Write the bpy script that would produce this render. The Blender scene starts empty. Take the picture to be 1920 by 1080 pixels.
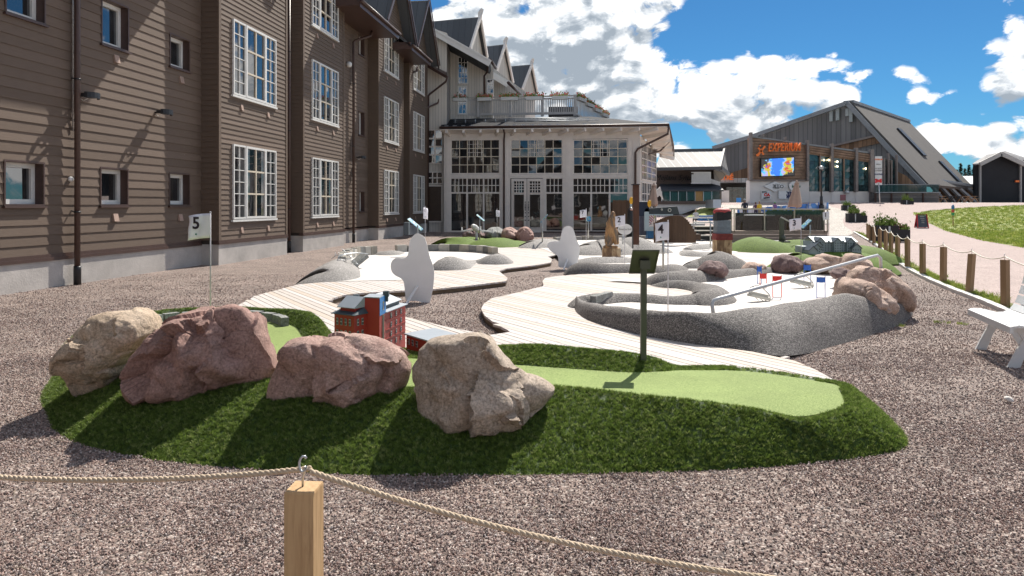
import bpy, bmesh, math, random
import numpy as np
from mathutils import Vector, Matrix, noise
from mathutils.geometry import tessellate_polygon
rad = math.radians
random.seed(7); RNG = np.random.default_rng(7)
SC = bpy.context.scene; COL = SC.collection

# ------------------------------------------------------------------ camera, sky, sun, exposure
CAMH, F0, HX, HY = 1.5, 1300.0, 960.0, 385.0
cam = bpy.data.cameras.new('camera'); camo = bpy.data.objects.new('camera', cam); COL.objects.link(camo)
camo.location = (0, 0, CAMH); camo.rotation_euler = (rad(90), 0, 0)
cam.sensor_width = 36.0; cam.lens = F0/1920*36.0; cam.shift_y = -(540-HY)/1920.0
cam.clip_start = 0.05; cam.clip_end = 3000; SC.camera = camo

SUN_AZ, SUN_EL = rad(24.5), rad(48)          # azimuth from +Y towards +X
sun = bpy.data.lights.new('sun', 'SUN'); suno = bpy.data.objects.new('sun', sun); COL.objects.link(suno)
sun.energy = 2.95; sun.angle = rad(0.5); sun.color = (1.0, 0.94, 0.85)
sd = Vector((math.sin(SUN_AZ)*math.cos(SUN_EL), math.cos(SUN_AZ)*math.cos(SUN_EL), math.sin(SUN_EL)))
suno.rotation_euler = (-sd).to_track_quat('-Z', 'Y').to_euler(); suno.location = sd*60

world = bpy.data.worlds.new('World'); SC.world = world; world.use_nodes = True
world.cycles.sampling_method = 'MANUAL'; world.cycles.sample_map_resolution = 256

def nn(nt, t, **kw):
    n = nt.nodes.new(t)
    for k, v in kw.items(): setattr(n, k, v)
    return n
def mth(nt, op, a, b=None, c=None, clamp=False):
    n = nt.nodes.new('ShaderNodeMath'); n.operation = op; n.use_clamp = clamp
    for i, v in enumerate((a, b, c)):
        if v is None: continue
        if isinstance(v, (int, float)): n.inputs[i].default_value = v
        else: nt.links.new(v, n.inputs[i])
    return n.outputs[0]

def cloud_group():
    g = bpy.data.node_groups.new('cloud_density', 'ShaderNodeTree')
    g.interface.new_socket('az', in_out='INPUT', socket_type='NodeSocketFloat')
    g.interface.new_socket('el', in_out='INPUT', socket_type='NodeSocketFloat')
    g.interface.new_socket('density', in_out='OUTPUT', socket_type='NodeSocketFloat')
    gi = g.nodes.new('NodeGroupInput'); go = g.nodes.new('NodeGroupOutput')
    az, el = gi.outputs[0], gi.outputs[1]
    def fb(sx, sy, off, det, ro, warp=0.0, dist=0.0):
        cv = g.nodes.new('ShaderNodeCombineXYZ')
        g.links.new(mth(g, 'MULTIPLY', az, sx), cv.inputs[0]); g.links.new(mth(g, 'MULTIPLY', el, sy), cv.inputs[1])
        cv.inputs[2].default_value = off
        n = nn(g, 'ShaderNodeTexNoise', noise_dimensions='3D'); n.inputs['Scale'].default_value = 1.0
        n.inputs['Detail'].default_value = det; n.inputs['Roughness'].default_value = ro; n.inputs['Distortion'].default_value = dist
        g.links.new(cv.outputs[0], n.inputs['Vector']); return n.outputs['Fac']
    big = fb(3.4, 7.5, 3.7, 2.0, .5)
    mid = fb(14, 22, 9.1, 7.0, .62, dist=.35)
    # billows: a smooth voronoi gives the cauliflower edges of cumulus
    cv = g.nodes.new('ShaderNodeCombineXYZ')
    g.links.new(mth(g, 'MULTIPLY_ADD', mid, 1.6, mth(g, 'MULTIPLY', az, 36)), cv.inputs[0])
    g.links.new(mth(g, 'MULTIPLY_ADD', mid, 1.6, mth(g, 'MULTIPLY', el, 50)), cv.inputs[1])
    vo = nn(g, 'ShaderNodeTexVoronoi'); vo.inputs['Scale'].default_value = 1.0
    g.links.new(cv.outputs[0], vo.inputs['Vector'])
    d = mth(g, 'MULTIPLY_ADD', mid, 1.35, mth(g, 'MULTIPLY', big, .75))
    d = mth(g, 'MULTIPLY_ADD', vo.outputs['Distance'], -.38, d)
    # banks seen in the photograph: (px, py, half width px, half height px, strength)
    for (px, py, rx, ry, s) in CLOUDS:
        a0 = math.atan((px-HX)/F0); e0 = math.atan((HY-py)/math.hypot(F0, px-HX)); ra = rx/F0; re = ry/F0
        dx = mth(g, 'DIVIDE', mth(g, 'SUBTRACT', az, a0), ra); dy = mth(g, 'DIVIDE', mth(g, 'SUBTRACT', el, e0), re)
        r2 = mth(g, 'ADD', mth(g, 'MULTIPLY', dx, dx), mth(g, 'MULTIPLY', dy, dy))
        d = mth(g, 'MULTIPLY_ADD', mth(g, 'EXPONENT', mth(g, 'MULTIPLY', r2, -1.0)), s, d)
    g.links.new(d, go.inputs[0]); return g
CLOUDS = [(900, 20, 230, 100, 0.28), (1120, 30, 150, 70, 0.28), (1000, 150, 230, 90, 0.24), (1180, 205, 130, 55, 0.16), (830, 130, 200, 120, 0.18),
          (1330, 232, 110, 38, 0.28), (1430, 170, 110, 70, 0.30), (1500, 130, 70, 40, 0.13), (1560, 118, 95, 45, 0.30), (1590, 175, 60, 40, 0.18), (1340, 118, 110, 34, 0.08), (1280, 272, 140, 18, 0.22), (1370, 36, 28, 16, 0.10), (1330, 20, 24, 18, 0.03),
          (1712, 148, 36, 46, 0.28), (1790, 246, 100, 32, 0.32), (1690, 285, 60, 24, 0.08), (1895, 70, 90, 55, 0.30), (1880, 160, 90, 34, 0.20), (1800, 75, 18, 40, -0.02),
          (1860, 293, 180, 22, 0.26), (1230, 140, 70, 70, 0.00), (1490, 235, 70, 30, 0.10),
          (1650, 30, 170, 75, -0.89), (1350, 50, 75, 45, -0.49), (1470, 30, 130, 50, -0.64), (1870, 212, 150, 18, -0.59), (1262, 248, 60, 18, -0.64), (1650, 195, 36, 60, -0.59), (1780, 130, 36, 60, -0.54), (1780, 195, 60, 14, -0.44), (1740, 305, 90, 14, -0.44), (800, 4, 60, 10, -0.44), (1265, 90, 36, 34, -0.54), (1560, 40, 120, 40, -0.44), (1400, 270, 60, 14, -0.39)]

def build_world():
    nt = world.node_tree; nt.nodes.clear()
    out = nn(nt, 'ShaderNodeOutputWorld'); bg = nn(nt, 'ShaderNodeBackground'); bg.inputs['Strength'].default_value = 0.15
    sky = nn(nt, 'ShaderNodeTexSky', sky_type='NISHITA'); sky.sun_disc = False
    sky.sun_elevation = SUN_EL; sky.sun_rotation = SUN_AZ; sky.air_density = 1.0; sky.dust_density = 0.15; sky.ozone_density = 3.0; sky.altitude = 500
    tc = nn(nt, 'ShaderNodeTexCoord'); sp = nn(nt, 'ShaderNodeSeparateXYZ'); nt.links.new(tc.outputs['Generated'], sp.inputs[0])
    az = mth(nt, 'ARCTAN2', sp.outputs[0], sp.outputs[1]); el = mth(nt, 'ARCSINE', sp.outputs[2])
    g = cloud_group()
    def dens(daz, de):
        n = nt.nodes.new('ShaderNodeGroup'); n.node_tree = g
        nt.links.new(mth(nt, 'ADD', az, daz), n.inputs[0]); nt.links.new(mth(nt, 'ADD', el, de), n.inputs[1]); return n.outputs[0]
    d0 = dens(0, 0); d1 = dens(.006, .020); d2 = dens(.012, .055)
    mr = nn(nt, 'ShaderNodeMapRange', interpolation_type='SMOOTHSTEP'); nt.links.new(d0, mr.inputs['Value'])
    mr.inputs['From Min'].default_value = TH; mr.inputs['From Max'].default_value = TH+.19
    mask = mr.outputs['Result']
    lit = mth(nt, 'ADD', mth(nt, 'MULTIPLY', mth(nt, 'SUBTRACT', d0, d1), 2.3), mth(nt, 'MULTIPLY', mth(nt, 'SUBTRACT', d0, d2), 1.2))
    thick = mth(nt, 'MULTIPLY', mth(nt, 'SUBTRACT', d0, TH+.05), 1.05)
    sh = mth(nt, 'SUBTRACT', mth(nt, 'ADD', lit, .66), thick, clamp=True)
    cr = nn(nt, 'ShaderNodeValToRGB'); nt.links.new(sh, cr.inputs[0])
    e = cr.color_ramp.elements; e[0].position = .0; e[0].color = (1.1, 1.28, 1.48, 1); e[1].position = 1.0; e[1].color = (3.6, 3.6, 3.6, 1)
    m = cr.color_ramp.elements.new(.35); m.color = (1.75, 1.92, 2.1, 1)
    m = cr.color_ramp.elements.new(.62); m.color = (2.75, 2.85, 2.95, 1)
    tint = nn(nt, 'ShaderNodeMix', data_type='RGBA', blend_type='MULTIPLY'); tint.inputs['Factor'].default_value = 1
    nt.links.new(sky.outputs[0], tint.inputs['A']); tint.inputs['B'].default_value = SKYTINT
    mx = nn(nt, 'ShaderNodeMix', data_type='RGBA'); nt.links.new(mask, mx.inputs['Factor'])
    nt.links.new(tint.outputs['Result'], mx.inputs['A']); nt.links.new(cr.outputs[0], mx.inputs['B'])
    nt.links.new(mx.outputs['Result'], bg.inputs['Color']); nt.links.new(bg.outputs[0], out.inputs['Surface'])
TH = .80; SKYTINT = (.076, .172, .235, 1)
build_world()
SC.view_settings.view_transform = 'Standard'; SC.view_settings.look = 'None'; SC.view_settings.gamma = 1
SC.view_settings.exposure = 1.25; SC.view_settings.use_curve_mapping = False

# ------------------------------------------------------------------ measuring helpers
YB, YE, ZE = 40.0, 75.0, 1.8
def T(Y):                                   # the ground rises gently towards the sports hall
    if Y <= YB: return 0.0
    if Y <= YE: return (Y-YB)/(YE-YB)*ZE
    return ZE + (Y-YE)*.004
def G(px, py, z=0.0):
    Y = F0*(CAMH-z)/(py-HY); return Vector(((px-HX)/F0*Y, Y, z))
def GT(px, py, dz=0.0):
    Y = 2.0
    while Y < 400:
        if CAMH-(py-HY)*Y/F0 <= T(Y)+dz: break
        Y += .05
    return Vector(((px-HX)/F0*Y, Y, T(Y)+dz))
def V(px, py, Y): return Vector(((px-HX)/F0*Y, Y, CAMH+(HY-py)/F0*Y))
FS, FC = math.sin(rad(7)), math.cos(rad(7))
def FW(u, w, z=0.0): return Vector((u*FS+w*FC, u*FC-w*FS, z))     # hotel frame: u along the facade, w out of it
def u_at(px, w):
    r = (px-HX)/F0; return -w*(FC+r*FS)/(FS-r*FC)

def catmull(P, n, closed=False):
    P = [Vector(p) for p in P]; m = len(P); out = []
    segs = m if closed else m-1
    for i in range(n if closed else n):
        t = i/(n if closed else (n-1))*segs; k = min(int(t), segs-1); f = t-k
        if closed: a, b, c, d = P[(k-1) % m], P[k % m], P[(k+1) % m], P[(k+2) % m]
        else: a, b, c, d = P[max(k-1, 0)], P[k], P[min(k+1, m-1)], P[min(k+2, m-1)]
        out.append(.5*((2*b)+(c-a)*f+(2*a-5*b+4*c-d)*f*f+(3*b-a-3*c+d)*f*f*f))
    return out
def pip(xs, ys, poly):
    xs = np.asarray(xs); ys = np.asarray(ys); ins = np.zeros(xs.shape, bool); n = len(poly)
    for i in range(n):
        x0, y0 = poly[i][0], poly[i][1]; x1, y1 = poly[(i+1) % n][0], poly[(i+1) % n][1]
        if y0 == y1: continue
        c = ((y0 > ys) != (y1 > ys)) & (xs < (x1-x0)*(ys-y0)/(y1-y0)+x0)
        ins ^= c
    return ins

# ------------------------------------------------------------------ materials
def new_mat(name):
    m = bpy.data.materials.new(name); m.use_nodes = True; nt = m.node_tree
    return m, nt, nt.nodes['Principled BSDF']
def ramp(nt, fac, stops):
    r = nn(nt, 'ShaderNodeValToRGB'); nt.links.new(fac, r.inputs[0]); el = r.color_ramp.elements
    el[0].position = stops[0][0]; el[0].color = (*stops[0][1], 1); el[1].position = stops[-1][0]; el[1].color = (*stops[-1][1], 1)
    for p, c in stops[1:-1]:
        e = el.new(p); e.color = (*c, 1)
    return r.outputs[0]
def noise_n(nt, vec, scale, detail=4, rough=.55, out='Fac', dist=0):
    n = nn(nt, 'ShaderNodeTexNoise'); n.inputs['Scale'].default_value = scale; n.inputs['Detail'].default_value = detail
    n.inputs['Roughness'].default_value = rough; n.inputs['Distortion'].default_value = dist; nt.links.new(vec, n.inputs['Vector']); return n.outputs[out]
def mixc(nt, f, a, b, bt='MIX'):
    m = nn(nt, 'ShaderNodeMix', data_type='RGBA', blend_type=bt)
    for s, v in (('Factor', f), ('A', a), ('B', b)):
        if isinstance(v, (int, float)): m.inputs[s].default_value = v
        elif isinstance(v, tuple): m.inputs[s].default_value = (*v, 1) if len(v) == 3 else v
        else: nt.links.new(v, m.inputs[s])
    return m.outputs['Result']
def bump(nt, bs, h, strength=.5, dist=.01, prev=None):
    b = nn(nt, 'ShaderNodeBump'); b.inputs['Strength'].default_value = strength; b.inputs['Distance'].default_value = dist
    nt.links.new(h, b.inputs['Height'])
    if prev: nt.links.new(prev, b.inputs['Normal'])
    if bs: nt.links.new(b.outputs[0], bs.inputs['Normal'])
    return b.outputs[0]
def coords(nt, which='Object', scale=None, rot=None):
    tc = nn(nt, 'ShaderNodeTexCoord'); v = tc.outputs[which]
    if scale or rot:
        mp = nn(nt, 'ShaderNodeMapping'); nt.links.new(v, mp.inputs['Vector'])
        if scale: mp.inputs['Scale'].default_value = scale
        if rot: mp.inputs['Rotation'].default_value = rot
        v = mp.outputs[0]
    return v
_mc = {}
def M(name, col, rough=.6, var=.12, ns=6, bmp=.15, metal=0.0, spec=.5, fine=None):
    """painted or plain surface: colour with worn variation and a little relief"""
    if name in _mc: return _mc[name]
    m, nt, bs = new_mat(name); v = coords(nt)
    f = noise_n(nt, v, ns, 6, .65); k = 1-var
    c = ramp(nt, f, [(.28, tuple(x*(1-var) for x in col)), (.72, tuple(min(1, x*(1+var)) for x in col))])
    nt.links.new(c, bs.inputs['Base Color']); bs.inputs['Roughness'].default_value = rough; bs.inputs['Metallic'].default_value = metal
    bs.inputs['Specular IOR Level'].default_value = spec
    if bmp: bump(nt, bs, noise_n(nt, v, fine or ns*9, 5, .6), bmp, .01)
    _mc[name] = m; return m
def M_planks(name, cols, spread=1.0, rough=.7, grain=(1, 1, 1), gs=1.0, rot=None, knots=True, dark=.35, wear=0):
    """timber: per-object tone, grain along the board, knots"""
    if name in _mc: return _mc[name]
    m, nt, bs = new_mat(name); oi = nn(nt, 'ShaderNodeObjectInfo'); v0 = coords(nt, rot=rot)
    off = nn(nt, 'ShaderNodeVectorMath', operation='MULTIPLY_ADD'); nt.links.new(v0, off.inputs[0]); off.inputs[1].default_value = grain
    cb = nn(nt, 'ShaderNodeCombineXYZ'); r10 = mth(nt, 'MULTIPLY', oi.outputs['Random'], 37.0)
    for i in range(3): nt.links.new(r10, cb.inputs[i])
    nt.links.new(cb.outputs[0], off.inputs[2]); v = off.outputs[0]
    tone = ramp(nt, oi.outputs['Random'], [(i/(len(cols)-1), c) for i, c in enumerate(cols)])
    g = noise_n(nt, v, 9*gs, 5, .6, dist=.6)
    c = mixc(nt, mth(nt, 'MULTIPLY', mth(nt, 'SUBTRACT', g, .42, clamp=True), 1.6*spread, clamp=True), tone, mixc(nt, 1.0, tone, (dark+.2, dark+.1, dark), 'MULTIPLY'))
    if knots:
        vo = nn(nt, 'ShaderNodeTexVoronoi'); vo.inputs['Scale'].default_value = 1.0
        sv = nn(nt, 'ShaderNodeVectorMath', operation='MULTIPLY'); nt.links.new(v, sv.inputs[0]); sv.inputs[1].default_value = (1.5, 1.5, 1.5); nt.links.new(sv.outputs[0], vo.inputs['Vector'])
        kf = mth(nt, 'LESS_THAN', vo.outputs['Distance'], .07)
        c = mixc(nt, mth(nt, 'MULTIPLY', kf, .65), c, (.12, .07, .04))
    nt.links.new(c, bs.inputs['Base Color']); bs.inputs['Roughness'].default_value = rough
    if wear:
        w = noise_n(nt, coords(nt, scale=(3, 3, 14)), 2.6, 8, .75, dist=.8); zs = nn(nt, 'ShaderNodeSeparateXYZ'); nt.links.new(coords(nt), zs.inputs[0])
        wf = mth(nt, 'GREATER_THAN', w, wear); c2 = mixc(nt, mth(nt, 'MULTIPLY', wf, .6), c, (.34, .29, .25)); nt.links.new(c2, bs.inputs['Base Color'])
    bump(nt, bs, g, .25, .004); _mc[name] = m; return m
def M_speckle(name, cells, cols, bd=.006, bs_=.8, rough=.8, big=.15, wrld=True, blend=None):
    """aggregate: voronoi grains, each with its own colour, rounded by bump"""
    if name in _mc: return _mc[name]
    m, nt, bs = new_mat(name); v = coords(nt)
    vo = nn(nt, 'ShaderNodeTexVoronoi'); vo.inputs['Scale'].default_value = cells; nt.links.new(v, vo.inputs['Vector'])
    sp = nn(nt, 'ShaderNodeSeparateColor'); nt.links.new(vo.outputs['Color'], sp.inputs[0])
    c = ramp(nt, sp.outputs[0], cols)
    lg = noise_n(nt, v, 1.3, 4, .6)
    c = mixc(nt, 1.0, c, ramp(nt, lg, [(.3, (1-big,)*3), (.7, (1+big,)*3)]), 'MULTIPLY')
    gap = ramp(nt, vo.outputs['Distance'], [(.35, (1, 1, 1)), (.75, (.55, .55, .55))])
    c = mixc(nt, 1.0, c, gap, 'MULTIPLY') if blend is None else mixc(nt, blend, c, (.9,)*3)
    nt.links.new(c, bs.inputs['Base Color']); bs.inputs['Roughness'].default_value = rough
    inv = mth(nt, 'SUBTRACT', 1.0, vo.outputs['Distance']); tilt = mth(nt, 'MULTIPLY_ADD', sp.outputs[1], .8, inv)
    bump(nt, bs, tilt, bs_, bd); _mc[name] = m; return m
def M_glass_pane(name, tint=(.012, .014, .016), rough=.015, ior=2.5):
    """double glazing before a dark room: a dark sheet with a mirror's finish"""
    if name in _mc: return _mc[name]
    m, nt, bs = new_mat(name); v = coords(nt)
    f = noise_n(nt, v, 2.2, 3, .6); c = ramp(nt, f, [(.35, tuple(x*.5 for x in tint)), (.7, tuple(x*2.2 for x in tint))])
    nt.links.new(c, bs.inputs['Base Color']); bs.inputs['Roughness'].default_value = rough; bs.inputs['IOR'].default_value = ior
    bump(nt, bs, noise_n(nt, v, 1.1, 2, .5), .12, .02); _mc[name] = m; return m
def M_clear(name, tint=(.55, .6, .6), alpha=.35):
    if name in _mc: return _mc[name]
    m, nt, bs = new_mat(name); out = nt.nodes['Material Output']
    tr = nn(nt, 'ShaderNodeBsdfTransparent'); tr.inputs[0].default_value = (*tint, 1)
    gl = nn(nt, 'ShaderNodeBsdfGlossy'); gl.inputs['Roughness'].default_value = .02
    fr = nn(nt, 'ShaderNodeFresnel'); fr.inputs[0].default_value = 1.4
    mx = nn(nt, 'ShaderNodeMixShader'); nt.links.new(mth(nt, 'ADD', fr.outputs[0], alpha*.05, clamp=True), mx.inputs[0])
    nt.links.new(tr.outputs[0], mx.inputs[1]); nt.links.new(gl.outputs[0], mx.inputs[2]); nt.links.new(mx.outputs[0], out.inputs['Surface'])
    _mc[name] = m; return m
def M_rock(name, cols, scale=2.2, vein=None):
    if name in _mc: return _mc[name]
    m, nt, bs = new_mat(name); v = coords(nt)
    n1 = noise_n(nt, v, scale, 10, .68, dist=.4); c = ramp(nt, n1, [(.25+i*.5/(len(cols)-1), k) for i, k in enumerate(cols)])
    n2 = noise_n(nt, v, 60, 6, .75); c = mixc(nt, 1.0, c, ramp(nt, n2, [(.34, (.58, .56, .54)), (.66, (1.4, 1.4, 1.4))]), 'MULTIPLY')
    fl_ = noise_n(nt, v, 95, 3, .8); c = mixc(nt, mth(nt, 'MULTIPLY', mth(nt, 'GREATER_THAN', fl_, .665), .55), c, (.62, .56, .52))
    n3 = noise_n(nt, v, 14, 8, .75, dist=.8); sp = ramp(nt, n3, [(.60, (0, 0, 0)), (.70, (1, 1, 1))])
    c = mixc(nt, mth(nt, 'MULTIPLY', sp, .45), c, vein or tuple(min(1, x*1.9) for x in cols[-1]))
    vo = nn(nt, 'ShaderNodeTexVoronoi', feature='DISTANCE_TO_EDGE'); vo.inputs['Scale'].default_value = 3.2
    dv = nn(nt, 'ShaderNodeVectorMath', operation='ADD'); nt.links.new(v, dv.inputs[0])
    nv = nn(nt, 'ShaderNodeTexNoise'); nv.inputs['Scale'].default_value = 3; nv.inputs['Detail'].default_value = 6; nt.links.new(v, nv.inputs['Vector']); nt.links.new(nv.outputs['Color'], dv.inputs[1])
    nt.links.new(dv.outputs[0], vo.inputs['Vector'])
    ck = ramp(nt, vo.outputs['Distance'], [(.0, (0, 0, 0)), (.03, (1, 1, 1))])
    c = mixc(nt, 1.0, c, mixc(nt, .75, ck, (1, 1, 1)), 'MULTIPLY')
    nt.links.new(c, bs.inputs['Base Color']); bs.inputs['Roughness'].default_value = .85
    b1 = bump(nt, None, noise_n(nt, v, 17, 10, .78, dist=.3), .75, .03)
    b2 = bump(nt, None, ck, .35, .02, b1)
    bump(nt, bs, n2, .6, .008, b2); _mc[name] = m; return m
def M_turf(name, dark, light, sc=130, rough=.6, bs_=.6, big=.12):
    if name in _mc: return _mc[name]
    m, nt, bs = new_mat(name); v = coords(nt)
    n1 = noise_n(nt, v, sc, 4, .8); c = ramp(nt, n1, [(.36, dark), (.64, light)])
    lg = noise_n(nt, v, 1.7, 5, .65)
    c = mixc(nt, 1.0, c, ramp(nt, lg, [(.3, (1-big,)*3), (.7, (1+big,)*3)]), 'MULTIPLY')
    nt.links.new(c, bs.inputs['Base Color']); bs.inputs['Roughness'].default_value = rough
    bs.inputs['Specular IOR Level'].default_value = .25
    bump(nt, bs, n1, bs_, .008); _mc[name] = m; return m
def M_rand(name, stops, rough=.6, trans=0.0, spec=.4, hue=None):
    """colour differs from one scattered piece to the next"""
    if name in _mc: return _mc[name]
    m, nt, bs = new_mat(name); oi = nn(nt, 'ShaderNodeObjectInfo')
    nt.links.new(ramp(nt, oi.outputs['Random'], stops), bs.inputs['Base Color']); bs.inputs['Roughness'].default_value = rough
    bs.inputs['Specular IOR Level'].default_value = spec
    if trans:
        tb = nn(nt, 'ShaderNodeBsdfTranslucent'); mx = nn(nt, 'ShaderNodeMixShader'); mx.inputs[0].default_value = trans
        nt.links.new(ramp(nt, oi.outputs['Random'], stops), tb.inputs[0]); nt.links.new(bs.outputs[0], mx.inputs[1]); nt.links.new(tb.outputs[0], mx.inputs[2]); nt.links.new(mx.outputs[0], nt.nodes['Material Output'].inputs['Surface'])
    _mc[name] = m; return m
def M_lines(name, col, col2, axis=0, per=.12, rough=.6, rot=None, metal=0, width=.12, bmp=.5, var=.25):
    """vertical boards or standing seams too narrow to pick apart"""
    if name in _mc: return _mc[name]
    m, nt, bs = new_mat(name); v = coords(nt, rot=rot); sp = nn(nt, 'ShaderNodeSeparateXYZ'); nt.links.new(v, sp.inputs[0])
    q = mth(nt, 'DIVIDE', sp.outputs[axis], per); fr = mth(nt, 'FRACT', q); fl = mth(nt, 'FLOOR', q)
    gap = mth(nt, 'LESS_THAN', fr, width)
    wn = nn(nt, 'ShaderNodeTexWhiteNoise', noise_dimensions='1D'); nt.links.new(fl, wn.inputs['W'])
    st = coords(nt, scale=(8, 8, .5) if axis != 2 else (.6, .6, 8)); f = noise_n(nt, st, 2.0, 6, .6)
    tone = mth(nt, 'ADD', mth(nt, 'MULTIPLY', wn.outputs['Value'], .5), mth(nt, 'MULTIPLY', f, .5))
    c = ramp(nt, tone, [(.2, tuple(x*(1-var) for x in col)), (.8, tuple(x*(1+var) for x in col))])
    c = mixc(nt, gap, c, col2); nt.links.new(c, bs.inputs['Base Color']); bs.inputs['Roughness'].default_value = rough; bs.inputs['Metallic'].default_value = metal
    bs.inputs['Specular IOR Level'].default_value = .12; bump(nt, bs, mth(nt, 'SUBTRACT', 1.0, gap), bmp, .02); _mc[name] = m; return m
def M_emit(name, col, s=1.0):
    m, nt, bs = new_mat(name); bs.inputs['Emission Color'].default_value = (*col, 1); bs.inputs['Emission Strength'].default_value = s
    bs.inputs['Base Color'].default_value = (*[x*.2 for x in col], 1); return m

# ------------------------------------------------------------------ mesh helpers
ORG = {}
class MB:
    def __init__(s): s.v = []; s.f = []; s.m = []; s.sm = []
    def add(s, vs, fs, mi=0, smooth=False):
        o = len(s.v); s.v += [tuple(x) for x in vs]
        for f in fs: s.f.append(tuple(i+o for i in f)); s.m.append(mi); s.sm.append(smooth)
        return s
    def hexa(s, p, mi=0):     # p: 8 points, bottom 4 (ccw) then top 4
        return s.add(p, [(3, 2, 1, 0), (4, 5, 6, 7), (0, 1, 5, 4), (1, 2, 6, 5), (2, 3, 7, 6), (3, 0, 4, 7)], mi)
    def box(s, x0, x1, y0, y1, z0, z1, mi=0):
        return s.hexa([(x0, y0, z0), (x1, y0, z0), (x1, y1, z0), (x0, y1, z0), (x0, y0, z1), (x1, y0, z1), (x1, y1, z1), (x0, y1, z1)], mi)
    def fbox(s, u0, u1, w0, w1, z0, z1, mi=0):   # box in the hotel frame
        P = [FW(u0, w0, z0), FW(u0, w1, z0), FW(u1, w1, z0), FW(u1, w0, z0), FW(u0, w0, z1), FW(u0, w1, z1), FW(u1, w1, z1), FW(u1, w0, z1)]
        return s.hexa([P[0], P[1], P[2], P[3], P[4], P[5], P[6], P[7]], mi)
    def beam(s, a, b, wd, ht, mi=0, up=(0, 0, 1)):
        a = Vector(a); b = Vector(b); d = (b-a).normalized(); u = Vector(up)
        if abs(d.dot(u)) > .98: u = Vector((0, 1, 0))
        x = d.cross(u).normalized(); u = x.cross(d).normalized(); x *= wd/2; u *= ht/2
        return s.hexa([a-x-u, a+x-u, b+x-u, b-x-u, a-x+u, a+x+u, b+x+u, b-x+u], mi)
    def tube(s, pts, r, n=8, mi=0, cap=True, smooth=True):
        pts = [Vector(p) for p in pts]; m = len(pts); rs = r if isinstance(r, (list, tuple)) else [r]*m
        vs = []; prev = None
        for i, p in enumerate(pts):
            d = (pts[min(i+1, m-1)]-pts[max(i-1, 0)]).normalized()
            if prev is None:
                ref = Vector((0, 0, 1)) if abs(d.z) < .9 else Vector((1, 0, 0)); x = d.cross(ref).normalized()
            else: x = (prev-d*prev.dot(d)).normalized()
            prev = x; y = d.cross(x)
            for k in range(n):
                a = 2*math.pi*k/n; vs.append(p+(x*math.cos(a)+y*math.sin(a))*rs[i])
        fs = [(i*n+k, i*n+(k+1) % n, (i+1)*n+(k+1) % n, (i+1)*n+k) for i in range(m-1) for k in range(n)]
        if cap: fs += [tuple(reversed(range(n))), tuple(range((m-1)*n, m*n))]
        return s.add(vs, fs, mi, smooth)
    def lathe(s, prof, c=(0, 0, 0), n=16, mi=0, smooth=True):
        c = Vector(c); vs = []; m = len(prof)
        for (r, z) in prof:
            for k in range(n): a = 2*math.pi*k/n; vs.append(c+Vector((r*math.cos(a), r*math.sin(a), z)))
        fs = [(i*n+k, i*n+(k+1) % n, (i+1)*n+(k+1) % n, (i+1)*n+k) for i in range(m-1) for k in range(n)]
        fs += [tuple(reversed(range(n))), tuple(range((m-1)*n, m*n))]
        return s.add(vs, fs, mi, smooth)
    def ell(s, c, r, n=12, m=8, mi=0):
        c = Vector(c); vs = [c+Vector((0, 0, -r[2]))]; fs = []
        for i in range(1, m):
            t = math.pi*i/m-math.pi/2
            for k in range(n): a = 2*math.pi*k/n; vs.append(c+Vector((r[0]*math.cos(t)*math.cos(a), r[1]*math.cos(t)*math.sin(a), r[2]*math.sin(t))))
        vs.append(c+Vector((0, 0, r[2])))
        for k in range(n): fs.append((0, 1+(k+1) % n, 1+k))
        for i in range(m-2):
            for k in range(n): fs.append((1+i*n+k, 1+i*n+(k+1) % n, 1+(i+1)*n+(k+1) % n, 1+(i+1)*n+k))
        L = len(vs)-1
        for k in range(n): fs.append((1+(m-2)*n+k, 1+(m-2)*n+(k+1) % n, L))
        return s.add(vs, fs, mi, True)
    def poly(s, pts, thick, nrm=None, mi=0, smi=None):   # flat outline given thickness
        pts = [Vector(p) for p in pts]; n = len(pts)
        if nrm is None:
            nrm = Vector((0, 0, 0))
            for i in range(n): nrm += pts[i].cross(pts[(i+1) % n])
            nrm.normalize()
        nrm = Vector(nrm); tri = tessellate_polygon([pts]); b = [p-nrm*thick for p in pts]
        s.add(pts+b, [tuple(t) for t in tri], mi); s.add(b, [tuple(reversed(t)) for t in tri], mi)
        s.add(pts+b, [(i, i+n, (i+1) % n+n, (i+1) % n) for i in range(n)], mi if smi is None else smi)
        return s
    def quad(s, a, b, c, d, mi=0): return s.add([a, b, c, d], [(0, 1, 2, 3)], mi)
    def mesh(s, name, mats, org=(0, 0, 0)):
        me = bpy.data.meshes.new(name); o = Vector(org)
        me.from_pydata([tuple(Vector(v)-o) for v in s.v], [], s.f)
        for m in (mats if isinstance(mats, (list, tuple)) else [mats]): me.materials.append(m)
        me.polygons.foreach_set('material_index', s.m); me.polygons.foreach_set('use_smooth', s.sm); me.validate(); me.update()
        bm = bmesh.new(); bm.from_mesh(me); bmesh.ops.recalc_face_normals(bm, faces=bm.faces); bm.to_mesh(me); bm.free()
        return me
    def build(s, name, mats, parent=None, label=None, kind=None, org=None):
        o = Vector(org) if org is not None else (ORG.get(parent.name, Vector((0, 0, 0))) if parent else Vector((0, 0, 0)))
        ob = bpy.data.objects.new(name, s.mesh(name, mats, o)); COL.objects.link(ob)
        if parent: ob.parent = parent
        elif org is not None: ob.location = o
        ORG[ob.name] = o
        if label: ob['label'] = label
        if kind: ob['kind'] = kind
        return ob
def thing(name, label, cat, loc=(0, 0, 0), group=None):
    o = bpy.data.objects.new(name, None); COL.objects.link(o); o.location = loc; o.empty_display_size = .2
    ORG[o.name] = Vector(loc); o['label'] = label; o['category'] = cat
    if group: o['group'] = group
    return o
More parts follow.
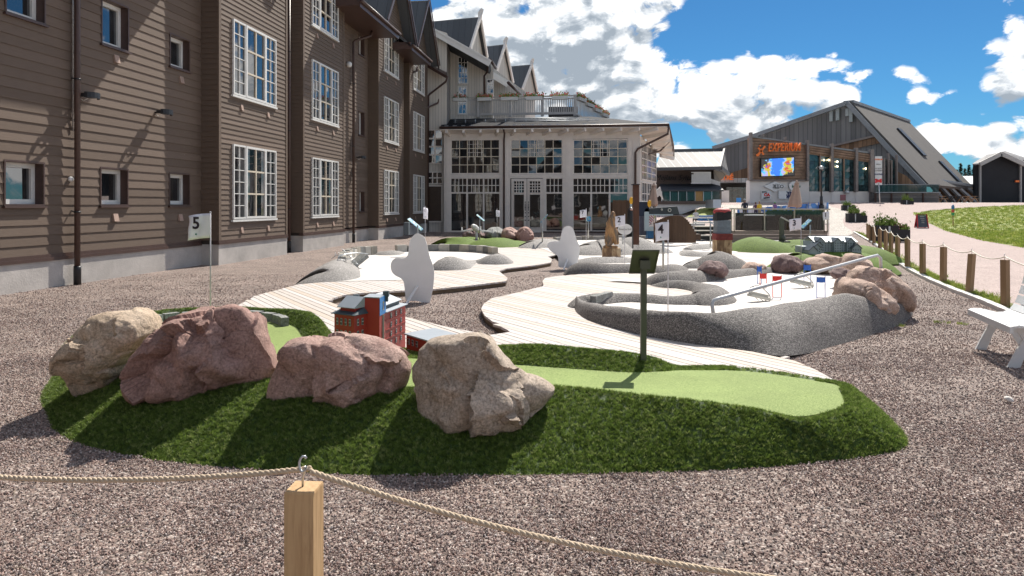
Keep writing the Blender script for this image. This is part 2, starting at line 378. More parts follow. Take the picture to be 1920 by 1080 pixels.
def tag(o, label, cat, group=None):
    o['label'] = label; o['category'] = cat
    if group: o['group'] = group
    return o
def copy_tree(o, parent=None):
    c = o.copy(); COL.objects.link(c); c.parent = parent; ORG[c.name] = ORG.get(o.name, Vector())
    for ch in [x for x in bpy.data.objects if x.parent == o]: copy_tree(ch, c)
    return c
def kids(o): return [x for x in bpy.data.objects if x.parent == o]
def text(body, size, loc, mat, parent, name='lettering', rot=(rad(90), 0, 0), ext=.002, bold=0.0, shear=0.0, sx=1.0, align='CENTER', spacing=1.0):
    cu = bpy.data.curves.new(name, 'FONT'); cu.body = body; cu.size = size; cu.extrude = ext; cu.offset = bold; cu.shear = shear
    cu.align_x = align; cu.align_y = 'CENTER'; cu.resolution_u = 3; cu.space_character = spacing; cu.space_line = .85
    to = bpy.data.objects.new(name, cu); COL.objects.link(to); bpy.context.view_layer.update()
    me = bpy.data.meshes.new_from_object(to.evaluated_get(bpy.context.evaluated_depsgraph_get())); COL.objects.unlink(to); bpy.data.objects.remove(to)
    org = ORG.get(parent.name, Vector()) if parent else Vector()
    mt = Matrix.Translation(Vector(loc)-org) @ Vector_rot(rot) @ Matrix.Diagonal((sx, 1, 1, 1))
    me.transform(mt); me.materials.clear(); me.materials.append(mat)
    ob = bpy.data.objects.new(name, me); COL.objects.link(ob)
    if parent: ob.parent = parent
    ORG[ob.name] = org; return ob
def Vector_rot(e):
    from mathutils import Euler
    return Euler(e).to_matrix().to_4x4()
def sheet(name, pts, z, mat, kind='structure', terrain=False, parent=None, cuts=(YB, 50, 60, YE)):
    """a flat area laid on the ground, draped over its slope"""
    bm = bmesh.new(); vs = [bm.verts.new((p[0], p[1], 0)) for p in pts]
    for t in tessellate_polygon([[Vector((p[0], p[1], 0)) for p in pts]]):
        try: bm.faces.new([vs[i] for i in t])
        except ValueError: pass
    if terrain:
        for y in cuts: bmesh.ops.bisect_plane(bm, geom=bm.verts[:]+bm.edges[:]+bm.faces[:], plane_co=(0, y, 0), plane_no=(0, 1, 0))
    for v in bm.verts: v.co.z = (T(v.co.y) if terrain else 0)+z
    bm.normal_update(); bmesh.ops.reverse_faces(bm, faces=[f for f in bm.faces if f.normal.z < 0])
    me = bpy.data.meshes.new(name); bm.to_mesh(me); bm.free(); me.materials.append(mat)
    o = bpy.data.objects.new(name, me); COL.objects.link(o)
    if parent:
        o.parent = parent; me.transform(Matrix.Translation(-ORG[parent.name]))
        ORG[o.name] = ORG[parent.name]
    if kind: o['kind'] = kind
    return o
def loft(rows, n, sub, closed, name, mat, parent, jitter=0.0, js=3.0, kind=None):
    """smooth surface through rows of control points"""
    R = [catmull(r, n, closed) for r in rows]; m = len(rows); M2 = (m-1)*sub+1; grid = []
    for k in range(n):
        grid.append(catmull([R[i][k] for i in range(m)], M2))
    mb = MB(); vs = []
    for k in range(n):
        for j in range(M2):
            p = grid[k][j].copy()
            if jitter: p.z += jitter*noise.noise(Vector((p.x, p.y, 0))*js)*min(1, j/2)
            vs.append(p)
    fs = []
    for k in range(n if closed else n-1):
        k2 = (k+1) % n
        for j in range(M2-1): fs.append((k*M2+j, k2*M2+j, k2*M2+j+1, k*M2+j+1))
    mb.add(vs, fs, 0, True); o = mb.build(name, mat, parent, kind=kind)
    me = o.data
    if sum(p.normal.z*p.area for p in me.polygons) < 0: me.flip_normals()
    return o, grid
class PXL(list): pass
def ridge(path, wid, hgt, name, mat, parent, z0=0.02, n=48, taper=True, asym=0.0):
    """low rounded berm swept along a curve; path of (x,y), wid/hgt scalars or lists"""
    if isinstance(path, PXL): hh_ = hgt if isinstance(hgt, list) else [hgt]*len(path); path = [G(x, y, z0+h) for (x, y), h in zip(path, hh_)]
    m = len(path); wl = wid if isinstance(wid, list) else [wid]*m; hl = hgt if isinstance(hgt, list) else [hgt]*m
    P = catmull([(p[0], p[1], 0) for p in path], n); W = [x.x for x in catmull([(w, 0, 0) for w in wl], n)]; H = [x.x for x in catmull([(h, 0, 0) for h in hl], n)]
    K = 13; vs = []
    for i in range(n):
        d = (P[min(i+1, n-1)]-P[max(i-1, 0)]).normalized(); s = Vector((-d.y, d.x, 0))
        e = 1.0
        if taper: q = min(i, n-1-i)/(n*.10); e = min(1, math.sqrt(max(0, min(1, q)))+.02)
        for k in range(K):
            t = -1+2*k/(K-1); prof = max(0, math.cos(t*math.pi/2))**.85
            p = P[i]+s*(t*W[i]/2*(.25+.75*e)); hh = H[i]*e*(1+.12*noise.noise(Vector((p.x*2.1, p.y*2.1, 3))))
            vs.append((p.x, p.y, z0+hh*prof+.006*noise.noise(Vector((p.x*9, p.y*9, 0)))))
    fs = [(i*K+k, (i+1)*K+k, (i+1)*K+k+1, i*K+k+1) for i in range(n-1) for k in range(K-1)]
    mb = MB(); mb.add(vs, fs, 0, True); o = mb.build(name, mat, parent)
    if sum(p.normal.z*p.area for p in o.data.polygons) < 0: o.data.flip_normals()
    return o
def rock(outline, Yc, dep, label, mat, seed, sub=5, cuts=8, amp=.06, group=None, name='boulder', cat='boulder', parent=None, sink=0.0):
    P = [V(px, py, Yc) for px, py in outline]; cx = (min(p.x for p in P)+max(p.x for p in P))/2; cz = (min(p.z for p in P)+max(p.z for p in P))/2
    ang = sorted([(math.atan2(p.z-cz, p.x-cx), math.hypot(p.x-cx, p.z-cz)) for p in P]); A = np.array([a[0] for a in ang]); R = np.array([a[1] for a in ang])
    A = np.concatenate([A-2*math.pi, A, A+2*math.pi]); R = np.concatenate([R, R, R])
    bm = bmesh.new(); bmesh.ops.create_icosphere(bm, subdivisions=sub, radius=1)
    rs = random.Random(seed); size = float(np.mean(R)); pl = []
    for i in range(cuts):
        a = rs.uniform(0, 2*math.pi); e = rs.uniform(-.9, .9); nrm = Vector((math.cos(a)*.8, -abs(rs.uniform(.3, 1)) if i % 3 else rs.uniform(-1, 1), e)).normalized(); pl.append((nrm, rs.uniform(.62, .86)))
    so = Vector((seed*7.1, seed*3.3, seed*1.7))
    for v in bm.verts:
        d = v.co.normalized(); h0 = math.hypot(d.x, d.z); th0 = math.atan2(d.z, d.x)
        for nrm, k in pl:
            q = d.dot(nrm)
            if q > k: d = d-nrm*(q-k)*.88
        h = math.hypot(d.x, d.z); th = th0; sb = min(1, max(0, (h0-.80)/.2)); sb = sb*sb*(3-2*sb); h += (h0-h)*sb; r = float(np.interp(th, A, R))
        hs = min(1.0, h)**.8 if h > 0 else 0
        p = Vector((math.cos(th)*r*hs, d.y*dep, math.sin(th)*r*hs)); q = p/size
        n1 = noise.fractal(q*1.1+so, .9, 2.1, 3); n2 = noise.turbulence(q*2.2+so, 5, True, noise_basis='PERLIN_ORIGINAL'); n3 = noise.ridged_multi_fractal(q*2.6+so, .9, 2.2, 5, 1.0, 2.0) if sub > 3 else 0
        vq = q*1.35+so; vd, vp = noise.voronoi(vq+noise.noise_vector(vq*1.5)*.25); rv = noise.cell_vector(vp[0]*7.3+so)-Vector((.5, .5, .5)); fac = max(-.5, min(.5, (vq-vp[0]).dot(rv)*1.6+(rv.x)*.35))
        k = size*amp*(n1*.6+(n2-.5)*.40-(n3-1)*.16+fac*2.1)
        dn = Vector((p.x/(size), p.y/max(dep, .01)*1.2, p.z/size)); dn.normalize()
        p += dn*k*(1.75-1.4*sb)
        v.co = p
    me = bpy.data.meshes.new(name); bm.to_mesh(me); bm.free(); me.materials.append(mat)
    me.polygons.foreach_set('use_smooth', [True]*len(me.polygons))
    try: me.set_sharp_from_angle(angle=rad(48))
    except Exception: pass
    o = bpy.data.objects.new(name, me); COL.objects.link(o); o.location = (cx, Yc, cz-sink)
    tag(o, label, cat, group); return o

# scattering: one object whose points carry rotation, size and the piece to use
def scatter(name, pos, rot, scl, idx, pieces, parent=None, label=None, cat=None):
    me = bpy.data.meshes.new(name); me.vertices.add(len(pos)); me.vertices.foreach_set('co', np.asarray(pos, np.float32).ravel())
    a = me.attributes.new('rot', 'FLOAT_VECTOR', 'POINT'); a.data.foreach_set('vector', np.asarray(rot, np.float32).ravel())
    a = me.attributes.new('scl', 'FLOAT', 'POINT'); a.data.foreach_set('value', np.asarray(scl, np.float32))
    a = me.attributes.new('idx', 'INT', 'POINT'); a.data.foreach_set('value', np.asarray(idx, np.int32)); me.update()
    for p in pieces: me.materials.append(p.data.materials[0]) if p.data.materials else None
    o = bpy.data.objects.new(name, me); COL.objects.link(o); o['kind'] = 'stuff'
    if parent: o.parent = parent; me.transform(Matrix.Translation(-ORG[parent.name]))
    if label: o['label'] = label
    if cat: o['category'] = cat
    g = bpy.data.node_groups.new(name+'_nodes', 'GeometryNodeTree')
    g.interface.new_socket('Geometry', in_out='INPUT', socket_type='NodeSocketGeometry'); g.interface.new_socket('Geometry', in_out='OUTPUT', socket_type='NodeSocketGeometry')
    gi = g.nodes.new('NodeGroupInput'); go = g.nodes.new('NodeGroupOutput'); iop = g.nodes.new('GeometryNodeInstanceOnPoints'); g2i = g.nodes.new('GeometryNodeGeometryToInstance')
    for p in pieces:
        oi = g.nodes.new('GeometryNodeObjectInfo'); oi.inputs['Object'].default_value = p; g.links.new(oi.outputs['Geometry'], g2i.inputs[0])
    def na(nm, ty):
        n = g.nodes.new('GeometryNodeInputNamedAttribute'); n.data_type = ty; n.inputs['Name'].default_value = nm; return n.outputs['Attribute']
    e2r = g.nodes.new('FunctionNodeEulerToRotation'); g.links.new(na('rot', 'FLOAT_VECTOR'), e2r.inputs[0])
    g.links.new(gi.outputs[0], iop.inputs['Points']); g.links.new(g2i.outputs[0], iop.inputs['Instance']); iop.inputs['Pick Instance'].default_value = True
    g.links.new(na('idx', 'INT'), iop.inputs['Instance Index']); g.links.new(e2r.outputs[0], iop.inputs['Rotation']); g.links.new(na('scl', 'FLOAT'), iop.inputs['Scale'])
    g.links.new(iop.outputs[0], go.inputs[0]); md = o.modifiers.new('scatter', 'NODES'); md.node_group = g
    return o
def piece(name, mb, mat):
    o = bpy.data.objects.new(name, mb.mesh(name, mat)); return o
def tuft(n, h, spread, wd, seed, lean=.5):
    r = random.Random(seed); mb = MB()
    for i in range(n):
        a = r.uniform(0, 6.28); x = r.uniform(-spread, spread); y = r.uniform(-spread, spread); hh = h*r.uniform(.6, 1.15); l = r.uniform(.1, lean)*hh; b = r.uniform(0, 6.28)
        dx, dy = math.cos(a)*wd/2, math.sin(a)*wd/2; lx, ly = math.cos(b)*l, math.sin(b)*l
        mb.add([(x-dx, y-dy, 0), (x+dx, y+dy, 0), (x+dx*.8+lx*.4, y+dy*.8+ly*.4, hh*.6), (x-dx*.8+lx*.4, y-dy*.8+ly*.4, hh*.6), (x+lx, y+ly, hh)], [(0, 1, 2, 3), (3, 2, 4)])
    return mb
# ================================================================== materials in use
mt_grav = M_speckle('gravel', 70, [(0, (0.087, 0.068, 0.061)), (.25, (0.193, 0.142, 0.122)), (.5, (0.290, 0.208, 0.176)), (.75, (0.367, 0.290, 0.250)), (1, (0.522, 0.449, 0.405))], .008, .9, .9, .2)
mt_pebble = M_speckle('pebble_dash', 105, [(0, (0.086, 0.080, 0.076)), (.4, (0.167, 0.152, 0.143)), (.75, (0.253, 0.233, 0.218)), (1, (0.414, 0.381, 0.358))], .004, .7, .85, .12)
mt_pebble_l = M_speckle('pebble_dash_light', 120, [(0, (.14, .13, .13)), (.4, (.30, .28, .265)), (.75, (.42, .395, .37)), (1, (.6, .58, .55))], .004, .6, .85, .12)
mt_conc = M('pale_concrete', (.66, .62, .58), .8, .05, 3, .1)
mt_slope = M_turf('turf_pile_base', (.025, .045, .010), (.06, .11, .02), 160)
mt_green = M_turf('putting_turf', (.085, .15, .03), (.36, .43, .155), 120, .8, .6, .12)
mt_deck = M_planks('larch_planks', [(0.498, 0.448, 0.409), (0.551, 0.511, 0.487), (0.520, 0.480, 0.453), (0.573, 0.533, 0.520), (0.509, 0.426, 0.354), (0.540, 0.501, 0.469)], .45, .75, (1.0, 6.0, 6.0), 1.0, rot=(0, 0, -math.atan2(-.842, .539)), dark=.5)
mt_deckedge = M('boardwalk_edge_timber', (.13, .09, .055), .85, .35, 5, .4)
mt_stone = M_rock('granite_block', [(.16, .17, .16), (.28, .29, .28), (.40, .40, .38)], 5)
mt_road = M_speckle('pink_gravel_road', 60, [(0, (.36, .27, .25)), (.5, (.50, .39, .355)), (1, (.62, .52, .48))], .003, .3, .95, .08)
mt_grass = M_turf('grass_field', (.16, .18, .05), (.36, .40, .12), 9, .8, .6, .3)
mt_white = M('white_paint', (.78, .78, .77), .45, .04, 4, .05)
mt_steel = M('brushed_steel', (.42, .42, .40), .35, .1, 20, .1, .7)
mt_galv = M('galvanised_steel', (.50, .52, .54), .38, .15, 25, .1, .85)
mt_greymetal = M('grey_green_metal', (.085, .088, .07), .5, .15, 6, .1, .2)
mt_tan = M_rock('tan_sandstone', [(0.299, 0.214, 0.144), (0.499, 0.380, 0.274), (0.618, 0.494, 0.375), (0.548, 0.456, 0.385)], 1.9, (.62, .55, .43))
mt_red = M_rock('red_porphyry', [(0.215, 0.125, 0.110), (0.345, 0.205, 0.173), (0.409, 0.257, 0.218), (0.323, 0.217, 0.196)], 2.4, (.42, .28, .25))
mt_rose = M_rock('rose_sandstone', [(.29, .165, .14), (.41, .26, .22), (.49, .34, .29), (.42, .28, .24)], 2.0, (.46, .34, .27))
mt_buff = M_rock('buff_sandstone', [(.26, .20, .15), (.44, .355, .28), (.56, .46, .37), (.48, .40, .33)], 2.6, (.54, .46, .37))
mt_pinkr = M_rock('pink_granite', [(0.310, 0.202, 0.160), (0.460, 0.325, 0.259), (0.552, 0.414, 0.341), (0.483, 0.358, 0.292)], 2.2, (.56, .44, .37))
mt_plum = M_rock('plum_granite', [(.12, .075, .075), (.20, .13, .125), (.28, .19, .175)], 3.0, (.40, .31, .29))

def struct(name, pts, z, mat, terrain=False): return sheet(name, pts, z, mat, 'structure', terrain)
# ------------------------------------------------------------------ ground
ys = [-60, -20, 0, 10, 20, 30, 40, 45, 50, 55, 60, 65, 70, 75, 90, 120, 200, 400, 900]; xs = [-300, -80, -40, -20, 0, 20, 40, 80, 150, 400, 700]
mb = MB(); n = len(xs)
mb.add([(x, y, T(y)) for y in ys for x in xs], [(j*n+i, j*n+i+1, (j+1)*n+i+1, (j+1)*n+i) for j in range(len(ys)-1) for i in range(n-1)])
mb.build('ground', mt_road, kind='structure')
CURB = [GT(*p) for p in ((1601, 436), (1623, 449), (1640, 459), (1686, 495.5), (1730, 521), (1780, 544), (1828, 563), (1870, 580), (1990, 634))]
c0 = CURB[-1]; cE = (c0[0]-1.55, c0[1]-4.2); cE2 = (2.6, -6)
bed = [FW(-14, -10.3), FW(37.9, -10.3), FW(38.3, -4.5)]
bed = [(p.x, p.y) for p in bed]+[(9.0, 37.6), (9.3, 27.5), (12.6, 27.6)]+[(p.x, p.y) for p in CURB]+[cE, cE2, (-10, -6)]
struct('gravel_bed', bed, .004, mt_grav)
verge = [(p.x+.04, p.y+.05) for p in CURB]+[(cE[0]+.05, cE[1]), (cE[0]+.5, cE[1])]+[(p.x+.42+.1*math.sin(i*2.1), p.y+.12) for i, p in reversed(list(enumerate(CURB)))]
struct('grass_verge', verge, .008, M_turf('verge_soil', (.12, .14, .04), (.26, .25, .09), 14, .9, .6, .3))
lawn = [GT(*p) for p in ((1711, 400), (1722, 408), (1745, 420), (1780, 435), (1843, 451.5), (1920, 465), (2150, 500), (2500, 470), (2500, 395), (2050, 384.5), (1920, 385), (1843, 388), (1790, 391.5), (1749, 395))]
struct('grass_field', [(p.x, p.y) for p in lawn], .006, mt_grass, True)
peb = M_speckle('cream_pebbles', 22, [(0, (.34, .29, .24)), (.4, (.56, .51, .45)), (1, (.78, .74, .68))], .02, .8, .9, .1)
pb = [GT(*p) for p in ((1553, 462), (1601, 437), (1596, 432), (1583, 424), (1580, 412), (1592, 400), (1575, 392), (1545, 384), (1300, 384), (1300, 402), (1556, 420))]
struct('pebble_bed', [(p.x, p.y) for p in pb], .012, peb, True)
# low pale stones along the deck and the road
# ------------------------------------------------------------------ kerb of pale blocks along the fence
kt = thing('kerb', 'low pale stone kerb between the gravel bed and the pink road', 'kerb', (CURB[3].x, CURB[3].y, 0))
cp = catmull([(p.x, p.y, 0) for p in CURB]+[(cE[0], cE[1], 0)], 60); mk = M('kerb_stone', (.60, .58, .55), .8, .15, 5, .3)
for i in range(59):
    a, b = cp[i], cp[i+1]; d = (b-a); b2 = a+d*.975; mb = MB(); mb.beam(a+Vector((0, 0, .02)), b2+Vector((0, 0, .02+random.uniform(-.006, .006))), .11, .09)
    mb.build('kerb_block', mk, kt)

# ------------------------------------------------------------------ boardwalk of single planks
BW = [(445, 573), (480, 554), (560, 533), (625.6, 527), (660, 526), (757, 524), (812, 507), (837, 498), (865, 495), (916, 491.6), (946, 486), (935, 474), (922, 471), (880, 466.5), (826.6, 463.5), (850, 461.8), (889, 460.5), (940, 457),
      (993.8, 453.5), (992, 462), (1020, 466), (1041, 471), (1041.6, 478), (1027.5, 481), (1035, 485.6), (1033, 492), (1005, 497), (949, 503.4), (935.6, 508), (951.6, 521), (948.8, 527), (874, 536), (812, 542), (740, 545.5), (672, 549.5),
      (644, 553), (624, 559), (618, 564), (635, 570), (690, 581), (762, 594), (841, 614), (920, 627.5), (959, 622), (935, 610.6), (909, 592), (902, 579), (907, 569), (922, 559), (967, 549), (1018, 536.5), (1019, 532.5), (1017, 527), (1022, 521),
      (1042, 517.5), (1087, 514), (1136, 513), (1190, 511.5), (1262, 507), (1300, 499), (1350, 494), (1372, 484), (1360, 462), (1350, 447), (1400, 447.5), (1470, 454), (1545, 472), (1530, 490), (1460, 500), (1400, 508), (1330, 520), (1235, 524), (1250, 532), (1330, 540), (1345, 548), (1310, 560), (1200, 560), (1110, 564),
      (1085, 574), (1082, 582), (1095, 595), (1130, 609), (1200, 627.5), (1300, 645), (1440, 663), (1475, 670), (1530, 693), (1573, 717), (1500, 712), (1380, 705), (1262, 700), (1200, 680), (1040, 668), (930, 662), (800, 655), (640, 655), (620, 634), (600, 610), (560, 593), (500, 584)]
bw = [G(x, y, .1) for x, y in BW]; bwp = [(p.x, p.y) for p in bw]
pd = Vector((.539, -.842)); pn = Vector((.842, .539)); PITCH, GAP = .101, .0115
def spans(c):                               # where the line n.p = c crosses the outline, along the plank direction
    ts = []
    for i in range(len(bwp)):
        a = Vector(bwp[i]); b = Vector(bwp[(i+1) % len(bwp)]); ca, cb = a.dot(pn)-c, b.dot(pn)-c
        if (ca > 0) != (cb > 0): p = a+(b-a)*(ca/(ca-cb)); ts.append(p.dot(pd))
    ts.sort(); return [(ts[i], ts[i+1]) for i in range(0, len(ts)-1, 2)]
bt = thing('boardwalk', 'winding pale larch boardwalk between the golf lanes and gravel', 'boardwalk', (0, 8, 0))
cs = [Vector(p).dot(pn) for p in bwp]; planks = []
c = min(cs)+.002
while c < max(cs):
    L = [spans(c+k*(PITCH-GAP)/2) for k in range(3)]
    if len(L[0]) == len(L[1]) == len(L[2]):
        for j in range(len(L[1])):
            ends = [L[k][j] for k in range(3)]
            if max(e[0] for e in ends)-min(e[0] for e in ends) < .9 and max(e[1] for e in ends)-min(e[1] for e in ends) < .9 and ends[1][1]-ends[1][0] > .03: planks.append((c, ends))
            else: planks.append((c, [(max(e[0] for e in ends), min(e[1] for e in ends))]*3))
    else:
        for j in range(len(L[1])): planks.append((c, [L[1][j]]*3))
    c += PITCH
planks = [p for p in planks if p[1][1][1]-p[1][1][0] > .02]
planks.sort(key=lambda p: -(pn*p[0]+pd*((p[1][1][0]+p[1][1][1])/2)).y); planks.reverse()
rest = MB()
for i, (c, e) in enumerate(planks):
    # long runs are butt-jointed from boards, as laid
    mb = MB() if i < 285 else rest; W = PITCH-GAP; dz = random.uniform(-.0015, .0015)
    tops = [[pn*(c+k*W/2)+pd*e[k][s] for k in range(3)] for s in (0, 1)]
    poly = [Vector((p.x, p.y, .1+dz)) for p in tops[0]]+[Vector((p.x, p.y, .1+dz)) for p in reversed(tops[1])]
    lo = [Vector((p.x, p.y, .072)) for p in poly]; n = 6
    mb.add(poly+lo, [tuple(range(n))]+[(k, (k+1) % n, (k+1) % n+n, k+n) for k in range(n)])
    if i < 285: mb.build('plank', mt_deck, bt)
if rest.v: rest.build('far_planks', mt_deck, bt, kind='stuff')
# fascia under the plank ends
mb = MB(); ctr = bwp
for i in range(len(bwp)):
    a = Vector((*bwp[i], 0)); b = Vector((*bwp[(i+1) % len(bwp)], 0)); d = (b-a)
    if d.length < .02: continue
    s = Vector((-d.y, d.x, 0)).normalized()*.03
    q = (a+b)/2+s*1.5; ins = pip([q.x], [q.y], bwp)[0]; s = s if ins else -s
    mb.hexa([a+s*.3, b+s*.3, b+s, a+s, a+s*.3+Vector((0, 0, .071)), b+s*.3+Vector((0, 0, .071)), b+s+Vector((0, 0, .071)), a+s+Vector((0, 0, .071))])
mb.build('edge_board', mt_deckedge, bt)
sheet('shaded_soil', [tuple(p) for p in bwp], .012, M('soil_painted_shade', (.05, .04, .03), .9), kind=None, parent=bt)  # soil colour darkened: the shade in the plank gaps is painted in

# ------------------------------------------------------------------ lane five: the turf mound in front
l5 = thing('golf_lane', 'large turf covered golf mound with light green putting strip, nearest the camera', 'golf lane', (-.5, 5.2, 0), 'adventure golf lanes')
O = [G(*p) for p in ((88, 778), (120, 822), (250, 858), (450, 880), (700, 893), (1000, 892), (1300, 885), (1500, 873), (1640, 856), (1702, 830), (1640, 765))]
O += [Vector(p) for p in ((2.60, 5.5, .03), (2.02, 5.93, .09), (1.44, 5.93, .09), (1.17, 5.98, .09), (.75, 6.12, .09), (.1, 6.32, .09), (-.4, 6.45, .09), (-1.3, 6.85, .09), (-1.88, 7.35, .09), (-2.24, 8.1, .08), (-2.7, 8.85, .06), (-3.2, 9.1, .02), (-3.95, 9.1, 0), (-4.75, 8.5, 0), (-4.86, 7.65, 0), (-4.45, 6.8, 0), (-4.03, 6.1, 0), (-3.7, 5.45, 0))]
C = [(-3.05, 5.6, .26), (-2.6, 5.15, .28), (-2.05, 4.85, .3), (-1.45, 4.65, .3), (-.75, 4.5, .3), (.15, 4.6, .29), (1.0, 4.31, .285), (1.53, 4.25, .235), (1.76, 4.18, .198), (2.24, 4.46, .19), (2.43, 4.93, .165), (2.5, 5.33, .14), (1.98, 5.8, .125), (1.42, 5.77, .15),
     (1.16, 5.64, .26), (.83, 5.72, .3), (.15, 5.93, .3), (-.35, 6.08, .25), (-1.1, 6.5, .12), (-1.72, 6.98, .12), (-2.13, 7.55, .28), (-2.55, 8.3, .23), (-3.1, 8.62, .215), (-3.9, 8.7, .215), (-4.42, 8.2, .22), (-4.5, 7.5, .25), (-4.1, 6.8, .28), (-3.75, 6.3, .28), (-3.4, 5.95, .27)]
I = [(-2.9, 6.0, .18), (-2.5, 5.5, .18), (-2.0, 5.15, .2), (-1.4, 4.9, .2), (-.7, 4.72, .2), (.2, 4.78, .225), (1.0, 4.39, .265), (1.52, 4.33, .225), (1.78, 4.27, .197), (2.16, 4.53, .188), (2.34, 4.95, .166), (2.42, 5.27, .142), (1.96, 5.7, .13), (1.42, 5.66, .15),
     (1.2, 5.5, .18), (.85, 5.44, .19), (.1, 5.66, .19), (-.3, 5.75, .19), (-1.1, 6.1, .17), (-1.5, 6.5, .14), (-2.1, 7.12, .12), (-2.5, 7.98, .1), (-3.05, 8.44, .1), (-3.9, 8.5, .1), (-4.2, 8.1, .1), (-4.2, 7.5, .12), (-3.9, 6.9, .14), (-3.5, 6.5, .16), (-3.2, 6.25, .17)]
MID = []                                     # the bank between foot and crest, slightly hollow
for o_, c_ in zip(O, C):
    o_ = Vector(o_); c_ = Vector(c_); m = o_.lerp(c_, .5); m.z += .018; MID.append(m)
TOP = [Vector(c_).lerp(Vector(i_), .35)+Vector((0, 0, .006 if c_[2]-i_[2] > .03 else 0)) for c_, i_ in zip(C, I)]
slope, grid5 = loft([O, MID, C, TOP, I], 260, 4, True, 'turf_bank', mt_slope, l5, .012, 2.2)
inner = [grid5[k][-1] for k in range(0, 260, 1)]
def fill_surface(name, loop, mat, parent, lift=0.0, relax=60, step=.09, flat=None):
    """smooth surface spanning a closed loop"""
    bm = bmesh.new(); vs = [bm.verts.new(p+Vector((0, 0, lift))) for p in loop]; L = len(vs); edge = set()
    tri = tessellate_polygon([[Vector((p.x, p.y, 0)) for p in loop]])
    for t in tri:
        try: bm.faces.new([vs[i] for i in t])
        except ValueError: pass
    for v in bm.verts: v.tag = True
    for it in range(3):
        es = [e for e in bm.edges if e.calc_length() > step*4/(it+1) and not e.is_boundary]
        if not es: break
        bmesh.ops.subdivide_edges(bm, edges=es, cuts=1); bmesh.ops.triangulate(bm, faces=bm.faces[:])
    inn = [v for v in bm.verts if not v.is_boundary]
    bnd = np.array([tuple(v.co) for v in bm.verts if v.is_boundary])
    for v in inn:
        d2 = (bnd[:, 0]-v.co.x)**2+(bnd[:, 1]-v.co.y)**2+1e-4; w = 1/d2**1.5; v.co.z = float((w*bnd[:, 2]).sum()/w.sum())
    bmesh.ops.recalc_face_normals(bm, faces=bm.faces)
    if sum(f.normal.z for f in bm.faces) < 0: bmesh.ops.reverse_faces(bm, faces=bm.faces[:])
    me = bpy.data.meshes.new(name); bm.to_mesh(me); bm.free(); me.materials.append(mat); me.polygons.foreach_set('use_smooth', [True]*len(me.polygons))
    o = bpy.data.objects.new(name, me); COL.objects.link(o); o.parent = parent; me.transform(Matrix.Translation(-ORG[parent.name])); ORG[o.name] = ORG[parent.name]; return o
fill_surface('putting_green', inner, mt_green, l5, .004)
# light green lip that runs over the right-hand rim: the pile there is short
lip = [k for k in range(260)]
# granite blocks lining the back of the pocket
bl = catmull([(-2.66, 7.98, 0), (-2.85, 8.28, 0), (-3.2, 8.46, 0), (-3.7, 8.52, 0), (-4.05, 8.42, 0), (-4.25, 8.05, 0)], 60); acc = 0; last = bl[0]; i0 = bl[0]
for p in bl[1:]:
    if (p-i0).length > .2:
        d = (p-i0).normalized(); s = Vector((-d.y, d.x, 0)); mb = MB(); a = i0+d*.006; b = i0+d*(random.uniform(.18, .195)); z1 = .2+random.uniform(-.008, .008)
        s *= 1 if s.y < 0 else -1; f = random.uniform(0, .012)
        mb.hexa([a+s*f+Vector((0, 0, .09)), b+s*f+Vector((0, 0, .09)), b-s*.09+Vector((0, 0, .09)), a-s*.09+Vector((0, 0, .09)), a+s*(f-.008)+Vector((0, 0, z1)), b+s*(f-.008)+Vector((0, 0, z1)), b-s*.09+Vector((0, 0, z1)), a-s*.09+Vector((0, 0, z1))])
        mb.build('granite_block', mt_stone, l5); i0 = i0+d*.2
# pile of the artificial turf
t_d = M_rand('turf_blade', [(0, (0.061, 0.094, 0.017)), (.45, (0.133, 0.204, 0.037)), (.8, (0.232, 0.332, 0.067)), (1, (0.376, 0.420, 0.158))], .5, .38, spec=.35)
tufts = [piece('turf_tuft', tuft(10, .019, .009, .0030, s, .9), t_d) for s in range(4)]
def surf_points(ob, n, seed, wfun=None, zmin=-1):
    me = ob.data; me.calc_loop_triangles(); co = np.array([v.co[:] for v in me.vertices])+np.array(ORG[ob.name]); tr = np.array([t.vertices[:] for t in me.loop_triangles])
    a, b, c = co[tr[:, 0]], co[tr[:, 1]], co[tr[:, 2]]; nr = np.cross(b-a, c-a); ar = np.linalg.norm(nr, axis=1)/2
    w = ar*(wfun((a+b+c)/3) if wfun else 1); rg = np.random.default_rng(seed); k = rg.choice(len(tr), n, p=w/w.sum())
    u = rg.random((n, 2)); fl = u.sum(1) > 1; u[fl] = 1-u[fl]; p = a[k]+(b-a)[k]*u[:, :1]+(c-a)[k]*u[:, 1:]; nv = nr[k]/(2*ar[k][:, None]+1e-9); nv[nv[:, 2] < 0] *= -1
    return p, nv
def wnear(c): return np.clip(1.0-(c[:, 1]-6.5)*.2, .25, 1)*np.where((c[:, 0] > 1.9) & (c[:, 1] > 5.4), .2, 1)
P5, N5 = surf_points(slope, 80000, 3, wnear)
def tilt_rot(N, rg, k=.9):
    ry = np.arctan2(N[:, 0], N[:, 2])*k; rx = -np.arcsin(np.clip(N[:, 1], -1, 1))*k
    return np.stack([rx, ry, rg.random(len(N))*6.28], 1)
rg = np.random.default_rng(5)
rotm = tilt_rot(N5, rg, .55); 
scatter('turf_pile', P5, rotm, rg.uniform(.7, 1.15, len(P5)), rg.integers(0, 4, len(P5)), tufts, l5)

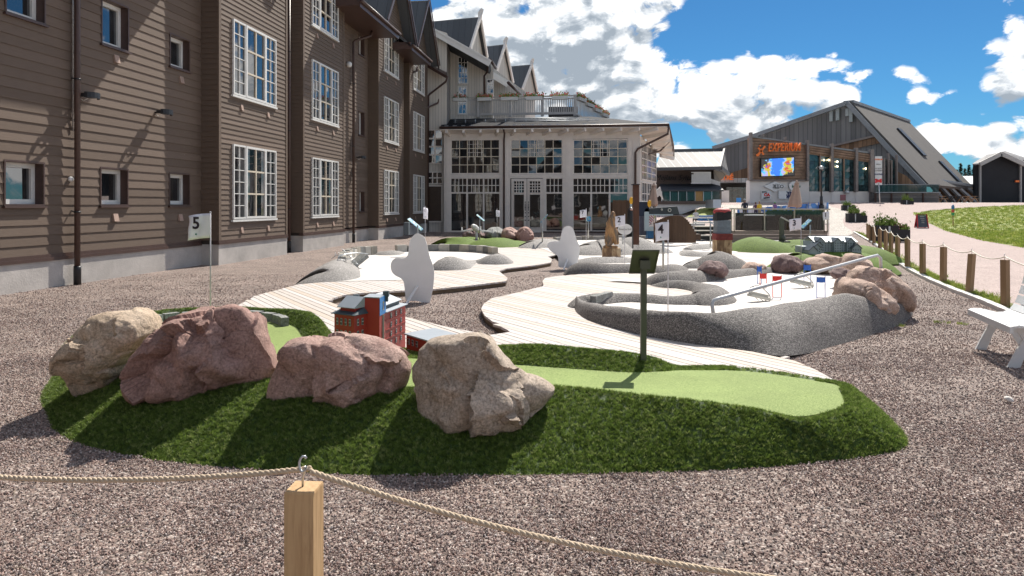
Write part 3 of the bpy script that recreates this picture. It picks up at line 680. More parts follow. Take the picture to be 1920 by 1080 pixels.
# ------------------------------------------------------------------ boulders on the mound
B = [((258, 580), (285, 592), (299, 618), (285, 640), (258, 662), (238, 680), (224, 700), (214, 722), (190, 740), (171, 747), (150, 737), (141, 718), (138, 700), (134, 684), (138, 660), (142, 642), (149, 622), (172, 598), (198, 588), (230, 582)),
     ((241, 690), (256, 667), (278, 640), (301, 615), (339, 592), (365, 590), (387, 589), (399, 576), (418, 571), (436, 569), (459, 576), (477, 596), (486, 622), (496, 652), (505, 672), (513, 690), (507, 712), (475, 727), (436, 744), (395, 759), (339, 757), (275, 754), (256, 735), (243, 709)),
     ((504, 750), (507, 720), (519, 690), (530, 660), (545, 641), (605, 634), (650, 630), (695, 630), (732, 641), (762, 664), (772, 690), (766, 715), (751, 744), (715, 752), (680, 756), (624, 761), (590, 766), (560, 768), (525, 763)),
     ((771, 689), (782, 672), (784, 655), (803, 638), (835, 628), (870, 627), (900, 629), (917, 636), (931, 655), (945, 672), (960, 687), (989, 703), (1018, 712), (1037, 728), (1036, 737), (1001, 768), (970, 785), (945, 800), (937, 826), (912, 830), (868, 824), (835, 829), (811, 827), (791, 805), (786, 780), (782, 754), (776, 720))]
rock(B[0], 5.2, .42, 'tan sandstone boulder, leftmost of the four on the turf mound', mt_tan, 3, 6, 9, .10, 'boulders on the front turf mound')
rock(B[1], 4.80, .36, 'dark red pointed boulder, tallest of the four on the turf mound', mt_red, 8, 6, 9, .11, 'boulders on the front turf mound')
rock(B[2], 4.58, .30, 'rounded oblong reddish boulder in front of the red model building', mt_rose, 12, 6, 7, .085, 'boulders on the front turf mound')
rock(B[3], 4.36, .34, 'buff angular boulder jutting to the right, rightmost on the turf mound', mt_buff, 21, 6, 10, .11, 'boulders on the front turf mound')

# ------------------------------------------------------------------ lane four: concrete with the long pebble berm
l4 = thing('golf_lane', 'white concrete golf lane with slalom gates behind the long dark pebbled berm', 'golf lane', (2.5, 8.5, 0), 'adventure golf lanes')
def gpoly(pts, z): return [G(x, y, z) for x, y in pts]
s4 = [(1138, 525.5), (1215, 521), (1262, 520), (1320, 521), (1375, 514), (1420, 509), (1480, 508), (1570, 503), (1600, 512), (1625, 530), (1620, 555), (1575, 580)]
p4 = [(p.x, p.y) for p in gpoly(s4, .125)]+[(3.1, 8.15), (2.3, 8.0), (1.5, 8.2), (1.05, 8.7), (1.0, 9.6), (1.28, 10.2)]+[(p.x, p.y) for p in gpoly([(1180, 556), (1250, 561), (1300, 560), (1340, 556), (1352, 549), (1345, 541), (1320, 534), (1285, 529), (1250, 527), (1212, 530)], .125)]
sheet('putting_surface', p4, .125, mt_conc, None, parent=l4)
fo = [(1076, 574, .1), (1082, 587, .1), (1105, 601, .1), (1145, 614, .1), (1200, 628, .1), (1300, 645, .1), (1400, 658, .08), (1470, 667, .05), (1540, 657, .0), (1620, 634, .0), (1685, 612, .0), (1712, 590, 0), (1700, 574, 0)]
fc = [(1087, 563, .14), (1100, 567, .2), (1122, 569, .27), (1155, 573, .31), (1220, 580, .36), (1300, 586, .39), (1380, 583, .40), (1460, 572, .41), (1530, 561, .42), (1590, 552, .43), (1640, 560, .36), (1680, 572, .22), (1690, 572, .1)]
FO = [G(*p) for p in fo]; FCc = [G(*p) for p in fc]; FI = [Vector((p.x+(.05 if i else .12), p.y+(.42 if i > 1 else .1), .1)) for i, p in enumerate(FCc)]
FM = [Vector(a).lerp(Vector(b), .40)+Vector((0, 0, .09)) for a, b in zip(FO, FCc)]
FN = [Vector(a).lerp(Vector(b), .5)+Vector((0, 0, .03)) for a, b in zip(FCc, FI)]
berm4, _ = loft([FO, FM, FCc, FN, FI], 150, 4, False, 'pebbled_berm', mt_pebble, l4, .03, 2.0)
def PX(pts, z=.2): return [(G(x, y, z).x, G(x, y, z).y) for x, y in pts]
def PC(pts): return PXL(pts)
ridge(PC([(1079, 566), (1090, 556), (1112, 552.5), (1153, 549), (1194, 550), (1256, 555), (1297, 552.5), (1322, 545), (1340, 538), (1322, 530.5), (1281, 526), (1248, 525.5), (1217, 531)]), [.4, .5, .5, .5, .5, .5, .55, .8, .7, .5, .45, .45, .3], [.12, .16, .17, .17, .16, .15, .17, .22, .22, .17, .15, .14, .06], 'pebbled_rim', mt_pebble, l4, .07, 90)
ridge(PC([(1218, 520), (1232, 514), (1248, 510.5), (1281, 506.5), (1315, 507), (1367, 505), (1400, 503.5), (1445, 500), (1500, 497)]), [.3, .55, .65, .7, .6, .5, .45, .4, .4], [.08, .18, .23, .25, .22, .18, .16, .15, .15], 'pebbled_rim', mt_pebble, l4, .08, 70)
mb = MB(); a = G(1112, 562, .2); mb.beam(a, a+Vector((.28, .35, .02)), .1, .1); mb.build('granite_block', mt_stone, l4)

# lane six: left concrete basin with stone kerb
l6 = thing('golf_lane', 'white concrete golf lane with a stone block rim in front of the hotel wall', 'golf lane', (-2, 14, 0), 'adventure golf lanes')
s6 = [(598, 527), (625, 527.5), (660, 526.5), (757, 524.5), (812, 507), (840, 498), (865, 494), (915, 490), (942, 484), (934, 476), (880, 472), (800, 471), (745, 472), (700, 474), (665, 477), (645, 488), (640, 500), (615, 512)]
sheet('putting_surface', [(p.x, p.y) for p in gpoly(s6, .107)], .107, mt_conc, None, parent=l6)
ridge(PC([(600, 522), (610, 510), (622, 497), (634, 488), (650, 482)]), [.8, 1.2, 1.3, 1.1, .7], [.08, .24, .34, .32, .15], 'pebbled_hump', mt_pebble_l, l6, 0, 50)
ridge(PC([(704, 473), (728, 470), (748, 470)]), [.7, .8, .7], [.12, .2, .14], 'pebbled_rim', mt_pebble_l, l6, .02, 30)
ridge(PC([(815, 503), (826, 488), (842, 481.5), (862, 486), (888, 488), (912, 481), (930, 476.5), (943, 480)]), [.4, .8, 1.0, .8, .5, .7, .9, .7], [.06, .24, .32, .2, .1, .2, .28, .12], 'pebbled_rim', mt_pebble_l, l6, .04, 90)
def blocks(path, size, z0, z1, parent, jit=.02, mats=None):
    P = catmull([(p[0], p[1], 0) for p in path], 400); i0 = P[0]; k = 0
    for p in P[1:]:
        if (p-i0).length >= size:
            d = (p-i0).normalized(); s = Vector((-d.y, d.x, 0))*.1; a = i0+d*.012; b = i0+d*(size-.012); zz = z1+random.uniform(-jit, jit)
            mb = MB(); mb.hexa([a-s+Vector((0, 0, z0)), b-s+Vector((0, 0, z0)), b+s+Vector((0, 0, z0)), a+s+Vector((0, 0, z0)), a-s*.9+Vector((0, 0, zz)), b-s*.9+Vector((0, 0, zz)), b+s*.9+Vector((0, 0, zz)), a+s*.9+Vector((0, 0, zz))])
            mb.build('kerb_stone', (mats or [mt_stone])[k % len(mats or [1])], parent); k += 1; i0 = p
mt_bl = [M('pale_block', (.42, .40, .36), .85, .2, 6, .3), M('dark_block', (.14, .14, .13), .85, .3, 6, .3), M('tan_block', (.34, .31, .26), .85, .2, 6, .3), M('grey_block', (.22, .22, .21), .85, .25, 6, .3)]
blocks(PX([(641, 497), (647, 486), (660, 479), (680, 476), (705, 474)], .15), .24, .05, .34, l6, .02, mt_bl[:1]+mt_bl[2:])
blocks(PX([(742, 473), (780, 471.5), (820, 471), (870, 472), (905, 474), (932, 478)], .1), .34, .05, .3, l6, .02, mt_bl)
# the pale tilted block and the drain at the left edge of this lane
mb = MB(); a = G(655, 502, .12); mb.beam(a, a+Vector((.3, .22, .26)), .34, .09); mb.build('granite_block', mt_stone, l6)

# lane two: behind the cutouts, round the carved wolf
l2 = thing('golf_lane', 'white concrete golf lane winding round the carved wolf on its stump', 'golf lane', (4, 20, 0), 'adventure golf lanes')
s2 = [(1000, 463), (1018, 456), (1050, 451), (1180, 449), (1310, 449), (1372, 451), (1386, 470), (1360, 486), (1300, 497), (1262, 505), (1180, 509), (1095, 505), (1060, 492), (1041, 476), (1020, 467)]
sheet('putting_surface', [(p.x, p.y) for p in gpoly(s2, .11)], .11, mt_conc, None, parent=l2)
ridge(PC([(1076, 499), (1087, 492), (1132, 493.5), (1182, 495), (1235, 498), (1264, 495), (1285, 500)]), [.5, .65, .65, .65, .65, .65, .4], [.14, .24, .24, .22, .2, .2, .08], 'pebbled_rim', mt_pebble, l2, .03, 80)
ridge(PC([(1085, 487), (1100, 483), (1132, 482), (1182, 482.5), (1200, 486)]), [.6, .9, 1.0, 1.0, .6], [.1, .18, .2, .18, .1], 'pebbled_rim', mt_pebble_l, l2, .03, 40)
ridge(PC([(1090, 470), (1100, 461), (1116, 453), (1140, 449), (1165, 447)]), [.8, 1.6, 2.0, 2.2, 1.6], [.08, .30, .42, .46, .35], 'pebbled_hump', mt_pebble_l, l2, .03, 60)
ridge(PC([(1160, 447), (1182, 444.5), (1206, 447), (1222, 458), (1232, 470)]), [1.4, 2.2, 2.2, 1.6, .8], [.35, .5, .48, .3, .06], 'pebbled_hump', mt_pebble_l, l2, .03, 40)
ridge(PC([(994, 461), (1002, 452), (1014, 448), (1030, 448), (1044, 452)]), [.9, 1.5, 1.5, 1.3, .7], [.1, .28, .32, .26, .1], 'pebbled_hump', mt_pebble_l, l2, .03, 40)
blocks(PX([(1040, 451), (1080, 449), (1140, 448), (1200, 448), (1235, 450), (1280, 453), (1310, 455)], .1), .5, .02, .24, l2, .02, mt_bl[:1]+mt_bl[2:3])
ridge(PC([(1287, 466), (1305, 458.5), (1334, 457.5)]), [.6, .8, .7], [.1, .2, .16], 'pebbled_rim', mt_pebble_l, l2, .05, 40)
ridge(PC([(1287, 467), (1298, 471), (1320, 472), (1342, 471)]), [.6, .8, .8, .6], [.1, .18, .16, .1], 'pebbled_rim', mt_pebble_l, l2, .05, 40)
ridge(PC([(1283, 499), (1298, 490), (1316, 484), (1336, 476), (1350, 471), (1366, 479), (1384, 489)]), [.5, .7, .8, 1.2, 1.4, 1.1, .5], [.08, .2, .24, .36, .42, .3, .06], 'pebbled_hump', mt_pebble, l2, .04, 60)

# ------------------------------------------------------------------ loose boulders beside lane four
def rk(pts, Y, dep, label, mat, seed, sub=5, amp=.08, grp='boulders beside the slalom lane', cuts=8): return rock(pts, Y, dep, label, mat, seed, sub, cuts, amp, grp)
rk([(1574, 551), (1579, 532), (1593, 525), (1624, 528), (1648, 539), (1667, 556), (1678, 575), (1672, 587), (1655, 600), (1641, 594), (1625, 590), (1605, 585), (1585, 570)], 8.75, .42, 'rounded pink boulder set in the right end of the long berm, nearest the bench', mt_pinkr, 31, 5, .1)
rk([(1580, 560), (1584, 525), (1595, 510), (1619, 501), (1645, 502), (1667, 508), (1684, 520), (1691, 539), (1699, 568), (1698, 585), (1680, 582), (1640, 590), (1600, 590)], 9.45, .5, 'large pink boulder that carries the right foot of the white pipe', mt_pinkr, 33, 5, .1)
rk([(1308, 508), (1317, 497), (1341, 491), (1361, 498), (1366, 507), (1363, 516), (1332, 518), (1311, 514)], 12.9, .35, 'low reddish boulder in front of the dark pebbled hump of the striped trunk', mt_plum, 35, 4)
rk([(1391, 506), (1398, 498), (1406, 493), (1420, 495), (1437, 500), (1430, 509), (1415, 512), (1394, 511)], 14.2, .3, 'small brown boulder just left of the back blue slalom gate', mt_pinkr, 37, 4)
rk([(1448, 503), (1452, 491), (1464, 480), (1483, 480), (1500, 487), (1510, 494), (1504, 503), (1476, 508), (1452, 510)], 14.2, .5, 'dark plum boulder with furrows at the foot of flag three', mt_plum, 39, 4)
rk([(1512, 493), (1535, 483), (1559, 480), (1583, 490), (1585, 500), (1571, 506), (1540, 507), (1519, 507)], 14.0, .5, 'wide pink boulder in front of the grey model hotel turf', mt_pinkr, 41, 4)
rk([(1584, 492), (1590, 480), (1601, 476), (1619, 484), (1632, 496), (1628, 508), (1600, 510), (1586, 507)], 12.6, .45, 'pink boulder behind the pipe, right of the wide one', mt_pinkr, 43, 4)
rk([(1556, 512), (1566, 506), (1585, 505), (1600, 512), (1598, 524), (1570, 524)], 11.6, .25, 'grey boulder under the pipe at the back of the slalom lane', mt_plum, 44, 4)
rk([(866, 442), (872, 432), (888, 429), (906, 434), (911, 446), (905, 453), (872, 453)], 29.5, .7, 'brown boulder left of the toy plane stand, by the glazed front', mt_plum, 45, 4, grp='boulders by the toy plane')
rk([(909, 443), (914, 430), (928, 426), (942, 430), (944, 450), (930, 455), (912, 452)], 29.8, .7, 'grey boulder right behind the toy plane flag', mt_stone, 47, 4, grp='boulders by the toy plane')
rk([(940, 442), (943, 431), (952, 426), (966, 430), (976, 440), (975, 452), (955, 455), (943, 450)], 29.2, .7, 'rounded pinkish boulder, third from the left by the glazed front', mt_rose, 49, 4, grp='boulders by the toy plane')
rk([(968, 445), (976, 428), (988, 425), (997, 432), (1000, 448), (992, 454), (972, 455)], 28.8, .7, 'two toned dark and pink boulder, rightmost by the glazed front', mt_red, 51, 4, grp='boulders by the toy plane')
rk([(1885, 748), (1890, 744), (1896, 745), (1898, 750), (1892, 753), (1886, 752)], 5.25, .04, 'single pale stone lying on the gravel at the right', mt_conc, 55, 3, grp='loose stones')

# ------------------------------------------------------------------ the gravel itself, stone by stone near the camera
gstops = [(0, (0.097, 0.080, 0.079)), (.18, (0.184, 0.146, 0.134)), (.38, (0.302, 0.213, 0.183)), (.58, (0.389, 0.270, 0.232)), (.75, (0.432, 0.333, 0.294)), (.9, (0.497, 0.416, 0.381)), (1, (0.670, 0.593, 0.546))]
mt_gs = M_rand('gravel_stone', gstops, .75)
pcs = []
for s in range(5):
    bm = bmesh.new(); bmesh.ops.create_icosphere(bm, subdivisions=1, radius=1); r = random.Random(s); sx, sy, sz = r.uniform(.8, 1.2), r.uniform(.6, .9), r.uniform(.45, .75)
    for v in bm.verts: v.co = Vector((v.co.x*sx, v.co.y*sy, v.co.z*sz))*r.uniform(.75, 1.2)
    me = bpy.data.meshes.new('gravel_piece'); bm.to_mesh(me); bm.free(); me.materials.append(mt_gs); pcs.append(bpy.data.objects.new('gravel_piece', me))
rg = np.random.default_rng(11); allp = []
for (y0, y1, dn) in ((2.1, 3.6, 8000), (3.6, 5.2, 6000), (5.2, 7.0, 3800), (7.0, 9, 1700), (9, 11, 1000), (11, 13, 500), (13, 15, 250)):
    xw = y1*.80+.6; n = int(dn*(y1-y0)*2*xw); allp.append(np.stack([rg.uniform(-xw, xw, n), rg.uniform(y0, y1, n)], 1))
gp = np.concatenate(allp)
out5 = [(g[0].x, g[0].y) for g in grid5[::4]]
bad = pip(gp[:, 0], gp[:, 1], out5) | pip(gp[:, 0], gp[:, 1], bwp) | pip(gp[:, 0], gp[:, 1], [(p.x, p.y) for p in FO]+[(p.x, p.y) for p in reversed(FI)]) | pip(gp[:, 0], gp[:, 1], p4)
edge_x = np.interp(gp[:, 1], sorted([p.y for p in CURB]+[cE[1], -6]), [x for _, x in sorted([(p.y, p.x) for p in CURB]+[(cE[1], cE[0]), (-6, 2.6)])])
bad |= gp[:, 0] > edge_x-.07
wallx = np.array([FW(0, -9.8).x+y*FS/FC*1.0 for y in gp[:, 1]]); bad |= gp[:, 0] < -9.2
gp = gp[~bad]; n = len(gp)
und = np.array([noise.noise(Vector((x*1.3, y*1.3, 5.0)))+.5*noise.noise(Vector((x*4, y*4, 1.0))) for x, y in gp]); keep = (und > -.28) | (rg.random(n) > .45); gp, und = gp[keep], und[keep]; n = len(gp)
g3 = np.stack([gp[:, 0], gp[:, 1], rg.uniform(.002, .010, n)+np.clip(und, 0, 1)*.014], 1)
sc_ = rg.uniform(.0043, .0078, n)*np.clip(.85+gp[:, 1]*.05, 1, 1.35)
gs = scatter('gravel_stones', g3, rg.uniform(0, 6.28, (n, 3)), sc_, rg.integers(0, 5, n), pcs)
gs['label'] = 'loose reddish grey gravel stones covering the ground'; gs['category'] = 'gravel'
# grass along the kerb and on the field
mt_blade = M_rand('grass_blade', [(0, (.10, .15, .02)), (.5, (.22, .30, .04)), (.85, (.36, .40, .09)), (1, (.50, .46, .18))], .6, .4, spec=.3)
gt = [piece('grass_tuft', tuft(10, .09, .04, .008, 20+s, 1.0), mt_blade) for s in range(3)]
vp = []; cpn = catmull([(p.x, p.y, 0) for p in CURB]+[(cE[0], cE[1], 0)], 400)
for i in range(4200):
    k = random.randrange(399); p = cpn[k]; cl = noise.noise(Vector((p.x*1.5, p.y*1.5, 0))); off = .07+abs(random.gauss(0, .16))
    if random.random() < .62+cl: vp.append((p.x+off, p.y+off*.35, .005))
vp = np.array(vp); n = len(vp)
o = scatter('verge_grass', vp, np.stack([rg.normal(0, .1, n), rg.normal(0, .1, n), rg.uniform(0, 6.28, n)], 1), rg.uniform(.4, 1.1, n), rg.integers(0, 3, n), gt); o['label'] = 'bright green grass growing along the kerb below the rope fence'; o['category'] = 'grass'
lp = [(p.x, p.y) for p in lawn]; xs_ = rg.uniform(14, 60, 60000); ys_ = 20+rg.random(60000)**1.6*50
k = pip(xs_, ys_, lp); xs_, ys_ = xs_[k], ys_[k]; n = len(xs_)
gt2 = [piece('grass_tuft', tuft(12, .13, .12, .02, 30+s, 1.1), mt_blade) for s in range(3)]
o = scatter('field_grass', np.stack([xs_, ys_, [T(y) for y in ys_]], 1), np.stack([rg.normal(0, .1, n), rg.normal(0, .1, n), rg.uniform(0, 6.28, n)], 1), rg.uniform(.35, 1.0, n), rg.integers(0, 3, n), gt2); o['label'] = 'rough green grass on the field beyond the pink road'; o['category'] = 'grass'
# ================================================================== hotel
mt_brown = M_planks('brown_stained_boards', [(0.122, 0.086, 0.060), (0.147, 0.104, 0.076), (0.132, 0.094, 0.069), (0.171, 0.122, 0.091)], .8, .72, (.6, .6, 8.0), 1.0, knots=False, dark=.45, wear=.70)
mt_brownr = M_planks('rough_brown_boards', [(0.122, 0.084, 0.060), (0.141, 0.100, 0.073), (0.161, 0.115, 0.086)], .8, .75, (.6, .6, 8.0), 1.0, knots=False, dark=.45, wear=.66)
mt_btrim = M('brown_painted_metal', (.075, .042, .034), .42, .15, 5, .1)
mt_roof = M_lines('slate_grey_roofing', (.10, .105, .11), (.06, .06, .065), 0, .45, .7, width=.05, var=.2)
mt_plinth = M('plinth_concrete', (.46, .43, .40), .85, .22, 1.6, .5, fine=30)
mt_frame = M('window_frame_white', (.72, .71, .68), .5, .06, 5, .08)
mt_sash = M('cream_sash', (.66, .58, .46), .5, .08, 5, .08)
mt_pane = M_glass_pane('window_glass')
mt_flap = M('pale_wood_flap', (.36, .25, .20), .7, .2, 8, .2)
mt_black = M('black_lamp_metal', (.018, .019, .022), .4, .2, 8, .1)
mt_curt = M_glass_pane('curtain_behind_glass', (.11, .105, .095), .03, 2.2)
WR, WBAY = -9.85, -9.40
hb = thing('hotel_building', 'long brown timber hotel with white windows filling the left side', 'hotel', FW(20, -12))
BAYS = [(408.6, 537), (567, 644), (708.6, 755), (767, 800.5)]; BU = [(u_at(a, WBAY), u_at(b, WBAY)) for a, b in BAYS]
mb = MB(); mb.fbox(-14, 37.9, -24, WR-.26, .0, 9.2)
for a, b in BU: mb.fbox(a+.03, b-.03, WR-.3, WBAY-.03, .0, 9.75)
mb.build('wall', M('wall_backing', (.06, .05, .042), .9), hb)
mb = MB(); mb.fbox(-14, BU[0][0]-.0, WR-.35, WR+.02, -.02, .50)
prev = BU[0]
for i, (a, b) in enumerate(BU):
    mb.fbox(a+.0, b-.0, WR-.3, WBAY+.02, -.02, .52)
    nb = BU[i+1][0] if i < 3 else 37.9; mb.fbox(b+.002, nb-.002, WR-.35, WR+.02, -.02, .50)
mb.build('plinth', mt_plinth, hb)
mb = MB(); mb.fbox(-14, BU[0][0]-.03, WR-.05, WR+.05, .50, .56); mb.fbox(-14, BU[0][0]-.03, WR-.05, WR+.035, .56, .62)
for i, (a, b) in enumerate(BU):
    mb.fbox(a-.03, b+.03, WBAY-.1, WBAY+.05, .52, .57); mb.fbox(a-.03, b+.03, WBAY-.1, WBAY+.04, .57, .62)
    nb = BU[i+1][0] if i < 3 else 37.9; mb.fbox(b+.031, nb-.031, WR-.05, WR+.05, .50, .56)
mb.build('plinth_ledge', mt_btrim, hb)

def course(u0, u1, w, h, t):
    mb = MB(); P = [FW(u0, w, 0), FW(u1, w, 0)]; n = Vector((FC, -FS, 0))
    a0, a1 = P; b0, b1 = a0+n*t, a1+n*t; up = Vector((0, 0, h)); lo = Vector((0, 0, -.008))
    mb.hexa([a0+lo, b0+lo, b1+lo, a1+lo, a0+up, a0+n*t*.25+up, a1+n*t*.25+up, a1+up]); return mb
CO = {}; NB = [0]; restb = {}
def put_course(u0, u1, w, z, h, t, mat, parent, single=True):
    if u1-u0 < .03: return
    if single and NB[0] < 288:
        key = (round(u0, 2), round(u1, 2), w, h)
        if key not in CO:
            org = FW((u0+u1)/2, w, 0); CO[key] = (course(u0, u1, w, h, t).mesh('cladding_board', mat, org), org)
        me, org = CO[key]; o = bpy.data.objects.new('cladding_board', me); COL.objects.link(o); o.parent = parent; ORG[o.name] = ORG[parent.name]
        o.location = org+Vector((0, 0, z))-ORG[parent.name]; NB[0] += 1
    else:
        m2 = course(u0, u1, w, h, t); r = restb.setdefault(mat.name, (MB(), mat)); r[0].add([tuple(Vector(v)+Vector((0, 0, z))) for v in m2.v], m2.f)
def clad(u0, u1, w, z0, z1, h, t, holes, mat, parent, zs=99):
    z = z0
    while z < z1-.01:
        cuts = sorted([(a, b) for a, b, c, d in holes if c < z+h-.01 and d > z+.01 and b > u0 and a < u1]); cur = u0
        for a, b in cuts: put_course(cur, a, w, z, h, t, mat, parent, z < zs); cur = b
        put_course(cur, u1, w, z, h, t, mat, parent, z < zs); z += h
# --- windows
def grid_window(A, Hh, N, W, z0, z1, cols, rows, parent, fr=.05, mu=.025, mats=None, name='window', depth=.05, panes=True, colx=None, glass=None, jit=.006):
    """framed window on a wall; A = left foot on the wall plane, Hh along the wall, N out of it"""
    mats = mats or (mt_frame, mt_frame); A = Vector(A); Hh = Vector(Hh).normalized(); N = Vector(N).normalized(); Z = Vector((0, 0, 1))
    def bx(mb, x0, x1, a, b, d0, d1, mi=0):
        p = lambda x, d, z: A+Hh*x+N*d+Z*(z-A.z)
        mb.hexa([p(x0, d0, a), p(x1, d0, a), p(x1, d1, a), p(x0, d1, a), p(x0, d0, b), p(x1, d0, b), p(x1, d1, b), p(x0, d1, b)], mi)
    mb = MB(); bx(mb, 0, fr, z0, z1, 0, depth); bx(mb, W-fr, W, z0, z1, 0, depth); bx(mb, fr, W-fr, z0, z0+fr, 0, depth-.001); bx(mb, fr, W-fr, z1-fr, z1, 0, depth-.001)
    xs = [fr+(W-2*fr)*i/cols for i in range(cols+1)] if colx is None else [fr+(W-2*fr)*c for c in colx]
    zs = [z0+fr+(z1-z0-2*fr)*i/rows for i in range(rows+1)]
    for x in xs[1:-1]: bx(mb, x-mu/2, x+mu/2, z0+fr, z1-fr, .004, depth-.012, 1)
    for z in zs[1:-1]: bx(mb, fr, W-fr, z-mu/2, z+mu/2, .004, depth-.014, 1)
    wo = mb.build(name, list(mats), parent)
    if panes:
        for i in range(len(xs)-1):
            for j in range(rows):
                m2 = MB(); q = [random.uniform(-jit, jit) for _ in range(2)]
                p = lambda x, z, k: A+Hh*x+N*(.012+k)+Z*(z-A.z)
                m2.quad(p(xs[i], zs[j], 0), p(xs[i+1], zs[j], q[0]), p(xs[i+1], zs[j+1], q[0]+q[1]), p(xs[i], zs[j+1], q[1])); m2.build('pane', glass or mt_pane, wo)
    else:
        m2 = MB(); p = lambda x, z: A+Hh*x+N*.012+Z*(z-A.z); m2.quad(p(fr, z0+fr), p(W-fr, z0+fr), p(W-fr, z1-fr), p(fr, z1-fr)); m2.build('pane', glass or mt_pane, wo)
    return wo
HU = Vector((FS, FC, 0)); HN = Vector((FC, -FS, 0))
def bay_window(u0, u1, z0, z1, w, parent, detail=True):
    W = u1-u0; k = .27
    mb = MB(); mb.fbox(u0-.05, u1+.05, w+.0, w+.075, z0-.07, z0-.015); mb.build('window_sill', mt_frame, parent)
    grid_window(FW(u0, w+.012, z0), HU, HN, W*k, z0, z1, 2, 6, parent, .045, .02, panes=False, depth=.055)
    grid_window(FW(u0+W*k, w+.014, z0), HU, HN, W*(1-2*k), z0, z1, 2, 3, parent, .06, .045, mats=(mt_frame, mt_sash), depth=.06, panes=detail)
    grid_window(FW(u0+W*(1-k), w+.012, z0), HU, HN, W*k, z0, z1, 2, 6, parent, .045, .02, panes=False, depth=.055)
    if z0 < 2:
        for x0_, x1_ in ((k+.035, k+.035+.055), (1-k-.035-.055, 1-k-.035)):
            m3 = MB(); n_ = 7
            for q_ in range(n_):
                xa, xb = x0_+(x1_-x0_)*q_/n_, x0_+(x1_-x0_)*(q_+1)/n_; da, db = .033+.004*(q_ % 2), .033+.004*((q_+1) % 2); m3.quad(FW(u0+W*xa, w+da, z0+.08), FW(u0+W*xb, w+db, z0+.08), FW(u0+W*xb, w+db, z1-.08), FW(u0+W*xa, w+da, z1-.08))
            m3.build('curtain', mt_curt, parent)
    for f in (.2, .82):
        mb = MB(); c = FW(u0+W*f, w, z0-.36); mb.hexa([c-HU*.055+HN*.02, c+HU*.055+HN*.02, c+HU*.055+HN*.06+Vector((0, 0, -.01)), c-HU*.055+HN*.06+Vector((0, 0, -.01)), c-HU*.055+Vector((0, 0, .14)), c+HU*.055+Vector((0, 0, .14)), c+HU*.055+HN*.03+Vector((0, 0, .15)), c-HU*.055+HN*.03+Vector((0, 0, .15))]); mb.build('vent_flap', mt_flap, parent)
WPX = [(434, 514.5), (583, 632), (719, 745.5), (774, 794)]
FLZ = [(.62+.13*4, .62+.13*19), (.62+.13*29, .62+.13*44), (.62+.13*53, .62+.13*67)]
Hb = .13
for i, (a, b) in enumerate(BU):
    wu = (u_at(WPX[i][0], WBAY), u_at(WPX[i][1], WBAY)); holes = [(wu[0]-.0, wu[1]+.0, z0, z1) for z0, z1 in FLZ]
    clad(a, b, WBAY, .62, 9.75, Hb, .026, holes, mt_brown, hb, zs=(6.9 if i == 0 else 6.6) if i < 2 else -1)
    for k, (z0, z1) in enumerate(FLZ):
        if i == 0 and k == 2: continue
        bay_window(wu[0], wu[1], z0, z1, WBAY, hb, True)
    # return wall of the bay that faces the camera, and corner boards
    mb = MB(); z = .62
    while z < 9.7:
        p0, p1 = FW(a, WR, z), FW(a, WBAY, z); q = -HU
        mb.hexa([p0, p1, p1+q*.024, p0+q*.024, p0+Vector((0, 0, Hb)), p1+Vector((0, 0, Hb)), p1+q*.006+Vector((0, 0, Hb)), p0+q*.006+Vector((0, 0, Hb))]); z += Hb
    mb.build('return_cladding', mt_brown, hb, kind='stuff')
# recessed wall on the left with deep small windows
def px_left(x): return x < 400
def rwin(x0, x1, xr, y0, y1):     # opening from px x0 to xr on the wall plane, glass set back
    u0, u1 = u_at(x0, WR), u_at(xr, WR); um = (u0+u1)/2; Y = um*FC-WR*FS; Ya = u_at((x0+x1)/2, WR-.2)*FC-(WR-.2)*FS
    h = .18 if px_left(x0) else .16; sn = lambda z: .62+h*round((z-.62)/h); return u0, u1, sn(CAMH+(HY-y1)/F0*Ya), sn(CAMH+(HY-y0)/F0*Ya)
RW_ = [rwin(8, 63, 79, 298, 389), rwin(188, 224, 237, 316, 390), rwin(317, 342, 353, 326, 390), rwin(10, 65, 81, -50, 41), rwin(190, 225, 238, 12, 93), rwin(318, 342, 353, 68, 134)]
RW_ += [rwin(673, 679, 682, 357, 395), rwin(672, 679, 682, 213, 252), rwin(672, 679, 682, 75, 106)]
holes = [(a, b, c, d) for a, b, c, d in RW_]
clad(5.5, BU[0][0]-.02, WR, .62, 9.1, .18, .022, holes, mt_brownr, hb, zs=6.6)
for i in range(3): clad(BU[i][1]+.01, BU[i+1][0]-.03, WR, .62, 9.1, .16, .022, holes, mt_brownr, hb, zs=6.6)
mb = MB()
for i, (a, b) in enumerate(BU):
    mb.fbox(a-.012, a+.10, WBAY+.001, WBAY+.034, .62, 9.7); mb.fbox(b-.10, b+.012, WBAY+.001, WBAY+.034, .62, 9.7)
mb.build('corner_board', mt_brown, hb)
for nm, (m2, mat) in restb.items(): m2.build('upper_cladding', mat, hb, kind='stuff')
for a, b, c, d in RW_:
    mb = MB(); t = .03; D = .2
    for (ua, ub, za, zb) in ((a-t, a, c-t, d+t), (b, b+t, c-t, d+t), (a, b, d, d+t), (a, b, c-t, c)):
        mb.fbox(ua, ub, WR-D-.05, WR+.03, za, zb)
    mb.build('window_reveal', mt_btrim, hb)
    mb = MB(); mb.fbox(a-.06, b+.06, WR+.0, WR+.07, c-t-.035, c-t-.002); mb.build('window_sill', mt_btrim, hb)
    grid_window(FW(a+.002, WR-D, c), HU, HN, (b-a)-.004, c+.002, d-.002, 1, 1, hb, .085, .03, depth=.06)
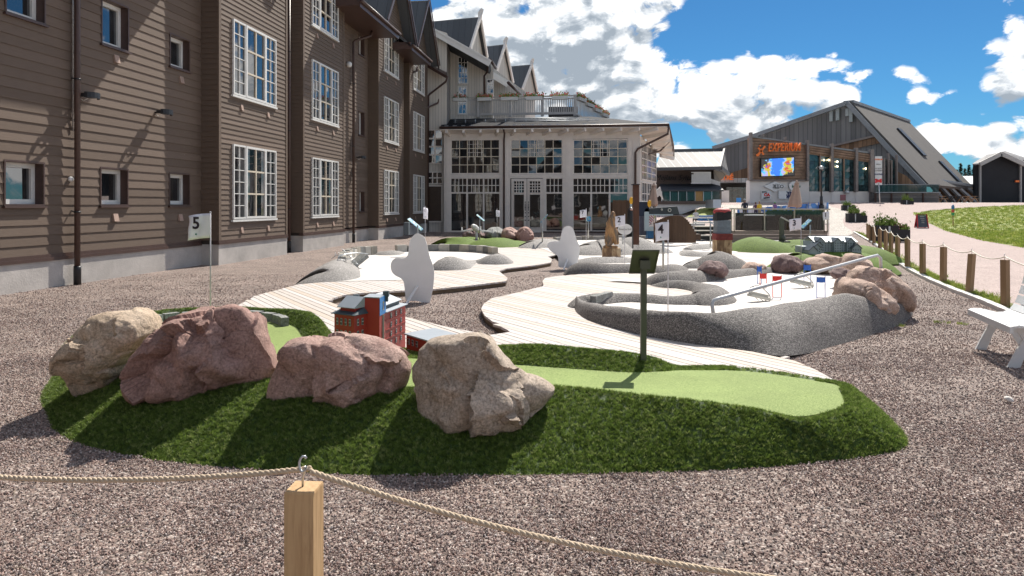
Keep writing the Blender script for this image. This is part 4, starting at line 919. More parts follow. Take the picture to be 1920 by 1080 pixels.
# lamps with curved black shades, flaps, downpipes
def wlamp(px, py, w, s=1.0):
    u = u_at(px, w); Y = u*FC-w*FS; z = CAMH+(HY-py)/F0*Y; c = FW(u, w, z)
    mb = MB(); mb.beam(c, c+HN*.30, .05, .035); o = mb.build('lamp_arm', mt_black, hb)
    mb = MB(); pts = []
    for k in range(9):
        a = math.pi*k/8; pts.append((math.cos(a), math.sin(a)))
    vs = []
    for (x, y) in pts:
        for (rr, zz) in ((.16, -.055), (.16, .055), (.145, .055), (.145, -.055)): vs.append(c+HN*(.26+rr*y*.9)-HU*(-x*rr*1.1)+Vector((0, 0, zz)))
    fs = [(k*4+j, k*4+(j+1) % 4, (k+1)*4+(j+1) % 4, (k+1)*4+j) for k in range(8) for j in range(4)]+[(3, 2, 1, 0), (32, 33, 34, 35)]
    mb.add(vs, fs); mb.fbox(u-.15, u+.15, w+.14, w+.27, z-.03, z+.03); mb.build('lamp_shade', mt_black, o)
    mb = MB(); mb.tube([c+Vector((0, 0, -.02)), c+HN*.1+Vector((0, 0, -.09)), c+HN*.2+Vector((0, 0, -.05))], .008, 6); mb.build('lamp_cable', mt_frame, o)
wlamp(147, 180, WR); wlamp(290, 211, WR); wlamp(668, 295, WR)
for (px, py) in ((216, 118), (338, 156), (214, 415), (336, 414)):
    u = u_at(px, WR); Y = u*FC-WR*FS; c = FW(u, WR, CAMH+(HY-py)/F0*Y); mb = MB()
    mb.hexa([c-HU*.07+HN*.02, c+HU*.07+HN*.02, c+HU*.07+HN*.07, c-HU*.07+HN*.07, c-HU*.07+Vector((0, 0, .15)), c+HU*.07+Vector((0, 0, .15)), c+HU*.07+HN*.035+Vector((0, 0, .16)), c-HU*.07+HN*.035+Vector((0, 0, .16))]); mb.build('vent_flap', mt_flap, hb)
for px, w, top in ((145, WR, 9.0), (542, WR, 9.0), (663, WR, 8.05), (757, WR, 8.0), (800, WR+.25, 6.9)):
    u = u_at(px, w+.14); mb = MB(); P = [FW(u, w+.14, .12), FW(u, w+.14, top)]
    if top < 8.9: P += [FW(u+.02, w+.17, top+.06), FW(u+.7, w+.62, top+.42), FW(u+.75, w+.66, top+.65)]
    mb.tube(P, .052, 10)
    o = mb.build('downpipe', mt_btrim, hb)
    mb = MB(); mb.lathe([(.064, 0), (.066, .3), (.062, .36)], FW(u, w+.14, .0), 12); mb.build('pipe_shoe', mt_black, o)
    for zz in (1.4, 3.9, 6.4):
        if zz < top: mb = MB(); mb.beam(FW(u, w, zz), FW(u, w+.14, zz-.03), .02, .02); mb.lathe([(.06, 0), (.06, .03)], FW(u, w+.14, zz-.04), 10); mb.build('pipe_bracket', mt_black, o)
mb = MB(); u = u_at(136, WR+.03); mb.tube([FW(u, WR+.035, 2.9), FW(u, WR+.035, 9)], .012, 6); mb.build('cable', mt_galv, hb)
mb = MB(); c = FW(u_at(129, WR), WR+.04, CAMH+(HY-336)/F0*(u_at(129, WR)*FC-WR*FS)); mb.ell(c, (.05, .05, .05), 8, 6); mb.build('sensor', mt_white, hb)
mb = MB(); u = u_at(650, WR); c = FW(u, WR+.1, CAMH+(HY-121)/F0*(u*FC-WR*FS)); mb.ell(c, (.12, .12, .12), 8, 6); mb.build('floodlight', mt_white, hb)
# roofs: main slope with its eave, and a gable over each bay
def slab(mb, pts, t, mi=0): mb.poly(pts, t, mi=mi)
mb = MB()
ev = WR+1.4; EV = [(-14, 16.8), (24.0, 28.9), (31.0, 34.6)]; wv = WR-.1; zv = 8.85+.854*(ev-wv); mb.poly([FW(-14, wv, zv), FW(37.9, wv, zv), FW(37.9, -17, 15.6), FW(-14, -17, 15.6)], .1)
for a, b in EV: mb.poly([FW(a, ev, 8.85), FW(b, ev, 8.85), FW(b, wv-.002, zv-.001), FW(a, wv-.002, zv-.001)], .1)
mb.poly([FW(37.9, -24, 8.85), FW(-14, -24, 8.85), FW(-14, -17.02, 15.6), FW(37.9, -17.02, 15.6)], .1)
mb.build('roof', mt_roof, hb)
mb = MB()

for a, b in EV: mb.fbox(a, b, ev-.03, ev+.02, 8.62, 8.86); mb.fbox(a, b, WR-.2, ev-.031, 8.68, 8.72); mb.fbox(a, a+.04, WR-.2, ev-.031, 8.72, 9.0); mb.fbox(b-.04, b, WR-.2, ev-.031, 8.72, 9.0)
mb.build('eave_board', mt_btrim, hb)
for a, b in EV: mb = MB(); mb.tube([FW(a, ev+.07, 8.83), FW(b, ev+.07, 8.83)], .065, 8); mb.build('gutter', mt_btrim, hb)
for i, (a, b) in enumerate(BU):
    c = (a+b)/2; hw = (b-a)/2+.5; zE, zP = 9.35, 12.35; f = WBAY+.55
    mb = MB(); mb.poly([FW(c-hw, f, zE), FW(c, f, zP), FW(c, -15, zP), FW(c-hw, -15, zE)], .1); mb.poly([FW(c+hw, f, zE), FW(c, f, zP+.002), FW(c, -15, zP+.002), FW(c+hw, -15, zE)], -.1)
    r = mb.build('gable_roof', mt_roof, hb)
    mb = MB(); th = .22
    for sgn in (-1, 1):
        e, p = FW(c+sgn*(hw+.04), f+.03, zE-.06), FW(c, f+.03, zP+.02); up = Vector((0, 0, th)); d = (p-e)
        mb.add([e, p, p-up, e-up, e-HN*.05, p-HN*.05, p-HN*.05-up, e-HN*.05-up], [(0, 1, 2, 3), (7, 6, 5, 4), (0, 4, 5, 1), (3, 2, 6, 7), (0, 3, 7, 4), (1, 5, 6, 2)])
        e2, p2 = FW(c+sgn*(hw+.06), f+.06, zE+.02), FW(c, f+.06, zP+.12); mb.beam(e2, p2, .04, .09, up=(0, 0, 1))
    mb.build('bargeboard', mt_btrim, r)
    mb = MB(); mb.poly([FW(a, WBAY, 9.7), FW(b, WBAY, 9.7), FW(c, WBAY, 12.15)], .1, nrm=HN); mb.build('gable_wall', mt_brown, r)
    mb = MB(); z = 9.7
    while z < 11.9:
        k = (12.2-z)/2.5; m2 = course(c-(b-a)/2*k, c+(b-a)/2*k, WBAY, Hb, .026); mb.add([tuple(Vector(v)+Vector((0, 0, z))) for v in m2.v], m2.f); z += Hb
    mb.build('gable_cladding', mt_brown, r, kind='stuff')
    mb = MB(); mb.fbox(a-.05, b+.05, WBAY+.0, WBAY+.12, 9.45, 9.6); mb.build('gable_rail', mt_btrim, r)

# ================================================================== link and white hotel wing behind
mt_cream = M_lines('pale_board_wall', (.62, .58, .52), (.30, .28, .26), 0, .16, .7, width=.08, var=.06, bmp=.3)
mt_creamp = M('pale_grey_trim', (.76, .70, .64), .6, .06, 4, .08)
ww = thing('hotel_wing', 'pale grey hotel wing with steep dark roofed gables behind the terrace', 'hotel wing', V(870, 240, 42))
mb = MB(); mb.poly([V(801, 440, 39.4), V(838, 440, 39.4), V(838, 62, 39.4), V(801, 50, 39.4)], 3.0, nrm=(0, -1, 0)); mb.build('wall', mt_cream, ww)
mb = MB(); mb.poly([V(838.3, 420, 41.5), V(925, 420, 41.5), V(925, 118, 41.5), V(838.3, 72, 41.5)], .3, nrm=(0, -1, 0)); mb.poly([V(925.5, 420, 46), V(985, 420, 46), V(985, 172, 46), V(925.5, 128, 46)], .3, nrm=(0, -1, 0)); mb.build('gable_wall', mt_cream, ww)
def vroof(mb, pts, t): mb.poly(pts, t, nrm=(0, 0, 1))
mb = MB(); a, b = V(808, 54, 39.0), V(919, 116, 39.0); bk = Vector((0, 6, 0)); mb.poly([a, b, b+bk, a+bk], .22); r = mb.build('verge_roof', mt_roof, ww)
mb = MB(); mb.beam(a+Vector((0, -.05, -.1)), b+Vector((0, -.05, -.1)), .06, .36); mb.beam(a+Vector((0, -.1, .06)), b+Vector((0, -.1, .06)), .06, .1); a, b = V(884, 118, 44.0), V(953, 158, 44.0); mb.beam(a, b, .08, .4); mb.build('white_bargeboard', mt_frame, ww)
mb = MB(); mb.poly([V(884, 116, 44.1), V(953, 156, 44.1), V(953, 156, 50), V(884, 116, 50)], .1); mb.build('verge_roof', mt_roof, ww)
mb = MB()
for a, b in (((919, 112), (930, 128)), ((953, 155), (975, 176))): mb.tube([V(a[0], a[1], 39), V(b[0], b[1], 42)], .09, 8)
mb.tube([V(916, 120, 39.5), V(914, 134, 39.8), V(908, 142, 40.6), V(908, 176, 40.6)], .06, 8); mb.build('gutter', mt_btrim, ww)
for (px, py, Y, lx, ly, rx, ry, tx, ty) in ((900, 33, 50, 881, 92, 913, 108, 790, 38), (947, 84, 58, 929, 139, 962, 156, 880, 88), (997, 122, 67, 979, 168, 1008, 176, 930, 126)):
    P = V(px, py, Y); E1 = V(lx, ly, Y-2.2); E2 = V(rx, ry, Y+2.2); Tp = V(tx, ty, Y+1.5); Tp.z = P.z; dv = Tp-P
    mb = MB(); mb.poly([E1, P, P+dv, E1+dv], .12); mb.poly([E2, P, P+dv, E2+dv], .12); g = mb.build('gable_roof', mt_roof, ww)
    w1, w2 = E1.lerp(P, .06)+dv*.06, E2.lerp(P, .06)+dv*.06; mb = MB(); mb.poly([w1, w2, P+dv*.06-Vector((0, 0, .15))], .1, nrm=(P-Tp).normalized()); mb.hexa([w1+dv, w2+dv, w2, w1, w1+dv, w2+dv, w2, w1]) if 0 else None
    lo = Vector((0, 0, -3)); mb.add([w1, w2, w2+lo, w1+lo], [(0, 1, 2, 3)]); mb.build('gable_wall', mt_cream, g)
    mb = MB(); mb.beam(E1-dv*.01, P-dv*.01+Vector((0, 0, .1)), .12, .3); mb.beam(E2-dv*.01, P-dv*.01+Vector((0, 0, .1)), .12, .3); mb.poly([P+Vector((-.12, -.1, 0)), P+Vector((.12, -.1, 0)), P+Vector((.2, -.1, .3)), P+Vector((.26, -.1, .55)), P+Vector((.1, -.1, .68)), P+Vector((-.05, -.1, .5)), P+Vector((-.16, -.1, .3))], .12, nrm=(0, -1, 0)); mb.build('bargeboard', mt_creamp, g)
HX_ = Vector((1, 0, 0)); NY_ = Vector((0, -1, 0))
def pxwin(px0, px1, py0, py1, Y, cols, rows, parent, **k):
    a = V(px0, py1, Y); b = V(px1, py0, Y); return grid_window(a, HX_, NY_, b.x-a.x, a.z, b.z, cols, rows, parent, **k)
pxwin(858, 878, 106, 158, 41.48, 3, 5, ww, fr=.07, mu=.03, panes=False); pxwin(912, 926, 148, 176, 41.47, 2, 3, ww, fr=.06, mu=.03, panes=False); pxwin(858, 876, 161, 215, 41.48, 2, 3, ww, fr=.09, mu=.04, panes=False)
pxwin(801, 830, 243, 307, 39.35, 2, 4, ww, fr=.05, mu=.09, mats=(mt_creamp, mt_creamp), panes=True)
pxwin(801, 830, 322, 345, 39.35, 3, 2, ww, fr=.05, mu=.06, mats=(mt_creamp, mt_creamp), panes=False); pxwin(801, 830, 347, 417, 39.35, 1, 1, ww, fr=.08, mats=(mt_creamp, mt_sash), glass=M('dark_door_wood', (.05, .025, .012), .4, .3, 3))
mb = MB(); mb.poly([V(800, 120, 39.0), V(838, 142, 38.2), V(838, 130, 40.5), V(800, 108, 40.5)], .15); mb.build('porch_roof', mt_btrim, ww)
mb = MB(); mb.tube([V(839, 143, 38.2), V(836, 153, 38.4), V(806, 176, 39.2), V(803, 180, 39.3), V(802, 435, 39.3)], .06, 8); mb.build('downpipe', mt_btrim, ww)

# ================================================================== glazed restaurant wing
UW = 38.2
def w_at(px, u=UW): r = (px-HX)/F0; return u*(r*FC-FS)/(FC+r*FS)
def RP(px, py, d=0.0):         # point of the front wall seen at this pixel, d metres nearer
    u = UW-d; w = w_at(px, u); p = FW(u, w, 0); p.z = CAMH+(HY-py)/F0*p.y; return p
rs = thing('restaurant_building', 'pale grey glazed restaurant front with roof terrace in the centre', 'restaurant', RP(1010, 436))
RH = Vector((FC, -FS, 0)); RN = Vector((-FS, -FC, 0))
wL, wR = w_at(833), w_at(1200); zT = 5.55
mt_rglass = M_glass_pane('restaurant_glass', (.012, .014, .016), .02, 1.9)
mb = MB(); mb.fbox(UW+.03, UW+11, wL, wR, 0, zT-.02); mb.build('wall', M('dark_interior', (.02, .018, .016), .9), rs)
mb = MB()
def rbox(px0, px1, py0, py1, d0, d1, mi=0):
    a, b = w_at(px0), w_at(px1); z1 = RP((px0+px1)/2, py0).z; z0 = max(RP((px0+px1)/2, py1).z, 0); mb.fbox(UW-d1, UW-d0, a, b, z0, z1, mi)
for a, b in ((833, 845), (938, 957), (1055.5, 1074), (1177.5, 1200)): rbox(a, b, 246, 437, -.03, .10)
for a, b in ((837, 841), (944, 951), (1061, 1068), (1186, 1192)): rbox(a, b, 262, 437, .10, .13)
rbox(833, 1200, 238, 261.5, -.03, .08); rbox(845, 938, 327, 334, -.02, .07); rbox(957, 1055.5, 327, 334, -.02, .07); rbox(1074, 1177.5, 327, 334, -.02, .07)
rbox(845, 938, 434, 437.5, -.02, .09); rbox(1018, 1055.5, 434, 437.5, -.02, .09); rbox(1074, 1177.5, 434, 437.5, -.02, .09)
mb.build('front_frame', mt_creamp, rs)
mb = MB(); rbox(1018, 1074, 433.6, 440, .1, .14); rbox(1074, 1178, 433.6, 440, .1, .14); mb.build('dark_base', M('dark_base', (.05, .025, .02), .7), rs)
def rgw(px0, px1, py0, py1, cols, rows, **k):
    A = RP(px0, py1); B = RP(px1, py1); Tz = RP(px0, py0).z; return grid_window(A, RH, RN, (B-A).length, A.z, Tz, cols, rows, rs, glass=mt_rglass, **k)
mm = (mt_creamp, mt_sash)
for a, b in ((845, 938), (957, 1055.5), (1074, 1177.5)):
    rgw(a, b, 261.5, 327, 6, 4, fr=.07, mu=.045, mats=mm, jit=.012)
    # finer bars in the upper middle
    p0, p1 = a+(b-a)/3, a+(b-a)*2/3; m0 = MB(); A = RP(p0, 294); B = RP(p1, 294); zt = RP(p0, 263).z
    for k in range(1, 8):
        if k % 2: x = A.lerp(B, k/8)+RN*.03; m0.beam(x, Vector((x.x, x.y, zt)), .03, .02, up=RN)
    for k in range(1, 4):
        if k % 2: z = A.z+(zt-A.z)*k/4; m0.beam(Vector((A.x, A.y, z))+RN*.03, Vector((B.x, B.y, z))+RN*.03, .03, .02)
    m0.build('fine_glazing_bar', mt_creamp, rs)
for a, b in ((845, 938), (1074, 1177.5)):
    for k in range(3):
        x0, x1 = a+(b-a)*k/3, a+(b-a)*(k+1)/3; rgw(x0, x1, 334, 361.5, 4, 2, fr=.04, mu=.04, mats=(mt_creamp, mt_creamp), panes=False); rgw(x0, x1, 361.5, 434, 1, 1, fr=.05, mats=mm)
rgw(1023, 1055.5, 334, 361.5, 4, 2, fr=.04, mu=.04, mats=(mt_creamp, mt_creamp), panes=False); rgw(1023, 1055.5, 361.5, 434, 1, 1, fr=.05, mats=mm)
for x0, x1 in ((959, 987.5), (988.5, 1018)):
    mb = MB(); rbox(x0, x1, 335, 437, .0, .05); dr = mb.build('door', mt_creamp, rs)
    A = RP(x0+4, 362, .052); B = RP(x1-4, 362, .052)
    grid_window(A, RH, RN, (B-A).length, A.z, RP(x0, 339).z, 4, 4, rs, fr=.03, mu=.04, mats=(mt_creamp, mt_creamp), panes=False, glass=mt_rglass)
    A = RP(x0+4, 427, .052); B = RP(x1-4, 427, .052); grid_window(A, RH, RN, (B-A).length, A.z, RP(x0, 364).z, 1, 1, rs, fr=.03, mats=(mt_creamp, mt_creamp), glass=mt_rglass)
    mb = MB(); x = x1-2.5 if x0 < 970 else x0+2.5
    for yy in (379, 389, 399, 406, 413): p = RP(x, yy, .06); mb.ell(p, (.035, .03, .035), 6, 4)
    p = RP(x, 395, .12); mb.beam(p, p+Vector((0, 0, .4)), .03, .03); mb.build('door_handle', mt_black, dr)
mb = MB(); rbox(1018, 1023, 334, 437, -.02, .09); mb.build('door_post', mt_creamp, rs)
# curtains seen inside as reflections are left to the glass; diagonal bay to the right
A = FW(UW, wR, 0); B = FW(43.2, w_at(1230, 43.2), 0); Hd = (B-A).normalized(); Nd = Vector((Hd.y, -Hd.x, 0)); L = (B-A).length
mb = MB(); mb.hexa([A, B, B+Vector((-3, 2, 0)), A+Vector((-3, 2, 0)), A+Vector((0, 0, 5.3)), B+Vector((0, 0, 4.9)), B+Vector((-3, 2, 4.9)), A+Vector((-3, 2, 5.3))]); mb.build('bay_wall', mt_creamp, rs)
for k in range(3):
    q = A+Hd*(L*(.06+.31*k)); grid_window(q+Nd*.01, Hd, Nd, L*.29, 2.9, 4.9, 3, 5, rs, fr=.06, mu=.05, mats=(mt_creamp, mt_creamp), panes=False, glass=mt_rglass); grid_window(q+Nd*.01, Hd, Nd, L*.29, .3, 2.8, 2, 4, rs, fr=.06, mu=.05, mats=(mt_creamp, mt_creamp), panes=False, glass=mt_rglass)
# roof
eL, eR = RP(824, 240, .75), RP(1254, 236, .75); eR.z = eL.z = 5.78
tL = FW(41.0, w_at(836, 41.0), 6.72); tR = FW(41.0, w_at(1108, 41.0), 6.72); eB = V(1263, 296, 46); eB.z = 4.65; mR = FW(48, 4, 6.4)
mt_dk = M_lines('dark_ribbed_roof', (.018, .02, .026), (.035, .035, .04), 0, .30, .75, width=.06, metal=0)
mb = MB(); mb.poly([eL, eR, tR, tL], .06); mb.poly([eR, eB, mR, tR], .06); mb.poly([tL, tR, mR, FW(49, wL, 6.72)], .06); mb.build('roof', mt_dk, rs)
mb = MB(); lo = Vector((0, 0, -.09)); s1 = FW(UW+.3, wL, 5.45); s2 = FW(UW+.3, wR, 5.45); mb.poly([eL+lo, eR+lo, s2, s1], .04); mb.poly([eR+lo, eB+lo, FW(43.5, 4.0, 4.6), s2+Vector((.01, 0, 0))], .04); mb.build('soffit', mt_creamp, rs)
for k in range(13):
    mb = MB(); a = eL.lerp(eR, (k+.4)/13)+Vector((0, 0, -.2)); b = s1.lerp(s2, (k+.4)/13)+Vector((0, 0, -.1)); mb.beam(a, b, .12, .2); mb.build('rafter', mt_creamp, rs)
for k in range(5):
    mb = MB(); a = eR.lerp(eB, (k+.5)/5)+Vector((0, 0, -.2)); b = s2.lerp(FW(43.5, 4.0, 4.6), (k+.5)/5)+Vector((0, 0, -.12)); mb.beam(a, b, .14, .24); mb.build('rafter', mt_creamp, rs)
mb = MB(); mb.tube([eL, eR, eR.lerp(eB, .5)+Vector((.1, 0, -.15)), eB], .07, 8); mb.build('gutter', mt_btrim, rs)
mb = MB(); mb.tube([RP(944, 243, .75), RP(946, 250, .5), RP(945, 262, .18), RP(945, 436, .18)], .05, 8); mb.build('downpipe', mt_btrim, rs)
mb = MB(); mb.tube([eR+Vector((0, 0, -.05)), eR+Vector((-.05, 0, -.5)), RP(1196, 279, .2), RP(1191.5, 286, .2), RP(1191, 455, .2)], .06, 8); mb.build('downpipe', mt_btrim, rs)
mb = MB(); mb.tube([eR.lerp(eB, .35)+Vector((0, 0, -.1)), V(1238, 283, 41), V(1203, 293, 39), V(1192.5, 296, 38)], .05, 8); mb.build('downpipe', mt_btrim, rs)
mb = MB()
for j in range(3):
    f = .35+.16*j; a, b = eL.lerp(tL, f), eR.lerp(tR, f); a, b = a.lerp(b, .06), a.lerp(b, .80); mb.tube([a+Vector((0, 0, .12)), b+Vector((0, 0, .12))], .02, 6)
for k in range(14): a = eL.lerp(eR, .07+.72*k/13).lerp(tL.lerp(tR, .07+.72*k/13), .5); mb.beam(a, a+Vector((0, 0, .18)), .03, .03)
mb.build('snow_guard', mt_galv, rs)
for k in range(20):
    if k in (4, 5, 15): continue
    a = eL.lerp(eR, .02+k*.040).lerp(tL.lerp(tR, .02+k*.040), .12); mb = MB(); mb.beam(a+Vector((0, 0, .03)), a+RH*.22+Vector((0, 0, .03)), .05, .03); mb.build('roof_tread', mt_galv, rs)
# terrace balustrade
bw0, bw1 = w_at(838, 40.9), w_at(1078, 40.9); zb0, zb1 = 6.86, 7.98; mt_rail = M('weathered_grey_rail', (.47, .455, .44), .7, .12, 5, .15)
mb = MB(); mb.fbox(40.84, 40.96, bw0, bw1, zb1-.07, zb1); mb.fbox(40.87, 40.93, bw0, bw1, zb0, zb0+.14); mb.fbox(40.87, 40.93, bw0, bw1, zb1-.22, zb1-.14); mb.build('hand_rail', mt_rail, rs)
n = 72
for k in range(n):
    w = bw0+(bw1-bw0)*(k+.5)/n; mb = MB(); mb.fbox(40.88, 40.92, w-.028, w+.028, zb0+.14, zb1-.22); mb.build('baluster', mt_rail, rs)
for k in range(5): w = bw0+(bw1-bw0)*k/4; mb = MB(); mb.fbox(40.83, 40.97, w-.09, w+.09, zb0-.1, zb1+.03); mb.build('rail_post', mt_rail, rs)
s0, s1 = FW(40.9, bw1, 0), FW(47, bw1+2.0, 0); mb = MB(); mb.beam(s0+Vector((0, 0, zb1)), s1+Vector((0, 0, zb1-.55)), .12, .07); mb.beam(s0+Vector((0, 0, zb0+.05)), s1+Vector((0, 0, zb0-.45)), .08, .1)
for k in range(26): p = s0.lerp(s1, k/26); mb.beam(p+Vector((0, 0, zb0)), p+Vector((0, 0, zb1-.55*k/26)), .06, .05)
mb.build('side_balustrade', mt_rail, rs)
# flower boxes on the rail
mt_leaf = M_rand('flower_leaf', [(0, (.05, .12, .02)), (.6, (.14, .26, .04)), (1, (.30, .38, .08))], .6); mt_flow = M_rand('flower_petal', [(0, (.55, .03, .03)), (.6, (.75, .08, .10)), (1, (.8, .25, .25))], .5)
def flower_box(c, dirv, L, label, flat=True):
    t = thing('flower_box', label, 'flower box', c, 'flower boxes on the terrace rail'); c = Vector(c); mb = MB(); mb.beam(c-dirv*L/2, c+dirv*L/2, .22, .2); mb.build('box', mt_frame if flat else mt_rail, t)
    mb = MB(); mf = MB()
    for k in range(int(L*260)):
        p = c+dirv*random.uniform(-L/2-.05, L/2+.05)+Vector((random.gauss(0, .06), random.gauss(0, .06), .1+abs(random.gauss(0, .11)))); a = random.uniform(0, 6.3); e = Vector((math.cos(a)*.04, math.sin(a)*.02, random.uniform(-.02, .03))); f = Vector((random.uniform(-.03, .03), 0, .04))
        (mf if random.random() < .38 and p.z > c.z+.14 else mb).add([p-e, p-f, p+e, p+f], [(0, 1, 2, 3)])
    mb.build('leaves', mt_leaf, t, kind='stuff'); mf.build('petals', mt_flow, t, kind='stuff')
for i, (a, b) in enumerate(((851, 874), (896, 921), (940, 971), (987, 1017), (1035, 1065))):
    lb = ['leftmost on the rail, mostly leaves', 'second from left with few red blooms', 'in the middle, full of red blooms', 'second from right, red and yellow', 'rightmost on the front rail, against the sky'][i]
    w0, w1 = w_at(a, 40.9), w_at(b, 40.9); flower_box(FW(40.78, (w0+w1)/2, zb1-.16), RH, w1-w0, 'terrace flower box '+lb)
for i, f in enumerate((.12, .36, .6, .84)): p = s0.lerp(s1, f)+Vector((.12, 0, zb1-.1-.55*f)); flower_box(p, (s1-s0).normalized(), 1.3, 'flower box on the receding side rail of the terrace, %s' % ['nearest the corner post', 'second from the corner post', 'third from the corner post', 'farthest from the corner post'][i], False)
# dark lounge seat and a sloping stair rail on the terrace
mb = MB(); c = FW(43, w_at(1056, 43), 6.8); mb.box(c.x-.9, c.x+.9, c.y-.3, c.y+.3, 6.78, 7.15); mb.box(c.x-.9, c.x+.9, c.y+.3, c.y+.45, 6.78, 7.65); mb.box(c.x+.7, c.x+.9, c.y-.3, c.y+.3, 7.15, 7.5); mb.box(c.x-.9, c.x-.7, c.y-.3, c.y+.3, 7.15, 7.5)
o = mb.build('sofa', M('dark_rattan', (.02, .02, .025), .7), org=(c.x, c.y, 6.78)); tag(o, 'dark rattan sofa standing on the roof terrace behind the rail', 'sofa')

# ================================================================== neighbours behind the camera, seen only mirrored in the glass
def plain_chalet(cx, cy, w, d, h, rz, label):
    t = thing('chalet', label, 'chalet', (cx, cy, 0)); mt_brown = M('brown_wall_painted_shade', (.035, .026, .02), .9); mb = MB(); mb.box(cx-w/2, cx+w/2, cy-d/2, cy+d/2, 0, h); mb.build('wall', mt_brown, t)  # shade is put into the wall colour, so sunlit gables mirror dark
    mb = MB(); mb.poly([(cx-w/2-.6, cy+d/2+.6, h-.3), (cx, cy+d/2+.6, h+rz), (cx, cy-d/2-.6, h+rz), (cx-w/2-.6, cy-d/2-.6, h-.3)], .2); mb.poly([(cx, cy+d/2+.6, h+rz), (cx+w/2+.6, cy+d/2+.6, h-.3), (cx+w/2+.6, cy-d/2-.6, h-.3), (cx, cy-d/2-.6, h+rz)], .2); mb.build('roof', mt_roof, t)
    mb = MB(); mb.poly([(cx-w/2, cy+d/2, h), (cx+w/2, cy+d/2, h), (cx, cy+d/2, h+rz-.2)], .1, nrm=(0, 1, 0)); mb.build('gable', mt_brown, t)
    for k in range(4): grid_window((cx+w/2-1.2-k*w/4.4, cy+d/2+.02, 1.2), (-1, 0, 0), (0, 1, 0), 1.3, 1.2, 3.0, 2, 3, t, panes=False)
plain_chalet(-8, -30, 13, 9, 5, 5, 'brown gabled chalet behind the viewer, left'); plain_chalet(12, -34, 15, 9, 5.5, 5, 'brown gabled chalet behind the viewer, right'); plain_chalet(44, 2, 12, 12, 3, 3, 'brown gabled chalet beyond the road on the right')
# ================================================================== chalet restaurant beyond
def pbox(mb, x0, x1, y0, y1, Y, dep, mi=0):
    a = V(x0, y1, Y); b = V(x1, y0, Y); mb.box(a.x, b.x, Y, Y+dep, a.z, b.z, mi)
def pq(mb, pts, Y, th, mi=0):
    """outline given as (px, py[, Y]) and thickness away from the viewer"""
    mb.poly([V(p[0], p[1], p[2] if len(p) > 2 else Y) for p in pts], th, nrm=(0, -1, 0), mi=mi)
mt_dwood = M('dark_brown_boarding', (.13, .095, .08), .75, .2, 3, .2)
mt_ribr = M_lines('pale_ribbed_sheet_roof', (.24, .23, .225), (.45, .44, .43), 0, .62, .6, width=.14, metal=0, var=.12)
mt_wgrey = M('white_rendered_wall', (.66, .66, .65), .8, .08, 1, .1)
mt_clear = M_clear('clear_glass')
ch = thing('chalet_restaurant', 'dark timber chalet restaurant with pale ribbed metal roof behind the glazed wing', 'chalet', V(1290, 384, 56))
mb = MB(); pbox(mb, 1222, 1341, 317, 384, 57, 8); mb.build('wall', mt_dwood, ch)
mb = MB(); mb.poly([V(1228, 316, 55), V(1350, 314, 55), V(1357, 282, 60), V(1240, 284, 60)], .15); mb.poly([V(1351, 314, 55), V(1366, 325, 60), V(1357.5, 282, 60)], .1); mb.build('roof', mt_ribr, ch)
mb = MB(); mb.beam(V(1228, 317, 55), V(1350, 315, 55), .2, .25); mb.beam(V(1350, 315, 55), V(1358, 281, 60), .15, .3); mb.beam(V(1240, 283, 60.1), V(1358, 281, 60.1), .4, .25); mb.beam(V(1352, 315, 55), V(1366, 326, 60), .2, .3); mb.build('verge_board', M('verge_dark', (.10, .10, .105), .6), ch)
mb = MB(); pq(mb, [(1341, 384), (1353, 384), (1353, 355), (1341, 350)], 57.2, 4); pq(mb, [(1338, 318, 56), (1364, 326, 60), (1350, 340, 60), (1340, 345, 56)], 56, .2); mb.build('side_wall', M('side_boarding', (.14, .12, .105), .75, .2), ch)
mb = MB(); mb.poly([V(1234, 356, 54.2), V(1357, 356, 54.2), V(1345, 344, 57), V(1238, 345, 57)], .12); mb.build('awning', M('dark_blue_roofing', (.045, .052, .065), .6, .15), ch)
mb = MB(); pbox(mb, 1234, 1338, 377, 383, 54.3, 3); mb.build('terrace_floor', mt_dwood, ch)
for k in range(7):
    x0, x1 = 1241+k*15.6, 1241+(k+1)*15.6
    mb = MB(); pbox(mb, x0+.6, x1-.6, 358, 377, 54.5, .03)
    if k == 4: mb.build('plywood_panel', M('osb_board', (.50, .30, .13), .8, .2, 6), ch)
    else: mb.build('glass_panel', mt_clear, ch)
    mb = MB(); pbox(mb, x0-.5, x0+.5, 356, 378, 54.4, .1); mb.build('rail_post', mt_galv, ch)
mb = MB(); pbox(mb, 1246, 1337, 360, 377, 56.95, .1); mb.build('terrace_door', M_glass_pane('chalet_glass'), ch)
mb = MB()
for k in range(19): x = 1297+k*1.92; pbox(mb, x, x+1.35, 323.5 if k > 1 else 327, 343, 55.2, .05)
pbox(mb, 1296.5, 1333, 322.3, 324, 55.15, .1); pbox(mb, 1296, 1333, 342.5, 344.5, 55.15, .12); pq(mb, [(1333, 344, 55.2), (1350, 348, 54.2), (1350, 341, 54.2), (1333, 335, 55.2)], 55, .08); mb.build('balcony_rail', mt_frame, ch, kind='stuff')
mb = MB(); pq(mb, [(1228, 402), (1278, 402), (1312, 389), (1338, 388), (1338, 382), (1228, 382)], 54.4, 2); mb.build('foundation', mt_wgrey, ch)
a = V(1264, 333, 56.85); text('Mejlans Sylta', .62, a+Vector((-.1, -.06, -.02)), M('script_lettering', (.012, .012, .015), .6), ch, ext=.02, shear=.35, sx=.95)
mb = MB(); mb.poly([V(1228, 360, 50), V(1238, 350, 50), V(1244, 375, 50), V(1238, 366, 50), V(1230, 372, 50)], .2, nrm=(0, -1, 0)); o = mb.build('porch_gable', mt_frame, org=V(1236, 372, 50)); tag(o, 'small white gable ornament roof at the corner of the glazed wing', 'porch roof')
